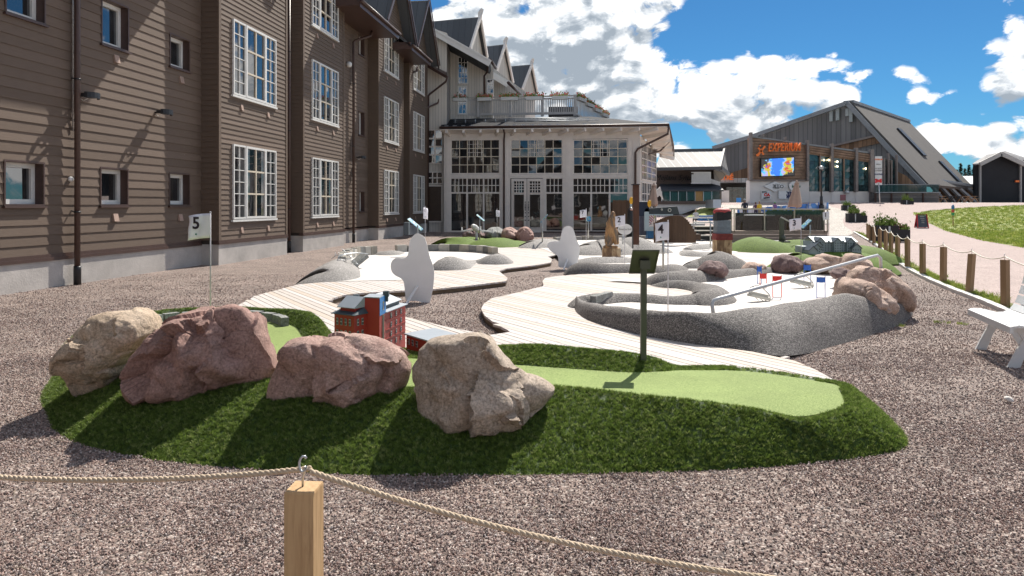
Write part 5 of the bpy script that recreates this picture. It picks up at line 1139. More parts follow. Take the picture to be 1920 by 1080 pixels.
mb = MB(); pbox(mb, 1337, 1352, 374, 390, 51, 2); o = mb.build('electrical_cabinet', mt_galv, org=V(1344, 390, 51)); tag(o, 'grey metal cabinet standing by the chalet terrace steps', 'cabinet')
# grass bank below
gb = [V(1273, 416, 50), V(1350, 416, 48), V(1362, 392, 52), V(1340, 387, 54), V(1312, 391, 54)]
mb = MB(); mb.poly(gb, .3); mb.build('grass_bank', mt_grass, kind='structure')

# ================================================================== sports hall
def EY(px, P0=(41.2, 85.0)): r = (px-HX)/F0; s = (r*85-41.2)/(.73+.68*r); return 85-.68*s
def EP(px, py): return V(px, py, EY(px))
mt_hclad = M_lines('weathered_vertical_boards', (.18, .18, .18), (.08, .08, .085), 0, .42, .8, width=.1, var=.22)
mt_hwood = M_lines('weathered_orange_boards', (.20, .125, .08), (.09, .06, .045), 0, .36, .8, width=.1, var=.4)
mt_logs = M('weathered_log_boards', (.25, .165, .115), .8, .45, 1.2, .5)
mt_concf = M('board_marked_concrete', (.68, .65, .62), .85, .08, .6, .3)
mt_hroof = M('brown_felt_roof', (.10, .092, .086), .9, .10, .8, .4)
mt_hpost = M('grey_timber_post', (.21, .185, .175), .8, .2, 2, .2)
mt_hglass = M_glass_pane('hall_glass', (.022, .045, .05), .03, 1.75)
mt_trim = M('hall_grey_trim', (.22, .235, .25), .5, .1, 3, .1, .2)
eh = thing('sports_hall', 'large dark sports hall with one long steep roof slope and orange lettering', 'sports hall', V(1590, 381, 82))
nE = Vector((-.68, -.73, 0))
mb = MB(); mb.poly([EP(1340, 380), EP(1340, 279), EP(1409, 259), EP(1591, 195), EP(1664, 275), EP(1735, 349), EP(1735, 380)], .6, nrm=nE); mb.build('gable_wall', mt_hclad, eh)
mb = MB(); f = nE*.25; mb.poly([EP(1564, 275)+f, EP(1647, 256)+f, EP(1652, 262)+f, EP(1652, 268)+f, EP(1564, 288)+f], .1, nrm=nE); mb.poly([EP(1345, 332)+f, EP(1412, 312)+f, EP(1412, 345)+f, EP(1345, 345)+f], .1, nrm=nE); mb.build('orange_boarding', mt_hwood, eh)
mb = MB(); f2 = nE*.4; mb.beam(EP(1558, 275)+f2, EP(1647, 254)+f2, .3, .25)
mb.beam(EP(1535, 252)+f2, EP(1646, 254)+f2, .1, .1) if 0 else None
mb.build('ledge', mt_hpost, eh)
mb = MB(); f3 = nE*.5
for a, b in (((1340, 278), (1409, 258)), ((1409, 258), (1591, 194)), ((1591, 194), (1664, 274)), ((1664, 274), (1737, 350))): mb.beam(EP(*a)+f3, EP(*b)+f3, .5, .5)
mb.build('verge_trim', mt_trim, eh)
P0 = EP(1591, 194); Pb = EP(1737, 350); rv = Vector((18.3, 19.8, 0)); Pf = P0.lerp(Pb, 1.0)
mb = MB(); mb.poly([P0+f, P0+rv, Pb+rv*1.02, Pb+f], .4); mb.build('steep_roof', mt_hroof, eh)
mb = MB(); mb.beam(P0+Vector((0, 0, .2)), P0+rv+Vector((0, 0, .2)), 1.2, .35); mb.beam(P0+rv, Pb+rv*1.02, .5, .5); mb.build('ridge_capping', mt_trim, eh)
mb = MB(); rz = P0+rv*.75; mb.poly([P0+Vector((0, 0, .1)), P0+rv, rz+Vector((-12, 8, -3)), EP(1409, 259)+Vector((0, 8, 0)), EP(1409, 259)], .3); mb.poly([EP(1409, 259), EP(1409, 259)+Vector((0, 8, 0)), EP(1340, 279)+Vector((0, 8, 0)), EP(1340, 279)], .3); mb.build('shallow_roof', mt_hroof, eh)
def onroof(s, t): return P0.lerp(Pb, t)+rv*s+Vector((.12, -.1, .25))
for (s0, t0, s1, t1) in ((.43, .26, .55, .62), (.70, .66, .9, .95)):
    a, b, c_, d = onroof(s0, t0), onroof(s0+.07, t0), onroof(s0+.07, t1), onroof(s0, t1)
    mb = MB(); mb.poly([a, b, c_, d], .35); sk = mb.build('skylight_kerb', mt_black, eh); up = Vector((.15, -.1, .18)); mb = MB(); q = .06; mb.poly([a+up, b+up, c_+up, d+up], .05); mb.build('skylight_pane', M('skylight_glass', (.45, .55, .62), .12, .05, 2, 0), sk)
for (x, y0, y1) in ((1560, 208, 228), (1572, 203, 226), (1590, 204, 218), (1597, 204, 229)):
    mb = MB(); a = EP(x, y1)+f; b = EP(x, y0)+f; mb.beam(a, b, .38, .3, up=nE); mb.build('vent_duct', M('duct_grey', (.32, .36, .36), .6), eh)
# low front block
Yf = 75.5
def fy(px): return 74.5+(px-1410)/255*4
def FP(px, py, d=0): return V(px, py, fy(px)-d)
def fpoly(mb, pts, th, d=0, mi=0): mb.poly([FP(x, y, d) for x, y in pts], th, nrm=(0, -1, 0), mi=mi)
mb = MB(); fpoly(mb, [(1406, 382), (1517, 382), (1517, 338), (1406, 338)], 1.2); mb.build('concrete_wall', mt_concf, eh)
for k, (a, b) in enumerate(((1517.4, 1558), (1558.6, 1603), (1603.6, 1630))): mb = MB(); fpoly(mb, [(a, 382), (b, 382), (b, 359), (a, 359)], 5); mb.build('concrete_panel', mt_concf, eh)
mb = MB(); fpoly(mb, [(1630.4, 382), (1641, 382), (1641, 358), (1630.4, 358)], 5, .1); mb.build('corner_boarding', mt_hpost, eh)
mb = MB(); fpoly(mb, [(1408, 338), (1517, 338), (1517, 271), (1408, 255)], 1.1, .05); mb.build('cladding', mt_logs, eh)
for k in range(15):
    y0 = 258+k*5.4; mb = MB(); ya = y0+2; fpoly(mb, [(1411, ya+4.3), (1516, ya+4.3), (1516, max(ya, 272)), (1411, ya)], .12, .2) if ya+4.3 > 273 else fpoly(mb, [(1411, ya+4.3), (1411+(ya+4.3-257)*6.5, ya+4.3), (1411+(ya-257)*6.5+1, ya), (1411, ya)], .12, .2)
    mb.build('log_board', mt_logs, eh)
mb = MB(); fpoly(mb, [(1517, 289), (1635, 305), (1635, 288), (1517, 272)], .5, .1); mb.build('fascia_boarding', mt_logs, eh)
for k in range(3): mb = MB(); fpoly(mb, [(1518, 277+4.3*k), (1634, 293+4.3*k), (1634, 290+4.3*k), (1518, 274+4.3*k)], .12, .35); mb.build('log_board', mt_logs, eh)
mb = MB(); fpoly(mb, [(1408, 257), (1520, 273), (1640, 289), (1640, 286), (1520, 270), (1408, 254)], 1, .3); mb.build('parapet_cap', mt_trim, eh)
mb = MB(); fpoly(mb, [(1406, 339.5), (1518, 339.5), (1518, 337), (1406, 337)], .3, .3); mb.build('flashing', mt_hpost, eh)
for x, yt, yb, w in ((1409, 248, 338, 4.5), (1431.5, 251, 257, 3.6), (1473, 256.5, 262, 3.6), (1515.5, 262.5, 338, 4.2), (1561, 269, 360, 4.6), (1607, 277, 360, 4.6), (1636, 280, 360, 7)):
    mb = MB(); fpoly(mb, [(x-w/2, yb), (x+w/2, yb), (x+w/2, yt), (x-w/2, yt)], .5, .6); mb.build('timber_post', mt_hpost, eh)
for a, b, cols in ((1517.5, 1558.5, 4), (1563.5, 1604.5, 4), (1609.5, 1632.5, 2)):
    for k in range(cols):
        x0, x1 = a+(b-a)*k/cols, a+(b-a)*(k+1)/cols; t0, t1 = 288+(x0-1518)*.137, 288+(x1-1518)*.137
        for j in range(5):
            f0, f1 = j/5, (j+1)/5; mb = MB(); q0 = random.uniform(-.02, .02); A_ = [FP(x0+.25, t0+(359-t0)*f1-.2), FP(x1-.25, t1+(359-t1)*f1-.2), FP(x1-.25, t1+(359-t1)*f0+.2), FP(x0+.25, t0+(359-t0)*f0+.2)]
            A_[0].y += q0; mb.quad(*A_); mb.build('pane', mt_hglass, eh)
    mb = MB(); fpoly(mb, [(a-1, 360), (b+1, 360), (b+1, 288+(b-1518)*.137-2), (a-1, 288+(a-1518)*.137-2)], .5, -.12); mb.build('glazing_frame', mt_black, eh)
for x in (1538, 1583): mb = MB(); fpoly(mb, [(x-.8, 359), (x+.8, 359), (x+.8, 290), (x-.8, 290)], .15, .2); mb.build('mullion', M('tan_mullion', (.30, .21, .16), .7, .1), eh)
mt_lamp = M_emit('warm_ceiling_lamp', (1, .82, .5), 6)
for x, y in ((1545, 300), (1554, 300), (1570, 303), (1570, 312), (1623, 316)): mb = MB(); mb.ell(FP(x, y, .2), (.09, .05, .09), 8, 6); mb.build('ceiling_lamp', mt_lamp, eh)
mb = MB(); fpoly(mb, [(1576, 376), (1586, 376), (1586, 365), (1576, 365)], .1, .1); mb.build('wall_hatch', M('dusty_rose_hatch', (.33, .14, .15), .7), eh)
mb = MB(); mb.lathe([(.25, 0), (.3, .2), (.1, .35)], FP(1588, 363, .3), 10); mb.build('wall_lamp', mt_galv, eh)
# right part of the hall front: more glass, posts, deck with glass rail, timber base
mb = MB(); pq(mb, [(1654, 360), (1683, 360), (1683, 300), (1654, 297)], 78.5, .5); mb.build('side_glazing', mt_hglass, eh)
for x, y in ((1659, 296), (1667, 287), (1672.5, 300), (1682.5, 290)): mb = MB(); pq(mb, [(x-1, 360), (x+1, 360), (x+1, y), (x-1, y)], 78, .4); mb.build('timber_post', mt_hpost, eh)
for k in range(4):
    x0, x1 = 1642+k*29.7, 1642+(k+1)*29.7; mb = MB(); pq(mb, [(x0+1.8, 381), (x1-.2, 381), (x1-.2, 361.5), (x0+1.8, 361.5)], 76.5, .8); mb.build('base_panel', M_lines('grey_base_boarding', (.15, .145, .14), (.07, .07, .07), 2, .26, .8, width=.1), eh)
    mb = MB(); pq(mb, [(x0, 381.5), (x0+1.6, 381.5), (x0+1.6, 361), (x0, 361)], 76.3, .3); mb.build('base_post', M('reddish_post', (.09, .05, .04), .8), eh)
    mb = MB(); pq(mb, [(x0+.2, 360), (x1-.2, 360), (x1-.2, 346.5), (x0+.2, 346.5)], 76.4, .04); mb.build('glass_panel', mt_clear, eh)
mb = MB(); mb.beam(V(1641, 361, 76.3), V(1762, 361, 76.3), .3, .12); mb.beam(V(1641, 346, 76.4), V(1762, 346, 76.4), .08, .08); mb.build('deck_edge', mt_trim, eh)
mb = MB(); pq(mb, [(1684, 360), (1728, 360), (1700, 330), (1684, 322)], 79.0, .3); mb.build('side_wall', mt_hwood, eh)
# long low eave on the right with slanting props
mb = MB(); mb.poly([V(1718, 334, 80), V(1835, 352, 98), V(1841, 348, 99), V(1722, 329, 81)], .5); mb.build('low_eave', mt_trim, eh)
mb = MB(); pq(mb, [(1742, 379), (1850, 379), (1822, 352), (1760, 343)], 99, .5); mb.build('under_eave_wall', mt_hwood, eh)
for k in range(5): a = V(1744+k*17, 345+k*1.6, 84+k*3); b = V(1772+k*19, 379, 84+k*3); mb = MB(); mb.beam(a, b, .5, .25); mb.build('slanting_prop', mt_trim, eh)
mb = MB(); mb.beam(V(1828, 346, 98), V(1862, 379, 96), .6, .4); mb.build('slanting_prop', mt_trim, eh)
# lettering and screen
mt_or = M('orange_lettering', (.85, .19, .03), .45, .03, 3, 0)
a, b = FP(1437, 281, .75), FP(1503, 281, .75); text('EXPERIUM', 1.25, (a+b)/2+Vector((0, 0, .25)), mt_or, eh, ext=.08, bold=.012, shear=.25, sx=.66, spacing=1.08, rot=(rad(90), rad(-2.2), math.atan2((b-a).y, (b-a).x)))
c = FP(1427, 283, .75); mb = MB()
for (x0, z0, x1, z1, w0) in ((-.38, -.48, .42, .5, .2), (-.30, .34, .30, -.40, .18)): mb.beam(c+Vector((x0, 0, z0)), c+Vector((x1, 0, z1)), .08, w0)
mb.ell(c+Vector((-.36, 0, -.44)), (.19, .06, .15), 8, 6); mb.ell(c+Vector((.0, 0, .62)) if 0 else c+Vector((-.1, 0, .56)), (.1, .06, .1), 8, 6); mb.build('emblem', mt_or, eh)
def screen_mat():
    m, nt, bs = new_mat('screen_picture'); v = coords(nt, 'Generated'); w = noise_n(nt, v, 2.6, 5, .6, 'Color', 1.2)
    mx = mixc(nt, .38, v, w); sp = nn(nt, 'ShaderNodeSeparateXYZ'); nt.links.new(mx, sp.inputs[0]); g = noise_n(nt, mx, 3.2, 2, .4)
    r = nn(nt, 'ShaderNodeValToRGB'); nt.links.new(g, r.inputs[0]); r.color_ramp.interpolation = 'CONSTANT'; el = r.color_ramp.elements
    el[0].position = 0; el[0].color = (.05, .20, .85, 1); el[1].position = .40; el[1].color = (.10, .55, .80, 1)
    for p, c in ((.45, (.42, .40, .75)), (.52, (.50, .45, .05)), (.60, (.55, .09, .05)), (.66, (.04, .12, .75))): e = el.new(p); e.color = (*c, 1)
    dk = mth(nt, 'GREATER_THAN', mth(nt, 'SUBTRACT', sp.outputs[0], mth(nt, 'MULTIPLY', sp.outputs[2], 1.3)), .30); dk2 = mth(nt, 'LESS_THAN', mth(nt, 'ADD', sp.outputs[0], mth(nt, 'MULTIPLY', sp.outputs[2], -.35)), .06)
    c = mixc(nt, mth(nt, 'MAXIMUM', dk, dk2), r.outputs[0], (.045, .04, .04)); nt.links.new(c, bs.inputs['Emission Color']); bs.inputs['Emission Strength'].default_value = .55
    nt.links.new(mixc(nt, 1.0, c, (.05, .05, .05), 'MULTIPLY'), bs.inputs['Base Color']); bs.inputs['Roughness'].default_value = .3; return m
mb = MB(); fpoly(mb, [(1426.5, 332), (1490, 330), (1490, 293.5), (1426.5, 297)], .35, .6); sf = mb.build('screen_case', mt_black, eh)
mb = MB(); fpoly(mb, [(1428, 330.3), (1488.5, 328.5), (1488.5, 295.2), (1428, 298.7)], .05, .68); mb.build('screen', screen_mat(), sf)
# advertising boards
mt_sign = M('white_sign_board', (.70, .71, .71), .5, .03, 3, 0); mt_navy = M('navy_print', (.012, .02, .09), .6); mt_dkp = M('dark_print', (.02, .025, .022), .6); mt_rdp = M('red_print', (.6, .02, .02), .6); mt_gnp = M('green_print', (.015, .12, .06), .6)
def sign(pts, label, d=.25, name='advertising_sign'):
    t = thing(name, label, 'sign', FP(sum(p[0] for p in pts)/len(pts), max(p[1] for p in pts), d), 'advertising boards on the concrete wall'); mb = MB(); fpoly(mb, pts, .15, d); mb.build('board', mt_sign, t); return t
t = sign([(1432.5, 349.5), (1453, 359.5), (1475, 349), (1453, 340)], 'white diamond shaped sign reading SIGILLO'); text('SIGILLO', .48, FP(1453.5, 350, .32), mt_dkp, t, bold=.01, sx=1.1); text('FRESH COFFEE', .16, FP(1453.5, 346, .32), mt_dkp, t); text('BAR & BISTRO', .14, FP(1453.5, 354, .32), mt_dkp, t)
t = sign([(1428, 373.5), (1446, 373.5), (1446, 358.5), (1428, 358.5)], 'square white sign with red ICA lettering'); text('ICA', .42, FP(1437, 365.5, .32), mt_rdp, t, bold=.025, sx=1.1); text('BY\'N', .26, FP(1433.5, 360.6, .32), mt_dkp, t, bold=.01)
mb = MB(); mb.beam(FP(1432, 371.6, .33), FP(1443, 370, .33), .03, .12); mb.build('print_stroke', mt_dkp, t)
t = sign([(1460, 373), (1497, 373), (1497, 358.5), (1460, 358.5)], 'white sign reading WAYNES COFFEE behind the folded parasol'); text("WAYNE'S", .50, FP(1479, 362.8, .32), mt_navy, t, bold=.03, sx=1.1); text('COFFEE', .50, FP(1479, 369.2, .32), mt_navy, t, bold=.03, sx=1.1)
cp_ = [(1489+9.3*math.cos(a), 349+9.3*math.sin(a)) for a in [2*math.pi*k/20 for k in range(20)]]; t = sign(cp_, 'round white sign with a green handwritten word'); text('Olearys', .42, FP(1489, 349.5, .32), mt_gnp, t, bold=.015, shear=.4)
# vertical banner on the post
t = thing('banner', 'tall white vertical banner with printed emblems on the hall post', 'banner', FP(1648, 348, 1)); mb = MB(); pq(mb, [(1641, 347), (1654, 347), (1654, 293), (1641, 293)], 76, .06); mb.build('cloth', mt_sign, t)
for tx, y, c_, s in (('EXPERIUM', 299, mt_or, .19), ('skistar', 308, M('grey_print', (.3, .3, .3), .6), .2), ('SPA BOWL', 316, M('grey_print', (.3, .3, .3), .6), .19), ('CINEMA', 320, M('grey_print', (.3, .3, .3), .6), .22), ('WAYNES', 327, mt_navy, .24), ('Olearys', 337, mt_gnp, .26)): text(tx, s, V(1647.5, y, 75.96), c_, t, bold=.006)
t = thing('crossing_sign', 'red crossed boards sign on a pale leaning pole before the hall terrace', 'sign', V(1650, 381, 70)); mb = MB(); mb.tube([V(1650, 383, 70), V(1647.5, 342, 70)], .05, 6); mb.build('pole', mt_galv, t)
mb = MB(); mb.beam(V(1641, 336.5, 69.9), V(1653, 341.5, 69.9), .05, .2); mb.beam(V(1641, 342, 69.85), V(1653, 336.5, 69.85), .05, .2); mb.build('cross_board', M('red_board', (.6, .02, .03), .5), t)
# entrance between chalet and hall
en = thing('hall_entrance', 'glazed entrance with orange ENTRÉ lettering between chalet and sports hall', 'entrance', V(1385, 380, 84)); mb = MB(); pbox(mb, 1352, 1407, 338, 381, 86, 3); mb.build('wall', M('dark_entrance', (.03, .028, .026), .8), en)
for k in range(4): mb = MB(); pbox(mb, 1362+k*11, 1372.3+k*11, 351, 380, 85.8, .08); mb.build('pane', mt_hglass, en)
mb = MB(); pbox(mb, 1350, 1407, 334, 342, 83, 3); mb.build('canopy', M_lines('canopy_slats', (.35, .40, .43), (.15, .16, .17), 0, .5, .6), en)
text('ENTRÉ', .82, V(1357.5, 333, 82.6), mt_or, en, bold=.03, ext=.05, sx=.9)
mb = MB(); pbox(mb, 1353, 1367, 357, 379, 80, 3); mb.build('porch_box', mt_wgrey, en)
mb = MB(); pbox(mb, 1381.5, 1389.5, 371, 380, 79, .2); o = mb.build('poster_stand', M('blue_poster', (.02, .22, .62), .5, .2, 4), org=V(1385, 380, 79)); tag(o, 'bright blue poster stand before the hall entrance', 'poster stand')
# dark hall on the right and houses behind
dh = thing('dark_hall', 'black clad gabled hall with pale verge at the right edge of the photo', 'hall', V(1880, 381, 95))
mb = MB(); pq(mb, [(1840, 383), (1840, 305), (1877, 289), (1915.5, 305), (1915.5, 383)], 95, .5); mb.build('wall', M('black_cladding', (.014, .016, .020), .75, .3, .4, .2), dh)
mb = MB(); pbox(mb, 1829.5, 1839.5, 307, 383, 95.2, .6); mb.build('side_wall', M('black_cladding', (.014, .016, .020)), dh); mb = MB(); pbox(mb, 1915.8, 2010, 300, 383, 97, 10); mb.build('side_wall', M('black_cladding', (.014, .016, .020)), dh)
mb = MB(); mb.poly([V(1823, 307, 94), V(1841, 306, 94), V(1878, 286, 94), V(1884, 283, 101), V(1850, 290, 103)], .2); mb.poly([V(1876.5, 286, 94), V(1921, 308, 94), V(1940, 301, 103), V(1884, 283, 101)], .2); mb.build('roof', mt_ribr, dh)
mb = MB(); mb.beam(V(1837, 308, 93.8), V(1877.5, 288, 93.8), .2, .55); mb.beam(V(1877, 288, 93.8), V(1922, 309, 93.8), .2, .55); pbox(mb, 1838, 1840.2, 305, 380, 94.7, .3); pbox(mb, 1913.5, 1916, 305, 380, 94.7, .3); mb.build('pale_trim', M('pale_hall_trim', (.42, .41, .39), .6), dh)
mb = MB(); pbox(mb, 1904.5, 1911.5, 338, 341.5, 94.6, .2); mb.build('orange_emblem', mt_or, dh)
mb = MB(); mb.poly([V(1790, 347, 130), V(1826, 347, 130), V(1826, 330, 138), V(1803, 330, 138)], .3); pbox(mb, 1800, 1826, 346, 372, 131, 5); o = mb.build('far_house', mt_wgrey, org=V(1810, 375, 130)); tag(o, 'pale roofed low house seen between the two halls', 'house')
# conifers between the halls
def conifer(px, pyt, Y, label, seed):
    b = V(px, 378, Y); b.z = T(Y); h = V(px, pyt, Y).z-b.z; t = thing('spruce_tree', label, 'tree', b, 'spruces behind the halls'); r = random.Random(seed)
    mb = MB(); mb.tube([b, b+Vector((0, 0, h*.6)), b+Vector((0, 0, h*.98))], [h*.02, h*.012, .02], 6); mb.build('trunk', M('spruce_bark', (.09, .06, .045), .9), t)
    mb = MB(); n = 520
    for k in range(n):
        f = r.random()**.8; z = h*(.12+.88*f); R = h*.17*(1-f)**.75*r.uniform(.55, 1.12)+.05; a = r.uniform(0, 6.28); c = b+Vector((math.cos(a)*R*r.uniform(.3, 1), math.sin(a)*R*r.uniform(.3, 1), z)); d = Vector((math.cos(a), math.sin(a), -.35)); s = Vector((-d.y, d.x, 0)); q = h*.045*r.uniform(.6, 1.3)
        mb.add([c-d*q*.6, c+s*q*.45, c+d*q, c-s*q*.45], [(0, 1, 2, 3)])
    mb.build('crown', M_rand('spruce_needles', [(0, (.02, .045, .018)), (1, (.05, .09, .03))], .8) if False else M('spruce_needles', (.035, .062, .026), .85, .4, .8, 0), t, kind='stuff')
for i, (x, y, Y, lb) in enumerate(((1783, 322, 150, 'bushy spruce leaning on the hall roof edge, leftmost of the row'), (1794, 318, 160, 'second spruce from the left between the halls'), (1801, 306, 150, 'tall thin spruce, highest between the halls'), (1809, 316, 155, 'middle spruce between the halls, just right of the tallest'), (1817, 309, 150, 'pointed spruce right of centre between the halls'), (1825, 314, 145, 'spruce nearest the dark hall'), (1789, 330, 140, 'short spruce at the foot of the roof edge'), (1834, 320, 160, 'spruce half hidden behind the dark hall'), (1774, 330, 170, 'spruce hidden low behind the steep roof'))): conifer(x, y, Y, lb, i)
# picnic furniture by the hall
for i, x in enumerate((1749, 1763, 1778, 1793, 1808, 1822)):
    c = V(x, 378, 80+i*.6); c.z = T(c.y); t = thing('picnic_table', ['wooden picnic table leftmost under the slanting props', 'second wooden picnic table under the props', 'dark grey picnic table third from left', 'dark grey picnic table fourth from left', 'fifth wooden picnic table under the props', 'wooden picnic table rightmost under the props'][i], 'picnic table', c, 'picnic tables under the hall eave')
    m_ = M('table_wood', (.30, .19, .11), .7, .2) if i not in (2, 3) else M('table_dark', (.03, .03, .033), .7, .2); mb = MB(); mb.box(c.x-.45, c.x+.45, c.y-.4, c.y+.4, c.z+.70, c.z+.76); mb.build('table_top', m_, t)
    for sg in (-1, 1): mb = MB(); mb.box(c.x-.45, c.x+.45, c.y+sg*.65-.12, c.y+sg*.65+.12, c.z+.42, c.z+.47); mb.build('seat', m_, t); mb = MB(); mb.beam(c+Vector((sg*.35, -.7, 0)), c+Vector((sg*.35, .1, .72)), .06, .08); mb.beam(c+Vector((sg*.35, .7, 0)), c+Vector((sg*.35, -.1, .72)), .06, .08); mb.build('leg', m_, t)
# ================================================================== rope fences
mt_post = M_planks('fence_post_timber', [(.56, .37, .19), (.54, .355, .18), (.58, .39, .21)], 1.3, .65, (6, 6, .5), 1.3, knots=True)
mt_post2 = M_planks('weathered_post_timber', [(.30, .19, .10), (.34, .22, .12), (.27, .17, .09)], .5, .7, (6, 6, .5), 1.3)
mt_rope = M('manila_rope', (.58, .46, .33), .85, .12, 60, .3)
def eye_hook(parent, c):
    c = Vector(c); mb = MB(); P = [c+Vector((-.004, 0, -.01)), c+Vector((-.004, 0, .028)), c+Vector((.003, -.006, .045))]
    for k in range(11): a = -math.pi*.45+2*math.pi*.86*k/10; P.append(c+Vector((-.002+.011*math.sin(a)*-1, -.012+.014*k/10, .066-.021*math.cos(a))))
    mb.tube(P, .0036, 8); mb.build('eye_hook', mt_galv, parent)
def fence_post(b, h, w, label, mat, group, rot=0.0, lean=0.0):
    b = Vector(b); t = thing('fence_post', label, 'post', b, group); mb = MB(); c, s = math.cos(rot)*w/2, math.sin(rot)*w/2; q = [Vector((-c+s, -s-c, 0)), Vector((c+s, s-c, 0)), Vector((c-s, s+c, 0)), Vector((-c-s, -s+c, 0))]
    lv = Vector((lean, 0, 0)); top = [b+x*.96+lv+Vector((0, 0, h)) for x in q]; mid = [b+x+lv*.98+Vector((0, 0, h-.006)) for x in q]; bot = [b+x for x in q]
    mb.hexa(bot+mid); mb.add(mid+top, [(4, 5, 6, 7), (0, 1, 5, 4), (1, 2, 6, 5), (2, 3, 7, 6), (3, 0, 4, 7)]); mb.build('timber', mat, t); eye_hook(t, b+lv+Vector((0, 0, h))); return b+lv+Vector((0, 0, h+.045))
def rope(P, r, label, strands=3, twist=.05, group=None, fine=True):
    P = [Vector(p) for p in P]; L = [0]
    for i in range(1, len(P)): L.append(L[-1]+(P[i]-P[i-1]).length)
    n = int(L[-1]/(twist/10)) if fine else 0; mb = MB()
    if fine:
        n = min(n, 900)
        for s in range(strands):
            pts = []
            for k in range(n+1):
                d = L[-1]*k/n; i = max(1, min(len(P)-1, next((j for j in range(1, len(L)) if L[j] >= d), len(P)-1))); f = (d-L[i-1])/max(1e-6, L[i]-L[i-1]); c = P[i-1].lerp(P[i], f); t = (P[i]-P[i-1]).normalized(); u = t.cross(Vector((0, 0, 1))).normalized(); v = t.cross(u)
                a = 2*math.pi*(d/twist+s/strands); pts.append(c+(u*math.cos(a)+v*math.sin(a))*r*.5)
            mb.tube(pts, r*.60, 6)
    else: mb.tube(P, r*1.15, 6)
    o = mb.build('rope', mt_rope if fine else M('bleached_rope', (.80, .74, .64), .85, .08, 60, .2), org=P[0]); tag(o, label, 'rope', group)
def sag(a, b, d, n=24): return [a.lerp(b, k/n)-Vector((0, 0, 4*d*(k/n)*(1-k/n))) for k in range(n+1)]
fp = (-.595, 1.985, 0)
h0 = fence_post(fp, .695, .084, 'square pale timber post with steel eye, nearest the camera', mt_post, None, rot=rad(-4))
def near_rope(x0, x1, c0, y_of, z_of, n): return [Vector((x, y_of(x), z_of(x))) for x in [x0+(x1-x0)*k/n for k in range(n+1)]]
yR = lambda x: 1.98-.154*(x+.59); zR = lambda x: .53+.0868*(x-.984)**2
yL = lambda x: 1.985-.14*(x+.59); zL = lambda x: .668+.0775*(x+1.59)**2 if x > -2.6 else .668+.0775*(x+1.59)**2
rope(near_rope(-.575, 2.55, 0, yR, zR, 60), .0078, 'thick twisted manila rope sagging to the right of the nearest post')
rope(near_rope(-.575, -2.6, 0, yL, zL, 40), .0078, 'thick twisted manila rope running left from the nearest post')
fence_post((2.58, yR(2.58), 0), .695, .084, 'square pale timber post of the near rope fence, off to the right', mt_post, None); fence_post((-2.63, yL(-2.63), 0), .695, .084, 'square pale timber post of the near rope fence, off to the left', mt_post, None)
FPX = [(1885, 578.7, 487.4), (1820.5, 553.5, 471.7), (1768.6, 533, 462.3), (1730, 518.3, 456), (1701.6, 504.7, 449.7), (1683, 494.7, 444), (1670, 484, 438.7), (1661, 473, 434), (1649.7, 468.6, 430.8), (1638.7, 459, 424.5), (1631.7, 454, 421), (1627, 448, 418)]
hooks = []; wh = ['nearest, by the white bench', 'second from the bench', 'third from the bench', 'fourth from the bench', 'fifth from the bench', 'sixth from the bench', 'seventh from the bench', 'eighth from the bench', 'ninth from the bench', 'third from the far end of the row', 'second from the far end of the row', 'farthest, near the planters']
b = G(2010, 628); hooks.append(fence_post(b, .70, .085, 'brown timber rope fence post hidden beyond the bench at the right edge', mt_post2, 'posts of the roadside rope fence'))
for i, (x, yb, yt) in enumerate(FPX):
    b = G(x if i != 1 else 1817, yb); hooks.append(fence_post(b, .70+(-.01 if i % 2 else .01), .085, 'brown timber fence post along the pink road, '+wh[i], mt_post2, 'posts of the roadside rope fence', rot=rad(20), lean=(.05 if i == 1 else random.uniform(-.01, .015))))
for i in range(len(hooks)-1): rope(sag(hooks[i], hooks[i+1], .07 if i != 9 else .35, 14), .008, ['rope span between the hidden post and the post by the bench', 'rope span from the bench post to the second post', 'rope span between the second and third roadside posts', 'rope span between the third and fourth roadside posts', 'rope span between the fourth and fifth roadside posts', 'rope span between the fifth and sixth roadside posts', 'rope span between the sixth and seventh roadside posts', 'rope span between the seventh and eighth roadside posts', 'rope span between the eighth and ninth roadside posts', 'deeply sagging rope span before the last three posts', 'rope span between the last three roadside posts, nearer one', 'farthest rope span of the roadside fence'][i], group='rope spans of the roadside fence', fine=False)
rope(sag(hooks[-1], GT(1600, 432)+Vector((0, 0, .1)), .12, 14), .008, 'loose rope trailing from the farthest post towards the steps', fine=False)

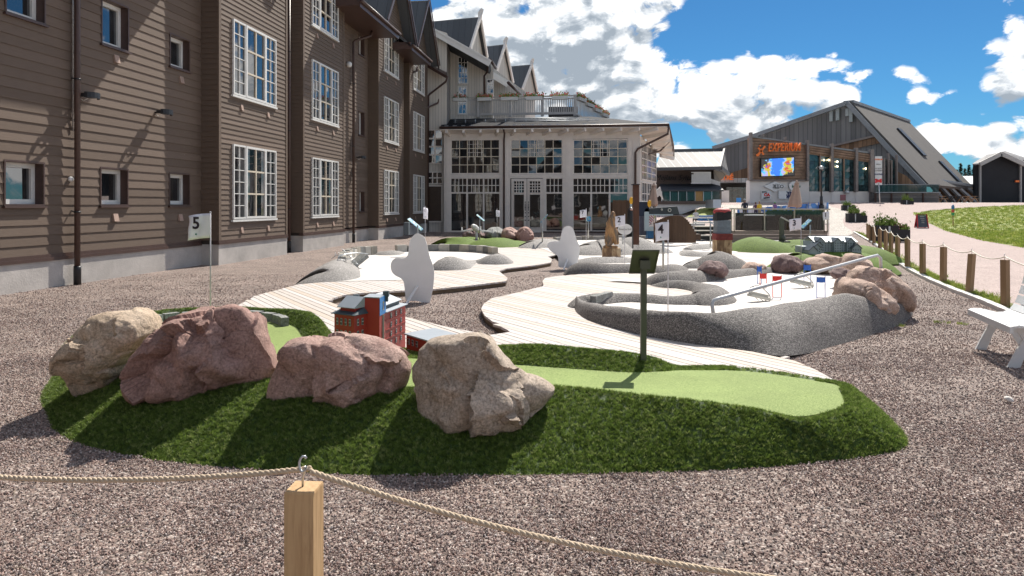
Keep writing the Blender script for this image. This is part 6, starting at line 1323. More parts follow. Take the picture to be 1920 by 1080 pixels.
# ================================================================== flags, sign boards
mt_flag = M('flag_cloth', (.80, .78, .84), .8, .04, 3, .1); mt_num = M('black_numeral', (.02, .012, .02), .7); mt_fpole = M('cream_flag_pole', (.62, .62, .50), .5, .05); mt_grn = M('green_tree_mark', (.0, .20, .10), .6)
def golf_flag(num, px, yb, Y, x0, x1, y0, y1, label, zb=None):
    top = V(px, y0-2, Y); base = V(px, yb, Y) if zb is None else Vector(((px-HX)/F0*Y, Y, zb)); t = thing('golf_flag', label, 'flag', base, 'numbered golf flags')
    mb = MB(); mb.tube([base, top], .0075, 8); mb.ell(top, (.012, .012, .012), 6, 4); mb.build('pole', mt_fpole, t)
    a = V(x0, y1, Y); b = V(x1, y0, Y); flip = abs(x0-px) > abs(x1-px); W = b.x-a.x; narrow = (x1-x0) < 9; L = .25 if narrow else W; n = 14; m = 8; vs = []
    for j in range(m+1):
        for i in range(n+1):
            f = i/n; d = (1-f) if flip else f; off = .028*math.sin(d*5.2+.6*j/m)*d+.012*math.sin(d*11+j*.5)*d; droop = -.03*d*d*L/.25
            x = a.x+W*f+(.004*math.sin(j*1.3)*d); z = a.z+(b.z-a.z)*j/m+droop; y = Y-.012+off+(d*.22 if narrow else 0); vs.append((x, y, z))
    mb.add(vs, [(j*(n+1)+i, j*(n+1)+i+1, (j+1)*(n+1)+i+1, (j+1)*(n+1)+i) for j in range(m) for i in range(n)], 0, True); fl = mb.build('cloth', mt_flag, t)
    md = fl.modifiers.new('thick', 'SOLIDIFY'); md.thickness = .002
    h = b.z-a.z; k_ = h*.28; cx = a.x+W*(.38 if not narrow else .5); s = h*.68
    text(num, s, (cx, Y-.045, a.z+h*.60-.004), mt_num, t, 'numeral', bold=s*.022, sx=(.92 if not narrow else .16))
    mb = MB(); mb.poly([(cx-.02*h, Y-.046, a.z+h*.12), (cx+.02*h, Y-.046, a.z+h*.12), (cx+.035*h, Y-.046, a.z+h*.15), (cx, Y-.046, a.z+h*.22), (cx-.035*h, Y-.046, a.z+h*.15)], .001, nrm=(0, -1, 0)); mb.build('tree_mark', mt_grn, t)
golf_flag('5', 394.5, 590, 7.9, 355.5, 396, 400, 446, 'white flag with number 5 behind the dark red boulder')
golf_flag('4', 1252.5, 583.5, 9.0, 1227.5, 1254, 416, 450, 'white flag with number 4 in the long pebbled basin')
golf_flag('3', 1502, 487, 14.8, 1479, 1502, 409, 431, 'white flag with number 3 behind the plum boulder')
golf_flag('2', 1171.3, 494, 16.2, 1153, 1172, 404, 424, 'white flag with number 2 beside the carved wolf')
golf_flag('7', 1099, 453, 24, 1087, 1100, 393, 407, 'white flag with number 7 before the glazed front')
golf_flag('6', 1245, 455, 33, 1239, 1245, 399, 406.5, 'tiny white flag with number 6 above the curved palisade')
golf_flag('1', 1553.8, 452, 21, 1542, 1554.5, 397, 412, 'white flag with number 1 at the corner of the glass railed deck')
golf_flag('9', 797, 474, 19.5, 794, 800.5, 389, 410, 'white flag seen edge on beside the hotel info board')
golf_flag('8', 932, 451, 27, 930, 936.5, 394, 406, 'small flag seen edge on behind the toy plane')
mt_info = M_speckle('info_print', 22, [(0, (.03, .20, .50)), (.4, (.10, .40, .60)), (.6, (.60, .70, .72)), (1, (.10, .40, .08))], .001, .05, .5, .1)
# the big reading board seen from behind
t = thing('info_board', 'green grey metal board on a post seen from behind, rising from the turf', 'info board', (1.06, 5.6, .27)); Yb = 5.6
mb = MB(); mb.beam((V(1206, 672, Yb).x, Yb, .2), V(1207, 500, Yb), .045, .045); mb.build('post', mt_greymetal, t)
c = V(1207.5, 491, Yb); w, h = .106, .098; mb = MB(); mb.hexa([c+Vector((-w, .09, -h)), c+Vector((w*.94, .09, -h)), c+Vector((w*.94, .104, -h)), c+Vector((-w, .104, -h)), c+Vector((-w, -.085, h)), c+Vector((w, -.085, h)), c+Vector((w, -.071, h)), c+Vector((-w, -.071, h))])
pl = mb.build('board', mt_greymetal, t); mb = MB(); mb.beam(c+Vector((-w, .087, -h)), c+Vector((w*.94, .087, -h)), .012, .012); mb.beam(c+Vector((-w, -.088, h)), c+Vector((w, -.088, h)), .014, .012); mb.beam(c+Vector((-w+.003, .085, -h)), c+Vector((-w+.003, -.088, h)), .008, .012); mb.beam(c+Vector((w*.94, .085, -h)), c+Vector((w-.003, -.088, h)), .008, .012); mb.build('rim', mt_greymetal, pl)
mb = MB(); k = c+Vector((0, -.03, -.02)); mb.box(k.x-.04, k.x+.04, k.y-.025, k.y+.02, k.z-.035, k.z+.035); mb.build('bracket', mt_greymetal, t)
mb = MB(); mb.hexa([c+Vector((-w*.93, .102, -h*.95)), c+Vector((w*.9, .102, -h*.95)), c+Vector((w*.9, .106, -h*.95)), c+Vector((-w*.93, .106, -h*.95)), c+Vector((-w*.93, -.07, h*.95)), c+Vector((w*.93, -.07, h*.95)), c+Vector((w*.93, -.066, h*.95)), c+Vector((-w*.93, -.066, h*.95))]); mb.build('printed_sheet', mt_info, pl)
def info(px, yb, Y, bx0, bx1, y0, y1, label, mat=None, edge=True):
    base = V(px, yb, Y); t = thing('info_board', label, 'info board', base, 'reading boards at the lanes'); mb = MB(); mb.tube([base, V(px, (y0+y1)/2, Y)], .022, 8); mb.build('post', mt_steel, t)
    a, b = V(bx0, y0, Y), V(bx1, y1, Y); mb = MB()
    if edge: d = Vector((.03, .28, .03)); nrm = Vector((0, 0, .02)); mb.hexa([a, b, b+d, a+d, a+nrm, b+nrm, b+d+nrm, a+d+nrm])
    else: mb.hexa([Vector((a.x, Y-.05, b.z)), Vector((b.x, Y-.05, b.z)), Vector((b.x, Y-.03, b.z)), Vector((a.x, Y-.03, b.z)), Vector((a.x, Y+.05, a.z)), Vector((b.x, Y+.05, a.z)), Vector((b.x, Y+.07, a.z)), Vector((a.x, Y+.07, a.z))])
    mb.build('board', mt_info, t)
info(783, 470, 19.2, 764, 789, 412, 433, 'tilted colourful info board left of the first white cutout')
info(899.5, 452, 27, 893, 907, 404, 415.5, 'tilted colourful info board above the toy plane')
info(1103, 447, 26, 1099, 1108, 406, 415, 'small green and blue info board by flag seven', edge=False)
info(1332, 463, 22, 1326, 1338, 410, 422, 'tilted pale green info board left of the striped trunk')
info(1243.5, 505, 13.6, 1236, 1250, 436, 448, 'info board whose face hides behind flag four', edge=False)
info(1017, 460, 23, 1013, 1026, 419, 404, 'steel post with board seen edge on by the second cutout')
info(1519, 452, 19, 1506, 1522, 429, 414, 'slanted info board edge on right of flag three')

# ================================================================== white plywood cutouts seen from behind
mt_cut = M('white_plywood', (.86, .85, .84), .7, .05, 2.5, .08)
def cutout(pts, Y, label, strut):
    P = [V(x, y, Y) for x, y in pts]; P = catmull(P, 110, True); t = thing('cutout_figure', label, 'cutout', (sum(p.x for p in P)/110, Y, 0), 'white cutouts seen from behind')
    for p in P: p.z = max(p.z, .004)
    mb = MB(); mb.poly(P, .018, nrm=(0, -1, 0)); mb.build('panel', mt_cut, t); a, b = V(*strut[0], Y-.012), V(*strut[1], Y-.32); b.z = .01
    b = Vector((V(*strut[1], Y).x, Y-.3, .01)); mb = MB(); mb.beam(a, b, .035, .02); mb.build('strut', mt_cut, t)
cutout([(782, 438), (775, 442), (769.5, 449), (767, 458), (765.5, 474), (762, 482), (755, 484), (744, 483.5), (736, 488), (732.5, 498), (735, 510), (742, 517), (751, 521.5), (756.5, 528), (758.6, 541), (760, 553), (762.5, 563), (782, 564.5), (794, 568), (804, 571), (808, 558), (812.5, 535), (814, 512), (811.5, 497), (806, 482), (802.5, 468), (799.5, 456), (794.5, 444)], 10.66, 'plain white rounded plywood cutout with an arm to the left, nearest one', ((783, 536), (766, 569)))
cutout([(1066.7, 423.7), (1059, 426), (1054, 432.5), (1051.5, 445), (1048, 452), (1037, 452.5), (1029, 455), (1026, 461), (1031, 469), (1038, 474.5), (1044.5, 479), (1047, 487), (1048, 500.5), (1063, 502.5), (1079, 508.5), (1082.5, 495), (1086, 478), (1086.8, 463), (1081, 449), (1077, 435), (1073, 427)], 16.2, 'plain white rounded plywood cutout with an arm to the left, farther one', ((1064, 486), (1055, 506)))

# ================================================================== slalom gates, benches of the toy lift, the pipe
mt_gr = M('red_gate', (.70, .035, .03), .5, .05); mt_gb = M('blue_gate', (.03, .13, .50), .5, .05)
def gate(x0, x1, yt, yf, yb, mat, label, z=.13):
    Y = F0*(CAMH-z)/(yb-HY); t = thing('slalom_gate', label, 'gate', V((x0+x1)/2, yb, Y), 'toy slalom gates on the white lane'); ORG[t.name] = Vector(t.location); a, b = V(x0, yb, Y).x, V(x1, yb, Y).x; zt = V(0, yt, Y).z; zf = V(0, yf, Y).z
    for x in (a, b): mb = MB(); mb.tube([(x, Y, z), (x, Y, zt+.012)], .0065, 6); mb.build('pole', mat, t)
    mb = MB(); n = 6; vs = []
    for k in range(n+1): f = k/n; y = Y-.006+.012*math.sin(f*4); vs += [(a+(b-a)*f, y, zf-.01*math.sin(f*3.14)), (a+(b-a)*f, y, zt)]
    mb.add(vs, [(2*k, 2*k+2, 2*k+3, 2*k+1) for k in range(n)], 0, True); mb.build('flag', mat, t); mb = MB(); mb.beam((a, Y, z+.006), (b, Y, z+.006), .012, .01); mb.build('foot_bar', M('gate_foot', (.25, .25, .36), .6), t)
gate(1420, 1427.5, 500, 508.5, 532, mt_gb, 'blue slalom gate farthest left, half turned'); gate(1425, 1437, 513, 522, 538, mt_gr, 'red slalom gate just before the leftmost blue gate')
gate(1449, 1465, 517.5, 526.5, 558, mt_gr, 'red slalom gate nearest the white pipe, second red'); gate(1507.5, 1520, 497, 506, 530, mt_gb, 'blue slalom gate behind the middle of the pipe'); gate(1531.6, 1547, 519.6, 529, 559, mt_gb, 'blue slalom gate on the right, nearest the pink boulders')
mt_lift = M('cream_lift_metal', (.55, .54, .48), .55, .06)
def lift(x0, x1, y0, y1, label):
    Y = F0*(CAMH-.15)/((y0+y1)/2+6-HY); a, b = V(x0, y0, Y), V(x1, y1, Y+.12); t = thing('toy_lift_chair', label, 'toy lift', (a+b)/2, 'toy chairlift benches on the white lane'); mb = MB(); mb.beam(a, b, .10, .035); mb.beam(a+Vector((.01, .04, .03)), b+Vector((.01, .04, .03)), .02, .05); mb.build('bench', mt_lift, t)
    mb = MB(); P = [b+Vector((0, -.02, -.03)), b+Vector((.02, 0, .05)), b+Vector((-.05, .02, .13)), (a+b)/2+Vector((0, .02, .17)), (a+b)/2+Vector((-.12, .02, .13))]; mb.tube(catmull(P, 12), .008, 6); mb.build('hanger', mt_steel, t)
    for f in (.3, .55, .8): mb = MB(); p = a.lerp(b, f); mb.tube([p+Vector((0, -.02, -.02)), p+Vector((.03, -.07, -.05))], .005, 5); mb.build('foot_rest', mt_steel, t)
lift(1405, 1441, 553, 561, 'cream toy chairlift bench left below the white pipe'); lift(1485, 1522, 528, 536, 'cream toy chairlift bench right behind the white pipe'); lift(1557, 1598, 509, 517, 'cream toy chairlift bench beside the pink boulders')
t = thing('white_pipe', 'long white metal pipe rising over the slalom lane to a boulder', 'pipe', (2.25, 7.85, .3)); mb = MB()
A0 = Vector((2.255, 7.75, .25)); A1 = V(1335, 570, 7.75); A2 = V(1347, 560, 7.78); B2 = V(1636, 481, 9.55); B1 = V(1651, 480, 9.65); B0 = V(1652, 508, 9.65)
mb.tube([A0, A1, A1.lerp(A2, .4)+Vector((-.008, 0, .018)), A2, A2.lerp(B2, .3), A2.lerp(B2, .7), B2, B2.lerp(B1, .6)+Vector((0, 0, .012)), B1+Vector((0, 0, -.03)), B0], .021, 14); mb.build('tube', M('pipe_white', (.62, .63, .64), .35, .04), t)
mb = MB(); mb.box(B0.x-.14, B0.x+.12, B0.y-.06, B0.y+.06, B0.z-.03, B0.z+.015); mb.build('mounting_foot', mt_black, t)

# ================================================================== white slatted lounge bench
t = thing('lounge_bench', 'white curved slatted lounge bench at the right edge', 'bench', (5.0, 7.1, 0)); P1, P2 = Vector((4.84, 7.33, 0)), Vector((4.52, 6.28, 0)); ax = (P2-P1).normalized(); ox = Vector((-ax.y, ax.x, 0))
if ox.x < 0: ox = -ox
prof = [(q_*.62, w_) for q_, w_ in ((0, .395), (.10, .405), (.20, .40), (.30, .385), (.40, .37), (.50, .375), (.60, .41), (.68, .48), (.735, .575), (.78, .675), (.82, .78), (.855, .885), (.885, .99))]
mt_bw = M('bench_white', (.74, .75, .75), .45, .05, 4, .1); Lb = (P2-P1).length
for i, (s, z) in enumerate(prof):
    if i == len(prof)-1: continue
    s2, z2 = prof[i+1]; d = Vector((ox.x*(s2-s), ox.y*(s2-s), z2-z)); m = P1+ox*(s+(s2-s)*.5)+Vector((0, 0, (z+z2)/2)); wv = d.length*.84; un = d.normalized().cross(ax); mb = MB(); mb.beam(m-ax*.02, m+ax*(Lb+.02), wv, .022, up=un if un.z > 0 else -un); mb.build('slat', mt_bw, t)
for k, q in enumerate((.10, Lb-.12)):
    o_ = P1+ax*q; pts = []; 
    def sp(s, z): return o_+ox*s*.62+Vector((0, 0, z))
    side = [sp(.02, .38), sp(.20, .385), sp(.40, .352), sp(.56, .37), sp(.66, .44), sp(.76, .6), sp(.86, .9), sp(.93, .88), sp(.86, .62), sp(.78, .44), sp(.66, .32), sp(.74, .16), sp(.86, 0), sp(.70, 0), sp(.56, .16), sp(.48, .28), sp(.36, .28), sp(.28, .18), sp(.18, 0), sp(.02, 0), sp(.12, .14), sp(.22, .27), sp(.16, .33), sp(.02, .33)]
    mb = MB(); mb.poly(side, .03, nrm=-ax if k == 0 else ax); mb.build('side_frame', mt_bw, t)
mb = MB(); m = P1+Vector((0, 0, .37)); mb.beam(m-ax*.02-ox*.0, m+ax*(Lb+.02), .03, .06); mb.build('front_rail', mt_bw, t)

# ================================================================== carved wolf, striped trunk
def skin(name, verts, edges, radii, mat, parent, sub=2, mats=None):
    me = bpy.data.meshes.new(name); me.from_pydata(verts, edges, []); o = bpy.data.objects.new(name, me); COL.objects.link(o)
    md = o.modifiers.new('s', 'SKIN'); md.use_smooth_shade = True; sd_ = me.skin_vertices[0].data
    for i, r in enumerate(radii): sd_[i].radius = (r, r) if not isinstance(r, tuple) else r; sd_[i].use_root = (i == 0)
    m2 = o.modifiers.new('u', 'SUBSURF'); m2.levels = sub; m2.render_levels = sub; bpy.context.view_layer.update()
    nm = bpy.data.meshes.new_from_object(o.evaluated_get(bpy.context.evaluated_depsgraph_get())); bpy.data.objects.remove(o)
    org = ORG[parent.name] if parent else Vector(); nm.transform(Matrix.Translation(-org)); nm.materials.clear()
    for m in (mats or [mat]): nm.materials.append(m)
    nm.polygons.foreach_set('use_smooth', [True]*len(nm.polygons)); ob = bpy.data.objects.new(name, nm); COL.objects.link(ob)
    if parent: ob.parent = parent
    ORG[ob.name] = org; return ob
def M_carved(name, a, b, c):
    m, nt, bs = new_mat(name); v = coords(nt); n1 = noise_n(nt, coords(nt, scale=(5, 5, 1.6)), 1.6, 4, .6, dist=1); col = ramp(nt, n1, [(.42, a), (.52, b), (.62, c)]); w = noise_n(nt, coords(nt, scale=(30, 30, 3)), 2.2, 5, .6)
    nt.links.new(mixc(nt, .5, col, mixc(nt, 1.0, col, ramp(nt, w, [(.35, (.5, .45, .4)), (.65, (1.3, 1.25, 1.2))]), 'MULTIPLY')), bs.inputs['Base Color']); bs.inputs['Roughness'].default_value = .65; bump(nt, bs, w, .5, .012); return m
mt_wolf = M_carved('carved_wood', (.17, .13, .095), (.36, .20, .09), (.46, .27, .12)); mt_log = M_carved('split_log', (.22, .13, .07), (.42, .28, .15), (.50, .37, .22))
Yw = 18.2; bx = V(1146, 480, Yw); s = 1/14.0*Yw/18.2*18.2/18.2
def wp(px, py, dy=0): return tuple(V(px, py, Yw)+Vector((0, dy, 0)))
t = thing('carved_wolf', 'carved wooden howling wolf sitting on a split log stump', 'carving', (bx.x, Yw, .15))
vs = [wp(1146, 452, .02), wp(1145, 436, 0), wp(1146, 420, -.02), wp(1148, 410, -.02), wp(1149.5, 402, .0), wp(1149.5, 395.5, .02), wp(1155, 432, .05), wp(1157, 446, .06), wp(1158, 459, .02), wp(1151, 436, -.08), wp(1152, 448, -.1), wp(1153, 459, -.12), wp(1140, 454, -.05), wp(1139, 459.5, -.16), wp(1140, 453, .14), wp(1143, 459.5, .2), wp(1137, 458, -.2), wp(1134.5, 460, -.05), wp(1146.5, 411, -.09), wp(1146, 406.5, -.11), wp(1146.5, 411, .07), wp(1146, 407, .09)]
ed = [(0, 1), (1, 2), (2, 3), (3, 4), (4, 5), (1, 6), (6, 7), (7, 8), (2, 9), (9, 10), (10, 11), (0, 12), (12, 13), (0, 14), (14, 15), (13, 16), (16, 17), (3, 18), (18, 19), (3, 20), (20, 21)]
rd = [.165, .172, .135, .10, .075, .03, .075, .055, .05, .08, .055, .05, .12, .06, .12, .06, .035, .02, .035, .012, .035, .012]
skin('body', vs, ed, rd, mt_wolf, t)
mb = MB(); c = V(1146, 480, Yw); c.z = .12
vs2 = []; n = 18
for (r, z) in ((.245, 0), (.24, .08), (.235, .24), (.232, .262)):
    for k in range(n): a = 2*math.pi*k/n; q = r*(1+.05*math.sin(k*2.7)); vs2.append((c.x+q*math.cos(a), Yw+q*math.sin(a), c.z+z))
mb.add(vs2, [(i*n+k, i*n+(k+1) % n, (i+1)*n+(k+1) % n, (i+1)*n+k) for i in range(3) for k in range(n)]+[tuple(range(3*n, 4*n))]); mb.build('stump', mt_log, t)
mb = MB(); mb.lathe([(.19, 0), (.2, .03), (.17, .06)], (c.x-.02, Yw, c.z+.262), 14); mb.build('stump_collar', mt_wolf, t)
Yt = 17.3; t = thing('striped_trunk', 'carved square trunk painted red, grey and black like a chimney', 'carving', (V(1354, 475, Yt).x, Yt, .3)); cx = V(1354, 0, Yt).x
def ring(mb, x0, x1, ya, yb, dep, seg=10, wob=.012, mi=0, tilt=0.0):
    a, b = V(x0, ya, Yt).x, V(x1, ya, Yt).x; z1, z0 = V(0, ya, Yt).z, V(0, yb, Yt).z; vs = []; cxx, hw = (a+b)/2, (b-a)/2; n = 16
    for j in range(seg+1):
        f = j/seg; w = 1+wob*math.sin(j*1.9)
        for k in range(n):
            an = 2*math.pi*k/n; ca, sa = math.cos(an), math.sin(an); sq = 1/max(abs(ca), abs(sa))**.75; x = cxx+hw*w*ca*sq*.98; y = Yt+dep*w*sa*sq; z = z0+(z1-z0)*f+tilt*(x-cxx)*(f if j else 1)
            vs.append((x, y, z))
    mb.add(vs, [(j*n+k, j*n+(k+1) % n, (j+1)*n+(k+1) % n, (j+1)*n+k) for j in range(seg) for k in range(n)]+[tuple(range(seg*n, seg*n+n)), tuple(reversed(range(n)))], mi, False)
mb = MB(); ring(mb, 1338, 1370, 449, 478, .2); mb.build('timber_base', mt_log, t)
mb = MB(); ring(mb, 1337, 1371, 437.6, 449.5, .215, 4); mb.build('red_collar', M('worn_dark_red', (.20, .035, .03), .75, .4, 8, .5), t)
mb = MB(); ring(mb, 1339.5, 1368.5, 428, 437.7, .19, 3); ring(mb, 1340, 1368, 412.5, 427.7, .185, 5); mb.build('grey_band', M('worn_blue_grey', (.17, .20, .23), .75, .2, 8, .5), t)
mb = MB(); ring(mb, 1339, 1368.5, 397, 412.6, .19, 5, tilt=.08); mb.build('black_band', M('worn_black', (.018, .018, .02), .8, .3, 8, .5), t)
mb = MB(); mb.ell((cx, Yt, V(0, 397, Yt).z), (.225, .2, .10), 16, 8); mb.build('red_cap', M('worn_red_cap', (.42, .05, .05), .6, .25, 8, .4), t)
mb = MB(); mb.ell((cx+.01, Yt, V(0, 391, Yt).z), (.04, .04, .03), 8, 6); mb.build('cap_knob', M('worn_dark_red', (.2, .03, .03)), t)

# ================================================================== model buildings
mt_mred = M('model_red_wall', (.34, .035, .025), .5, .08, 5, .05); mt_mroof = M('model_steel_roof', (.34, .38, .42), .5, .08, 6, .05, .1); mt_mdr = M('model_dark_roof', (.05, .075, .09), .5, .1); mt_mwin = M('model_window', (.38, .42, .42), .3, .05); mt_mdk = M('model_dark_glass', (.02, .025, .03), .15, .1); mt_mblue = M('model_blue_panel', (.03, .20, .50), .5, .05); mt_gold = M('gold_emblem', (.55, .38, .05), .5)
t = thing('model_building', 'red toy model of a stepped building with a blue emblem panel', 'model building', (-1.45, 6.25, .15)); Ym = 6.25
ma = rad(-38); mU = Vector((math.cos(ma), math.sin(ma), 0)); mV = Vector((-mU.y, mU.x, 0))   # long side runs right and towards the viewer is the short side
def mpt(px, py, Y): return V(px, py, Y)
def mwin(parent, c, u, w, h, cols=2):
    n = Vector((u.y, -u.x, 0)); mb = MB(); c = c+n*.002; mb.hexa([c-u*w/2+n*0, c+u*w/2, c+u*w/2+n*.004, c-u*w/2+n*.004, c-u*w/2+Vector((0, 0, h)), c+u*w/2+Vector((0, 0, h)), c+u*w/2+n*.004+Vector((0, 0, h)), c-u*w/2+n*.004+Vector((0, 0, h))]); o = mb.build('window', mt_mwin, parent); mb = MB()
    for k in range(cols):
        for j in range(2): a = c+u*(-w/2+w*(k+.12)/cols)+n*.0045+Vector((0, 0, h*(j+.1)/2)); b = a+u*w*.74/cols; z = Vector((0, 0, h*.38)); mb.add([a, b, b+z, a+z], [(0, 1, 2, 3)])
    mb.build('pane', mt_mdk, o)
# front (short) face between px 627 and 664, long face 664..760 going away to the right
c1 = V(627, 632, 6.18); c2 = V(664, 632, 6.05); c3 = V(688, 632, 6.26); zbase = .1
def wallbox(p, q, dep, z0, z1, mat, nm, parent):
    d = (q-p); d.z = 0; u = d.normalized(); n = Vector((-u.y, u.x, 0)); mb = MB(); a = Vector((p.x, p.y, z0)); b = Vector((q.x, q.y, z0)); mb.hexa([a, b, b+n*dep, a+n*dep, a+Vector((0, 0, z1-z0)), b+Vector((0, 0, z1-z0)), b+n*dep+Vector((0, 0, z1-z0)), a+n*dep+Vector((0, 0, z1-z0))]); return mb.build(nm, mat, parent)
zA = V(0, 589, 6.1).z; 0; e1 = Vector((c2.x, c2.y, 0)); e2 = V(764, 640, 6.72); e2.z = 0
uL = (e2-e1).normalized(); nL = Vector((uL.y, -uL.x, 0)); zB = V(0, 575, 6.45).z
F_ = [Vector((c1.x, c1.y, 0)), e1, e1+uL*.3, Vector((c1.x, c1.y, 0))+uL*.3]; mb = MB(); mb.hexa([p+Vector((0, 0, zbase)) for p in F_]+[p+Vector((0, 0, zA)) for p in F_]); mb.build('west_block', mt_mred, t)
tw0 = V(681, 640, 6.2); tw1 = V(711.5, 640, 6.15); tw1z = V(0, 560, 6.15).z
tw2 = V(723, 640, 6.36); F_ = [Vector((p.x, p.y, 0)) for p in (tw0, tw1, tw2, tw2+(tw0-tw1))]; mb = MB(); mb.hexa([p+Vector((0, 0, zbase)) for p in F_]+[p+Vector((0, 0, tw1z)) for p in F_]); mb.build('tower', mt_mred, t)
uT = (Vector((tw2.x, tw2.y, 0))-Vector((tw1.x, tw1.y, 0))).normalized(); nT = Vector((uT.y, -uT.x, 0)); a = Vector((tw1.x, tw1.y, V(0, 591, 6.2).z))+nT*.004; mb = MB(); b = Vector((tw2.x, tw2.y, a.z))+nT*.004; h = Vector((0, 0, tw1z-a.z+.004)); mb.hexa([a, b, b-nT*.003, a-nT*.003, a+h, b+h, b+h-nT*.003, a+h-nT*.003]); bp = mb.build('blue_panel', mt_mblue, t)
mb = MB(); c = (a+b)/2+nT*.002; 
for dz, w in ((.045, .012), (.065, .006), (.085, .006), (.105, .016)): mb.beam(c+Vector((0, 0, dz))-uT*w, c+Vector((0, 0, dz))+uT*w, .002, .008, up=nT)
mb.beam(c+Vector((0, 0, .04)), c+Vector((0, 0, .12)), .006, .002, up=nT); mb.build('gold_emblem', mt_gold, bp)
mb = MB(); q = Vector((0, 0, .004)); T0, T1, T2 = [Vector((p.x, p.y, tw1z+.011)) for p in (tw0, tw1, tw2)]; mb.poly([T0, T1, T2, T2+(T0-T1)], .008); mb.build('tower_roof', mt_mroof, t)
mb = MB(); a = Vector((tw1.x, tw1.y, 0)).lerp(Vector((tw2.x, tw2.y, 0)), .5)+nT*.004; mb.beam(a+Vector((0, 0, zbase)), a+Vector((0, 0, V(0, 592, 6.2).z)), .02, .004, up=(0, -1, 0)); mb.build('stair_glass', mt_mwin, t)
m0 = Vector((tw2.x, tw2.y, 0)); m1 = V(760, 640, 6.85); m1.z = 0; zM = V(0, 580, 6.5).z; wallbox(m0, m1, .45, zbase-.05, zM, mt_mred, 'main_block', t); uM = (m1-m0).normalized(); nM = Vector((uM.y, -uM.x, 0)); LM = (m1-m0).length
for r_ in range(4):
    for k in range(3): mwin(t, m0+uM*LM*(.25+.25*k)+nM*.001+Vector((0, 0, zM-.075-.085*r_)), uM, .03, .045)
for r_ in range(3): mb = MB(); a = m0+nM*.003+Vector((0, 0, zM-.085-.085*r_)); mb.beam(a, a+uM*LM, .005, .006); mb.build('string_course', mt_mred, t)
d = Vector((c2.x-c1.x, c2.y-c1.y, 0)); uA = d.normalized(); LA = d.length
for r_ in range(3):
    for k in range(4): mwin(t, Vector((c1.x, c1.y, 0))+uA*LA*(.17+.205*k+(.02 if k > 1 else 0))+Vector((uA.y, -uA.x, 0))*.001+Vector((0, 0, zA-.10-.105*r_)), uA, .024, .06)
    for k in range(2): mwin(t, e1+uL*(.045+.06*k)+nL*.001+Vector((0, 0, zA-.10-.105*r_)), uL, .024, .06)
def hip(mb, P, over, rise, z, inset=.35):
    c = sum(P, Vector())/4; Q = [p+(p-c).normalized()*over for p in P]; Q = [Vector((q.x, q.y, z)) for q in Q]; R_ = [Vector((q.x, q.y, z+rise)) for q in (Q[0].lerp(Q[2], .5-.001), )]
    m1_, m2_ = Q[0].lerp(Q[3], .5).lerp(Q[1].lerp(Q[2], .5), inset)+Vector((0, 0, rise)), Q[0].lerp(Q[3], .5).lerp(Q[1].lerp(Q[2], .5), 1-inset)+Vector((0, 0, rise))
    mb.add(Q+[m1_, m2_]+[q-Vector((0, 0, .006)) for q in Q], [(0, 1, 5, 4), (1, 2, 5), (2, 3, 4, 5), (3, 0, 4), (9, 8, 7, 6), (0, 6, 7, 1), (1, 7, 8, 2), (2, 8, 9, 3), (3, 9, 6, 0)])
W1 = [Vector((c1.x, c1.y, 0)), Vector((c2.x, c2.y, 0)), Vector((c2.x, c2.y, 0))+uL*.3, Vector((c1.x, c1.y, 0))+uL*.3]
mb = MB(); hip(mb, W1, .03, .05, zA, .15); mb.build('lower_roof', mt_mdr, t)
mb = MB(); cc = sum(W1, Vector())/4; W2 = [cc+(p-cc)*.72 for p in W1]; mb.hexa([Vector((p.x, p.y, zA+.01)) for p in W2]+[Vector((p.x, p.y, zA+.055)) for p in W2]); mb.build('clerestory', mt_mred, t); mb = MB(); hip(mb, W2, .03, .085, zA+.055, .0); mb.build('upper_roof', mt_mroof, t)
W3 = [m0, m1, m1+Vector((-uM.y, uM.x, 0))*.45, m0+Vector((-uM.y, uM.x, 0))*.45]; mb = MB(); hip(mb, W3, .03, .035, zM, .1); mb.build('lower_roof', mt_mroof, t); cc = sum(W3, Vector())/4; W4 = [cc+(p-cc)*.8 for p in W3]
mb = MB(); mb.hexa([Vector((p.x, p.y, zM+.01)) for p in W4]+[Vector((p.x, p.y, zM+.05)) for p in W4]); mb.build('clerestory', mt_mdr, t); mb = MB(); hip(mb, W4, .03, .07, zM+.05, .0); mb.build('upper_roof', mt_mroof, t)
for (px, py) in ((668, 563), (724, 556)): c = V(px, py, 6.35); mb = MB(); mb.box(c.x-.018, c.x+.018, c.y-.018, c.y+.018, c.z-.045, c.z); mb.box(c.x-.026, c.x+.026, c.y-.026, c.y+.026, c.z, c.z+.05); mb.build('chimney', mt_mdr, t)
a1, a2 = V(762, 668, 6.5), V(815, 668, 6.1); zW = V(0, 639, 6.2).z; wallbox(a2 if 0 else a1, a2, .3, .02, zW, mt_mred, 'annex', t); u = Vector((a2.x-a1.x, a2.y-a1.y, 0)); La = u.length; u.normalize(); nn_ = Vector((-u.y, u.x, 0))
mb = MB(); p = Vector((a1.x, a1.y, zW))-nn_*.02-u*.01; mb.hexa([p, p+u*(La+.03), p+u*(La+.03)+nn_*.33, p+nn_*.33, p+Vector((0, 0, .012)), p+u*(La+.03)+Vector((0, 0, .012)), p+u*(La+.03)+nn_*.33+Vector((0, 0, .03)), p+nn_*.33+Vector((0, 0, .03))]); mb.build('annex_roof', mt_mroof, t)
for r_ in range(3):
    for k in range(3): mwin(t, Vector((a1.x, a1.y, 0))+u*(.05+.075*k)+Vector((u.y, -u.x, 0))*.001+Vector((0, 0, zW-.085-.10*r_)), u, .035, .055)

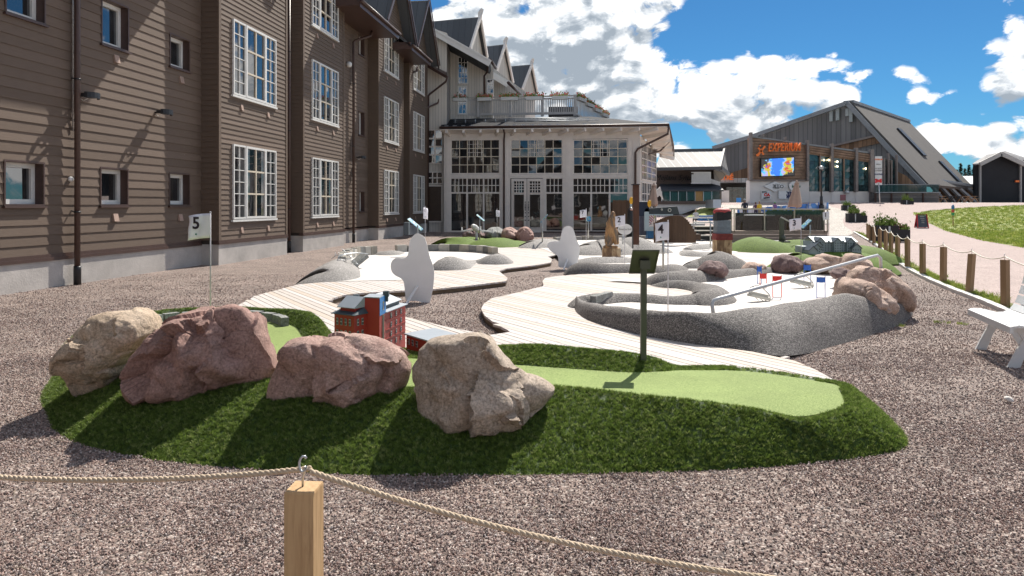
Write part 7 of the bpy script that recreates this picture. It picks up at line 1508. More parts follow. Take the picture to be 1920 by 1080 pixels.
# ------------------------------------------------------------------ lane three: turf, grey model hotel
mt_t2 = M_turf('turf_far', (.05, .09, .012), (.16, .24, .035), 45, .8, .8, .15)
l3 = thing('golf_lane', 'low green turf banks around the grey model hotel', 'golf lane', (V(1550, 490, 14.5).x, 14.5, 0), 'adventure golf lanes')
def mound(path, w, h, nm='turf_bank', par=None, z=.04): ridge(PC(path), w, h, nm, mt_t2, par or l3, z, 60)
mound([(1398, 454), (1410, 445), (1430, 447), (1450, 454), (1466, 462)], [1.0, 1.8, 2.0, 1.5, .8], [.15, .42, .45, .3, .1]); mound([(1462, 464), (1480, 458), (1500, 459), (1512, 464)], [.8, 1.2, 1.2, 1.0], [.12, .25, .25, .2]); mound([(1482, 451), (1500, 449), (1515, 452)], [1.2, 1.8, 1.0], [.2, .32, .2])
mound([(1486, 492), (1500, 475), (1530, 472), (1570, 472), (1605, 473), (1622, 482)], [1.0, 1.8, 2.0, 2.0, 1.8, 1.0], [.18, .42, .44, .44, .42, .2]); mound([(1608, 468), (1618, 460), (1634, 470)], [1.0, 2.0, 1.2], [.2, .42, .15])
mt_mg = M('model_grey_wall', (.26, .33, .345), .55, .08, 5, .05); mt_mg2 = M('model_grey_dark', (.05, .065, .075), .4, .05)
Yh = 15.2; t = thing('model_building', 'long grey toy model hotel with many gables on green turf', 'model building', V(1555, 470, Yh)); z0 = V(0, 471, Yh).z; sc = Yh/F0
def hx(px): return (px-HX)*sc
def hz(py): return CAMH+(HY-py)*sc
mb = MB(); mb.box(hx(1523), hx(1605), Yh, Yh+.5, z0-.2, hz(453)); mb.box(hx(1503), hx(1523), Yh-.04, Yh+.35, z0-.2, hz(462)); mb.build('wall', mt_mg, t)
mb = MB(); mb.poly([(hx(1526), Yh-.03, hz(453.5)), (hx(1608), Yh-.03, hz(453.5)), (hx(1608), Yh+.28, hz(444)), (hx(1526), Yh+.28, hz(444))], .01); mb.poly([(hx(1526), Yh+.6, hz(453.5)), (hx(1608), Yh+.6, hz(453.5)), (hx(1608), Yh+.281, hz(444)), (hx(1526), Yh+.281, hz(444))], .01); mb.build('roof', mt_mroof, t)
for (xc, w, yt, yb, d) in ((1535, 12, 445, 471, .10), (1567, 13, 446, 471, .10), (1593, 14, 446, 471, .06), (1600, 17, 456, 471.5, .16), (1529, 12, 453, 471.5, .18), (1522, 13, 456, 471.5, .26), (1512, 15, 460, 472, .34)):
    a, b = hx(xc-w/2), hx(xc+w/2); y = Yh-d; ze = hz(yt+w*.45); mb = MB(); mb.poly([(a, y, z0-.2), (b, y, z0-.2), (b, y, ze), ((a+b)/2, y, hz(yt)), (a, y, ze)], .3, nrm=(0, -1, 0)); g = mb.build('gable_wall', mt_mg, t)
    mb = MB(); c = (a+b)/2
    for s_ in (-1, 1): e = c+s_*(w/2+1.2)*sc; mb.poly([(e, y-.02, ze-.012), (c, y-.02, hz(yt-.8)), (c, y+.3, hz(yt-.8)), (e, y+.3, ze-.012)], .012 if s_ < 0 else -.012)
    mb.build('gable_roof', mt_mg2, g)
    mb = MB(); n = max(2, int(w/4))
    for r_ in range(4 if yt < 450 else 2):
        for k in range(n): xx = a+(b-a)*(k+.5)/n; zz = ze-.03-.055*r_; mb.box(xx-.009, xx+.009, y-.004, y-.001, zz-.03, zz) if zz > z0+.02 else None
    if mb.v: mb.build('windows', mt_mg2, g, kind='stuff')
mb = MB()
for r_ in range(4):
    for k in range(15): xx = hx(1527+k*5.2); zz = hz(456+4*r_); mb.box(xx-.010, xx+.010, Yh-.004, Yh-.001, zz-.022, zz)
mb.build('windows', mt_mg2, t, kind='stuff'); mb = MB()
for k in range(5): mb.ell((hx(1544+k*9), Yh-.02, hz(452.5)), (.018, .05, .022), 8, 6)
mb.build('dormer', mt_mg, t, kind='stuff')

# ------------------------------------------------------------------ lane eight: turf with runway and toy plane
l8 = thing('golf_lane', 'small green turf lane with a black toy runway by the glazed front', 'golf lane', (V(900, 460, 28).x, 28, 0), 'adventure golf lanes')
mound([(826, 461), (840, 453), (855, 445), (866, 446), (880, 452)], [1.0, 2.2, 2.6, 1.8, .8], [.05, .2, .34, .3, .1], par=l8, z=.02); mound([(890, 457), (905, 451), (928, 446), (945, 447), (965, 451), (988, 453)], [1.0, 1.8, 2.2, 1.8, 1.4, .8], [.06, .22, .36, .3, .2, .08], par=l8, z=.02); mound([(868, 446), (880, 444), (892, 446)], [1.5, 2, 1.5], [.1, .2, .1], par=l8, z=.02)
rp = [(p.x, p.y) for p in gpoly([(822, 463), (840, 459.5), (870, 452), (893, 452), (900, 456), (888, 460), (850, 462)], .03)]; sheet('runway', rp, .135, M('black_runway', (.02, .02, .025), .8), None, parent=l8); sheet('runway_edge', rp, .06, M('black_runway', (.02, .02, .025)), None, parent=l8)
for (x, y) in ((862, 457), (868, 455.5), (874, 454), (858, 458.3)): p = G(x, y, .14); mb = MB(); mb.box(p.x-.12, p.x+.12, p.y-.12, p.y+.12, .138, .142); mb.build('runway_mark', mt_white, l8)
Yp = 27.5; t = thing('toy_plane', 'white toy passenger plane on a short stand above the turf runway', 'toy plane', V(893, 452, Yp)); a, b = V(886, 423, Yp-.5), V(900, 435, Yp+.5)
mb = MB(); mb.tube([a, a.lerp(b, .08), a.lerp(b, .3), a.lerp(b, .7), b], [.02, .09, .12, .11, .03], 12); mb.build('fuselage', mt_white, t)
c = a.lerp(b, .55); mb = MB()
for tip, l in ((V(866, 433, Yp+.15), V(866, 429, Yp+.15)), (V(923, 435, Yp+.1), V(924, 431, Yp+.1))): mb.beam(c+Vector((0, 0, -.03)), tip, .26, .05); mb.beam(tip, l+Vector((0, 0, .06)), .04, .12)
mb.build('wing', mt_white, t, kind='stuff'); mb = MB(); mb.poly([b+Vector((-.03, 0, .03)), b+Vector((.06, 0, .05)), V(902, 424, Yp+.5), V(900.5, 424.5, Yp+.5)], .02, nrm=(0, -1, 0)); mb.build('tail_fin', mt_white, t); mb = MB(); mb.tube([V(893.5, 452, Yp), V(893.5, 433, Yp)], .05, 8); mb.build('stand', mt_white, t)
for x in (880, 905): mb = MB(); p = V(x, 435.5, Yp); mb.tube([p+Vector((0, -.1, 0)), p+Vector((0, .1, 0))], .035, 8); mb.build('engine', mt_white, t)

# ================================================================== palisades and odds by the restaurant
mt_pal = M_planks('brown_palisade', [(.085, .045, .025), (.11, .06, .033), (.07, .038, .022)], .5, .7, (5, 5, .6), 1)
t = thing('palisade', 'tall brown vertical board fence against the glazed front', 'fence', (V(1168, 450, 31).x, 31, 0))
for k in range(11): x0, x1 = 1149+k*3.5, 1149+k*3.5+3.2; mb = MB(); pbox(mb, x0, x1, 375+.4*(k % 3), 446, 31, .05+.03*(k % 2)); mb.build('board', mt_pal, t)
t = thing('palisade', 'low curved brown board screen with an arched top behind flag four', 'fence', (V(1268, 455, 25).x, 25, 0))
for k in range(26):
    x = 1226+k*3.05; f = (x-1265)/40; top = 404+ (46*max(0, f-.1)**2.2 if f > 0 else 14*(-f)**2); Y = 25-1.0*math.sin((k/25)*3.14)
    mb = MB(); pbox(mb, x, x+2.8, min(top, 440), 455.5, Y, .05); mb.build('board', mt_pal, t)
mb = MB(); pbox(mb, 1304, 1314, 439, 450, 25.2, .4); o = mb.build('timber_block', mt_pal, org=V(1309, 450, 25.2)); tag(o, 'small brown timber block right of the curved screen', 'block')
t = thing('rusty_pole', 'tall rusty brown steel post rising from the grey hump', 'pole', V(1193, 458, 18.6)); mb = MB(); pbox(mb, 1188, 1198.5, 346, 459, 18.6, .14); mb.build('post', M('rusty_steel', (.085, .035, .02), .75, .3, 4, .3), t); mb = MB(); pbox(mb, 1185.8, 1187.6, 418, 466, 18.5, .06); mb.build('black_strip', mt_black, t); mb = MB(); mb.box(V(1187, 0, 18.5).x, V(1200, 0, 18.5).x, 18.5, 18.8, V(0, 346.5, 18.6).z, V(0, 345, 18.6).z); mb.build('cap', mt_black, t)
t = thing('oval_sign', 'white oval sign reading Äventyrs Golf on a short post', 'sign', V(1172, 445, 19.5)); mb = MB(); c = V(1172, 430, 19.5); mb.poly([c+Vector((.205*math.cos(a), 0, .155*math.sin(a))) for a in [2*math.pi*k/28 for k in range(28)]], .02, nrm=(0, -1, 0)); ob_ = mb.build('plate', mt_sign, t); text('Äventyrs Golf', .062, c+Vector((0, -.004, 0)), M('grey_print', (.2, .2, .22), .6), t, bold=.002); mb = MB(); mb.tube([V(1168, 458, 19.6), V(1168, 440, 19.6)], .02, 6); mb.build('post', mt_galv, t)
t = thing('wooden_seal', 'dark rounded wooden figure standing behind the rusty post', 'carving', V(1183, 450, 22)); mb = MB(); c = V(1183, 445, 22); mb.lathe([(.15, -.05), (.16, .3), (.13, .6), (.12, .75), (.09, .9), (.02, .96)], c, 12); mb.build('body', mt_black, t); mb = MB(); mb.ell(c+Vector((.02, -.1, .88)), (.07, .06, .03), 8, 6); mb.build('snout', M('pink_snout', (.5, .3, .26), .6), t)
# clothes stand with mitten-like yellow pieces
t = thing('clothes_stand', 'stand draped with navy jacket and grey trousers, with yellow mittens', 'clothes stand', V(1206, 445, 26)); Yc = 26; mt_nv = M('navy_cloth', (.02, .03, .055), .85, .2); mt_gc = M('purple_grey_cloth', (.11, .11, .14), .85, .2); mt_yl = M('yellow_mitten', (.75, .38, .02), .6)
mb = MB(); pts = [V(x, y, Yc) for x, y in ((1197, 405), (1218, 405), (1216, 381), (1211, 377), (1202, 377), (1198, 382))]; mb.poly(pts, .25, nrm=(0, -1, 0)); mb.build('jacket', mt_nv, t); mb = MB()
for k in range(4): x = 1196+k*5.2; pbox(mb, x, x+5.0, 404, 441, Yc+.05*(k % 2), .2)
mb.build('trousers', mt_gc, t, kind='stuff')
for (x, y) in ((1217.5, 382), (1183.5, 376)): mb = MB(); mb.ell(V(x, y, Yc-.1), (.07, .05, .14), 8, 6); mb.ell(V(x+2.2, y-3, Yc-.1), (.03, .03, .06), 6, 4); mb.build('mitten', mt_yl, t)
mb = MB(); pbox(mb, 1181.8, 1185.2, 381, 392, Yc, .1); mb.build('mitten_cuff', M('pale_blue_cuff', (.35, .42, .48), .7), t); mb = MB(); pbox(mb, 1200, 1214, 376.6, 378.4, Yc-.05, .3); mb.build('collar', mt_white, t)
t = thing('toy_ship', 'dark slate wooden ship bow with a round porthole above a pale blue frame', 'playhouse', V(1240, 447, 25)); mb = MB(); pq(mb, [(1209, 402, 26), (1274, 402, 26), (1270, 387, 26), (1210, 391, 26)], 26, .3); mb.build('hull', M('slate_paint', (.045, .055, .06), .6, .15), t)
for (x, y, r) in ((1255.5, 394, .055), (1241, 393, .025)): mb = MB(); c = V(x, y, 25.96); P = [c+Vector((r*math.cos(a), 0, r*math.sin(a))) for a in [2*math.pi*k/16 for k in range(17)]]; mb.tube(P, .016, 6); mb.build('porthole', mt_lift, t)
mb = MB(); pbox(mb, 1209, 1217, 397, 433, 25.6, .1); pbox(mb, 1217, 1227, 425, 433, 25.6, .1); pbox(mb, 1217, 1262, 401.6, 404, 25.8, .1); mb.build('pale_frame', M('pale_blue_frame', (.36, .44, .47), .6, .06), t, kind='stuff'); mb = MB(); pbox(mb, 1214.5, 1228, 432, 447, 25.7, .4); mb.build('blue_crate', M('blue_crate', (.02, .12, .27), .6, .1), t)
mb = MB(); pq(mb, [(1217.5, 423), (1217.5, 404), (1226, 404), (1226, 412)], 25.9, .02); mb.build('red_white_print', M_lines('red_white', (.6, .6, .6), (.5, .05, .05), 0, .07, .6, rot=(0, rad(45), 0), width=.4), t)
t = thing('handrail_post', 'dark metal stand with a base plate before the glass railed deck', 'stand', V(1467, 453, 22.5)); Yk = 22.5; mb = MB(); pbox(mb, 1463.5, 1470.5, 409, 450, Yk, .12); mb.build('column', mt_greymetal, t); mb = MB(); mb.lathe([(.11, 0), (.10, .12), (.06, .22)], V(1467, 452, Yk+.06), 12); mb.build('foot', mt_greymetal, t); mb = MB(); pbox(mb, 1455, 1482, 452, 455, Yk-.2, .5); mb.build('base_plate', mt_greymetal, t); mb = MB(); mb.beam(V(1464, 407, Yk), V(1482, 416, Yk), .05, .04); mb.build('arm', mt_steel, t)

# ================================================================== deck with glass rail, its props and the people
t = thing('terrace_deck', 'raised timber deck with beige posts and glass railing', 'deck', (V(1460, 460, 26).x, 27, 0)); mt_dk1 = M_planks('deck_fascia', [(.24, .18, .14), (.30, .235, .19), (.20, .16, .13)], .5, .8, (.6, 6, 6), 1)
for k in range(4): mb = MB(); pbox(mb, 1368, 1552, 433+6.6*k, 439.2+6.6*k, 26, .06); mb.build('fascia_board', mt_dk1, t)
mb = MB(); a, b = V(1368, 433, 26.07), V(1552, 433, 26.07); mb.box(a.x, b.x, 26.07, 33, a.z-.1, a.z); mb.build('deck_floor', mt_dk1, t)
mt_beige = M('beige_post', (.50, .45, .36), .5, .05)
mb = MB(); mb.beam(V(1368, 391.5, 26), V(1556, 392.5, 26), .09, .05); mb.build('top_rail', mt_beige, t)
for x in (1372, 1377, 1434, 1490, 1546, 1552): mb = MB(); pbox(mb, x-.9, x+.9, 392, 436, 26, .05); mb.build('rail_post', mt_beige, t)
mt_dg = M_glass_pane('dark_screen_glass', (.035, .04, .032), .04, 1.6)
for a_, b_ in ((1379, 1431), (1437, 1487), (1493, 1543)): mb = MB(); pbox(mb, a_, b_, 396 if a_ > 1400 else 404, 432, 26.1, .02); mb.build('glass_panel', M_clear('clear_glass'), t)
mb = MB(); pbox(mb, 1380, 1546, 399, 432, 27.2, .1); mb.build('dark_screen', M_speckle('dark_screen', 5, [(0, (.012, .014, .012)), (.6, (.04, .045, .035)), (1, (.10, .12, .09))], .01, .3, .5), t)
mb = MB(); pbox(mb, 1403, 1453, 402.8, 404.6, 26.6, .5); mb.build('shelf', mt_white, t)
for k in range(15): x = 1456+k*5.8; mb = MB(); pbox(mb, x, x+3.4, 401, 432, 27.1, .05); mb.build('screen_slat', M('green_brown_slat', (.05, .045, .03), .8, .3), t)
# plants along the screen
mb = MB()
for k in range(1500): c = Vector((random.uniform(V(1440, 0, 26.8).x, V(1545, 0, 26.8).x), 26.9+random.gauss(0, .08), V(0, 399.5, 26.8).z+random.gauss(0, .05))); a = random.uniform(0, 6.3); e = Vector((math.cos(a)*.04, math.sin(a)*.02, .02)); f = Vector((.02, 0, .04)); mb.add([c-e, c-f, c+e, c+f], [(0, 1, 2, 3)])
o = mb.build('planting', M('screen_leaf', (.09, .14, .06), .7, .3), kind='stuff'); o['label'] = 'low green planting along the top of the dark deck screen'; o['category'] = 'plants'
# banners on the fence behind
t = thing('banner_fence', 'long blue and white printed banner on a low fence behind the people', 'banner', V(1470, 398, 46)); mt_ban = M_speckle('banner_print', 3.2, [(0, (.04, .17, .55)), (.42, (.10, .30, .68)), (.6, (.62, .68, .78)), (1, (.75, .77, .80))], .001, .02, .6, .05)
for k in range(9): x0, x1 = 1383+k*19, 1383+(k+1)*19; yy = 392-(x0-1383)*.075; mb = MB(); pq(mb, [(x0+.3, yy+14), (x1-.3, yy+13), (x1-.3, yy-1.5), (x0+.3, yy)], 46, .03); mb.build('banner_panel', mt_ban, t); mb = MB(); pbox(mb, x0-.3, x0+.3, yy-2, yy+16, 45.95, .05); mb.build('fence_post', mt_gb, t)
# seating terrace on the left of the trunk
t = thing('seating_steps', 'pale timber terrace steps left of the striped trunk', 'steps', V(1330, 450, 28))
for k, (y0, y1) in enumerate(((424, 428), (432, 436), (441, 446))): mb = MB(); pbox(mb, 1305, 1340, y0, y0+1.6, 28-.4*k, .5); mb.build('tread', M('pale_step', (.55, .52, .46), .7), t); mb = MB(); pbox(mb, 1306, 1339, y0+1.8, y1+3, 28.1-.4*k, .3); mb.build('riser', mt_black, t)
mb = MB(); mb.beam(V(1288, 408, 27.5), V(1345, 408, 27.5), .07, .06); mb.beam(V(1300, 417, 27.5), V(1345, 417, 27.5), .2, .05); mb.build('rail', mt_frame, t)
for k in range(4): mb = MB(); pbox(mb, 1312+k*8.5, 1319+k*8.5, 404, 414, 30, .5); o = mb.build('blue_chair', M('blue_plastic', (.02, .16, .45), .5, .1), org=V(1315+k*8.5, 414, 30)); tag(o, 'blue plastic chair in the row left of the striped trunk, '+['leftmost', 'second', 'third', 'rightmost'][k], 'chair', 'blue chairs by the steps')
# people
def person(px, yfoot, Y, ytop, shirt, legs, hair, label, pose='stand', cap=None, az=0.0, zfoot=None):
    H = V(0, ytop, Y).z-(V(0, yfoot, Y).z if zfoot is None else zfoot); base = V(px, yfoot, Y)
    if zfoot is not None: base.z = zfoot
    t = thing('person', label, 'person', base, None); s = H
    if pose == 'sit': s = H/.78
    k = s; X, Yv = Vector((math.cos(az), math.sin(az), 0)), Vector((-math.sin(az), math.cos(az), 0)); sh = -.22 if pose == 'sit' else 0
    p = lambda a, b, z: tuple(base+X*a*k+Yv*b*k+Vector((0, 0, (z+sh)*k)))
    V_ = [p(0, 0, .53), p(0, 0, .62), p(0, .0, .73), p(0, 0, .81), p(0, -.0, .86), p(0, .01, .90), p(0, .01, .965)]; E_ = [(0, 1), (1, 2), (2, 3), (3, 4), (4, 5), (5, 6)]; R_ = [(.085*k, .06*k), (.08*k, .058*k), (.098*k, .062*k), (.06*k, .045*k), .03*k, .052*k, .042*k]
    for sg in (-1, 1):
        i = len(V_)
        if pose == 'sit': V_ += [p(sg*.055, -.02, .50), p(sg*.065, .22, .50), p(sg*.065, .24, .27)]
        else: V_ += [p(sg*.05, 0, .48), p(sg*.055, .005, .27), p(sg*.055, -.01, .045)]
        V_ += [p(sg*.06, .06, .22+.02) if pose == 'sit' else p(sg*.06, .045, .02)]; E_ += [(0, i), (i, i+1), (i+1, i+2), (i+2, i+3)]; R_ += [.055*k, .04*k, .026*k, .022*k]
        j = len(V_); V_ += [p(sg*.115, 0, .79), p(sg*.14, .01, .63), p(sg*.10, .10, .56), p(sg*.08, .14, .57)]; E_ += [(2, j), (j, j+1), (j+1, j+2), (j+2, j+3)]; R_ += [.036*k, .028*k, .02*k, .018*k]
    o = skin('body', V_, E_, R_, None, t, 2, [M('skin_tone', (.45, .26, .18), .6), shirt, legs, hair]); org = ORG[t.name]
    for f in o.data.polygons:
        c = f.center; z = c.z/k-sh; lat = abs(X.dot(c))/k; fw = Yv.dot(c)/k
        if z > .875: f.material_index = 3 if (fw < .012 or z > .955) else 0
        elif z > .835: f.material_index = 0
        elif z > .52 and not (lat > .08 and z < .66 and fw > .03): f.material_index = 1
        elif lat > .078 and z > .52: f.material_index = 0
        elif z > (.04 if pose != 'sit' else .26): f.material_index = 2
    mb = MB(); hc = Vector(p(0, .015, .935)); mb.ell(hc+Vector((0, 0, .012*k)), (.05*k, .056*k, .05*k), 12, 8); mb.build('hair', hair, t)
    if cap: mb = MB(); mb.ell(hc+Vector((0, 0, .035*k)), (.054*k, .06*k, .035*k), 12, 8); q = hc+Yv*.06*k+Vector((0, 0, .025*k)); mb.ell(q, (.04*k, .05*k, .006*k), 10, 6); mb.build('cap', cap, t)
    return t
cl = lambda n, c: M(n, c, .85, .12, 8, .1); hr = lambda n, c: M(n, c, .7, .2, 20, .2)
person(1396.5, 412, 44, 373, cl('navy_shirt', (.015, .02, .04)), cl('dark_shorts', (.06, .055, .05)), hr('grey_hair', (.2, .18, .16)), 'person in a dark navy t-shirt and pale cap seen from behind, leftmost standing', cap=M('pale_cap', (.35, .38, .42), .7))
person(1424, 411, 44.5, 377, cl('yellow_shirt', (.62, .46, .05)), cl('khaki_trousers', (.28, .25, .16)), hr('brown_hair', (.25, .15, .08)), 'person in a bright yellow t-shirt seen from behind', az=.3)
person(1417, 411, 45.5, 378.5, cl('plum_shirt', (.10, .05, .10)), cl('navy_trousers', (.03, .03, .07)), hr('auburn_hair', (.12, .06, .04)), 'person in a dark plum top half hidden behind the yellow shirt')
person(1453, 405, 44, 379, cl('violet_shirt', (.20, .10, .30)), cl('blue_jeans', (.04, .06, .14)), hr('dark_hair', (.06, .04, .03)), 'child in a violet shirt and green cap by the banner', cap=M('green_cap', (.03, .38, .05), .7))
person(1304.5, 421, 29.5, 392, cl('white_shirt', (.62, .63, .66)), cl('black_trousers', (.015, .015, .02)), hr('blonde_hair', (.42, .30, .17)), 'person in a white shirt sitting by the terrace steps seen from behind', pose='sit')
mb = MB(); p = V(1305, 421, 29.6); mb.box(p.x-.35, p.x+.35, p.y-.15, p.y+.3, T(30), p.z+.05+.28*0); o = mb.build('bench_seat', mt_frame, org=(p.x, p.y, 0)); tag(o, 'low bench under the person in the white shirt', 'bench')
# folded parasols, street lamp
def parasol(px, yb, Y, yt, w, label):
    b = V(px, yb, Y); top = V(px, yt, Y); H = top.z-b.z; t = thing('folded_parasol', label, 'parasol', b, 'folded beige parasols'); mb = MB(); mb.tube([b+Vector((0, 0, -.5)), top], .025, 8); mb.build('pole', mt_black, t); mb = MB(); n = 20; vs = []; m = 9
    for j in range(m+1):
        f = j/m; r = w*(.12+.88*(1-f)**.8)*(1 if f > .05 else .92)
        for k in range(n): a = 2*math.pi*k/n; q = r*(1+.22*math.cos(a*5+.5*f)); vs.append((b.x+q*math.cos(a)-(1-f)*.09, b.y+q*math.sin(a), b.z+H*.12+(H*.88)*f-(.05*math.sin(a*3) if j == 0 else 0)))
    mb.add(vs, [(j*n+k, j*n+(k+1) % n, (j+1)*n+(k+1) % n, (j+1)*n+k) for j in range(m) for k in range(n)]+[tuple(range(m*n, m*n+n)), tuple(reversed(range(n)))], 0, True); mb.build('canopy', M('beige_canopy', (.46, .33, .26), .85, .08, 6, .2), t)
    mb = MB(); mb.lathe([(.10, 0), (.13, .02), (.05, .16), (.02, .22)], top+Vector((0, 0, -.16)), 10); mb.build('crown_cap', M('beige_canopy', (.46, .33, .26)), t)
parasol(1494, 394, 34, 340, .30, 'folded beige parasol standing before the coffee sign'); parasol(1226, 391, 36, 345, .26, 'folded beige parasol beside the corner of the glazed wing')
t = thing('street_lamp', 'tall black street lamp with a square lantern on the road', 'street lamp', V(1540, 395, 46)); Yl = 46; mb = MB(); mb.tube([V(1540, 400, Yl), V(1540, 384, Yl)], .17, 10); mb.tube([V(1540, 384, Yl), V(1540, 368, Yl)], [.11, .09], 10); mb.tube([V(1540, 370, Yl), V(1540, 321, Yl)], .06, 8); mb.build('pole', mt_black, t)
mb = MB(); c = V(1540, 321, Yl); mb.lathe([(.06, 0), (.16, .06), (.20, .10)], c, 4); mb.tube([c+Vector((-.32, 0, .26)), c+Vector((-.12, 0, .05))], .02, 6); mb.tube([c+Vector((.32, 0, .26)), c+Vector((.12, 0, .05))], .02, 6); mb.build('lantern_frame', mt_black, t)
mb = MB(); mb.lathe([(.11, .1), (.15, .28)], c, 8); mb.build('lantern_glass', M('milky_glass', (.6, .62, .62), .2), t); mb = MB(); mb.lathe([(.2, .28), (.05, .36)], c, 8); mb.build('lantern_cap', mt_galv, t)
# planters
mt_plb = M('black_planter', (.012, .012, .014), .6, .2, 5, .2); mt_pl = M_rand('planter_leaf', [(0, (.06, .13, .02)), (.5, (.16, .26, .04)), (1, (.34, .40, .06))], .6); mt_pk = M('pink_bloom', (.6, .08, .22), .6)
def planter(x0, x1, yt, yb, xs, label, step=True, ph=.35):
    g = GT((x0+x1)/2, yb); Y = g.y; t = thing('planter', label, 'planter', g, 'black planters along the pink road'); a, b = V(x0, yb, Y), V(x1, yb, Y); zt = V(0, yt, Y).z; xm = V(xs, 0, Y).x; zs = zt-(zt-g.z)*.24; mb = MB(); dp = (b.x-a.x)*.35
    mb.box(a.x, xm, Y, Y+dp, g.z+.03, zt); mb.box(xm+.01, b.x, Y+.04, Y+dp*.9, g.z+.03, zs); mb.build('box', mt_plb, t)
    mb = MB(); w = (b.x-a.x)
    for k in range(5): x = a.x+w*(.08+.2*k); mb.box(x-.04, x+.04, Y-.01, Y+.05, g.z, g.z+.05)
    mb.build('feet', mt_plb, t, kind='stuff'); mb = MB(); mb.box(a.x+(xm-a.x)*.52, a.x+(xm-a.x)*.60, Y-.015, Y-.002, g.z+.05, zt-.03); mb.build('plaque', mt_galv, t)
    for (cx_, sp_, h_) in ((a.x+(xm-a.x)*.35, .18, ph), (a.x+(xm-a.x)*.8, .15, ph*.8), (xm+(b.x-xm)*.6, .13, ph*.45)):
        mb = MB(); z = zt if cx_ < xm else zs
        for k in range(260): c = Vector((cx_+random.gauss(0, sp_*w/2), Y+dp/2+random.gauss(0, dp*.22), z+abs(random.gauss(0, h_*.45)))); q = .035*w/1.2; e = Vector((random.uniform(-q, q), random.uniform(-q, q), random.uniform(-q, q))); f = Vector((random.uniform(-q, q), 0, q*1.3)); mb.add([c-e, c-f, c+e, c+f], [(0, 1, 2, 3)])
        mb.build('foliage', M('planter_leaves', (.17, .25, .045), .6, .45, 9, 0), t, kind='stuff')
    if x1-x0 > 50:
        mb = MB()
        for k in range(26): c = Vector((random.uniform(xm-.12, b.x), Y+dp*.3, random.uniform(zs+.02, zs+.22))); mb.ell(c, (.02, .02, .02), 6, 4)
        mb.build('bloom', mt_pk, t, kind='stuff')
planter(1644, 1708, 423, 455, 1686, 'largest black stepped planter with pink blooms by the fence end', ph=.42); planter(1591, 1627, 400, 417, 1614, 'black stepped planter, second from the fence, with yellow green leaves', ph=.45); planter(1581, 1606, 385, 395, 1597, 'small black planter beyond the second one near the hall wall', ph=.35); planter(1692.5, 1714, 375, 383.5, 1706, 'distant black planter alone before the hall deck', ph=.6)
# folding street sign and ski trail marker
g = GT(1731, 427.5); Y = g.y; t = thing('folding_sign', 'red framed folding blackboard sign on the pink road', 'street sign', g); a, b = V(1721, 427, Y), V(1741, 427, Y); zt = V(0, 402, Y).z
for s_ in (0, 1):
    mb = MB(); d = .35*s_; P = [Vector((a.x, Y+d, g.z)), Vector((b.x, Y+d, g.z)), Vector((b.x-.02, Y+.17, zt)), Vector((a.x+.04, Y+.17, zt))]
    for i in range(4): mb.beam(P[i], P[(i+1) % 4], .05, .05)
    mb.build('frame', M('red_frame', (.5, .02, .03), .5), t)
    mb = MB(); m = [p.lerp(sum(P, Vector())/4, .12) for p in P]; mb.poly(m, .02, nrm=(0, -1, .2)); bd = mb.build('board', M('chalkboard', (.07, .085, .11), .7, .2), t)
for k, tx in enumerate(('MENU', 'Dagens', 'lunch', 'Kaffe')): text(tx, .085 if k else .1, Vector(((a.x+b.x)/2, Y+.045+.04*(3-k)*0, zt-.14-.12*k))+Vector((0, -.01+.035*(0-k)-(-.08), 0)), M('chalk', (.55, .55, .55), .8), t)
g = GT(1787, 424.5); Y = g.y; t = thing('trail_marker', 'thin reddish pole with blue, red and green marks in the grass', 'marker', g); mb = MB(); mb.tube([g, V(1787, 386, Y)], .025, 6); mb.build('pole', M('reddish_pole', (.25, .09, .06), .7), t)
for y0, y1, c_ in ((386, 392, M('mark_blue', (.05, .2, .45), .5)), (393, 398, M('mark_red', (.6, .08, .07), .5)), (399, 404, M('mark_green', (.05, .32, .13), .5))): mb = MB(); pbox(mb, 1784.3, 1789.8, y0, y1, Y-.04, .03); mb.build('mark', c_, t)
mb = MB(); mb.ell(V(1787, 385.5, Y), (.05, .05, .07), 8, 6); mb.build('cap', M('mark_blue', (.05, .2, .45), .5), t)
mb = MB(); mb.tube([V(628, 502, 14.6), V(636, 480, 14.7), V(650, 476, 15), V(668, 474, 15.3), V(690, 476, 15.6)], .01, 5)
for k in range(18): a = V(628+k*2.2, 484-8*math.sin(k*.7), 14.8+.02*k); mb.tube([a, a+Vector((.16*math.sin(k*2.1), .02, .12*math.cos(k*1.7)))], .006, 5)
o = mb.build('wire_tangle', mt_galv, org=V(640, 500, 14.7)); tag(o, 'loose tangle of galvanised wire on the pebbled hump', 'wire')
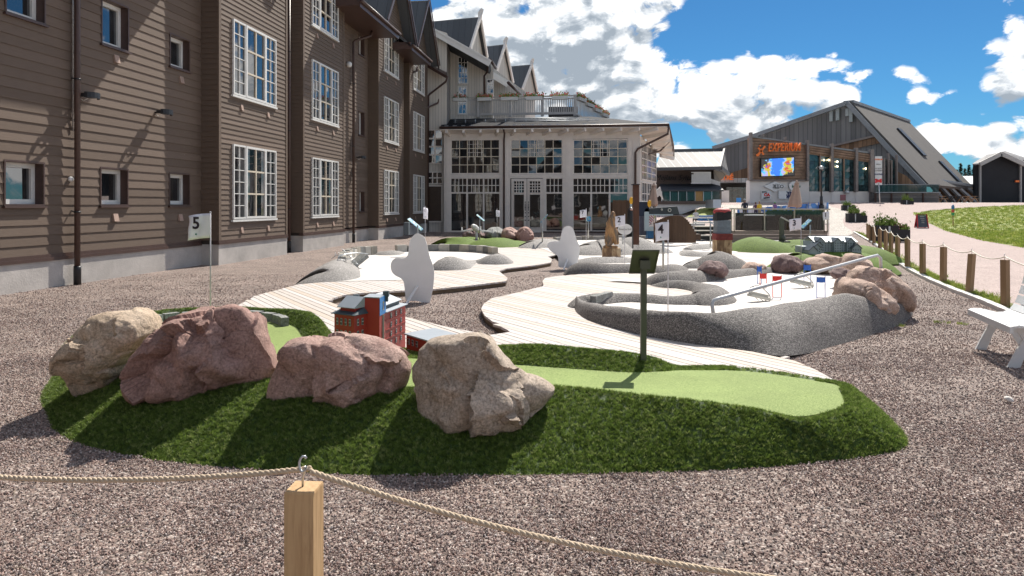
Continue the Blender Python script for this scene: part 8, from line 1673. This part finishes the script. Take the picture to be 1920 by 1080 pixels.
mb = MB(); c = G(748, 437+52); c = V(748, 452, 30); pbox(mb, 746.5+10.5, 766, 412+5, 441, 31, .5); o = mb.build('utility_box', M('slate_box', (.12, .15, .17), .6, .1), org=V(761, 441, 31)); tag(o, 'slate grey utility box against the hotel wall by the info board', 'utility box')

# litter on the gravel: pale twigs, a few leaves, small weeds
rs_ = random.Random(4); mt_tw = M('dry_twig', (.36, .30, .22), .8, .2); mb = MB()
tw = [G(1262, 909), G(905, 957), G(1288, 884), G(470, 738+120), G(1480, 905), G(1720, 705)]
TL = ['pale dry twig on the gravel in front of the turf mound', 'dry twig beside the sagging rope right of the nearest post', 'short dry twig at the foot of the turf mound, centre right', 'dry twig by the left foot of the turf mound', 'dry twig on the gravel below the right end of the turf mound', 'dry twig on the gravel beneath the white bench']
def twig(mb, p):
    a = rs_.uniform(0, 3.14); L = rs_.uniform(.02, .05); d = Vector((math.cos(a)*L, math.sin(a)*L*.7, 0)); mb.tube([p-d+Vector((0, 0, .014)), p+Vector((0, .006, .02)), p+d+Vector((0, 0, .015))], .0018, 5)
for p, lb in zip(tw, TL): mb = MB(); twig(mb, p); o = mb.build('twig', mt_tw, org=p); tag(o, lb, 'twig', 'dry twigs on the gravel')
mb = MB()
for k in range(60):
    p = Vector((rs_.uniform(-3, 4), rs_.uniform(2.5, 9), 0))
    if not (pip([p.x], [p.y], out5)[0] or pip([p.x], [p.y], bwp)[0]): twig(mb, p)
o = mb.build('twig_litter', mt_tw, kind='stuff'); o['label'] = 'scattered bits of dry twig and straw among the gravel stones'; o['category'] = 'litter'
wd = [G(1560+400*.3147, 360+805*.3147), G(1690, 594), G(1800, 609), G(1765, 606)]
pw = []
for c in wd:
    for k in range(14): pw.append((c.x+rs_.gauss(0, .05), c.y+rs_.gauss(0, .04), .008))
pw = np.array(pw); n = len(pw); o = scatter('weeds', pw, np.stack([np.zeros(n), np.zeros(n), rg.uniform(0, 6.28, n)], 1), rg.uniform(.2, .45, n), rg.integers(0, 3, n), gt); o['label'] = 'small green weeds sprouting through the gravel'; o['category'] = 'weeds'
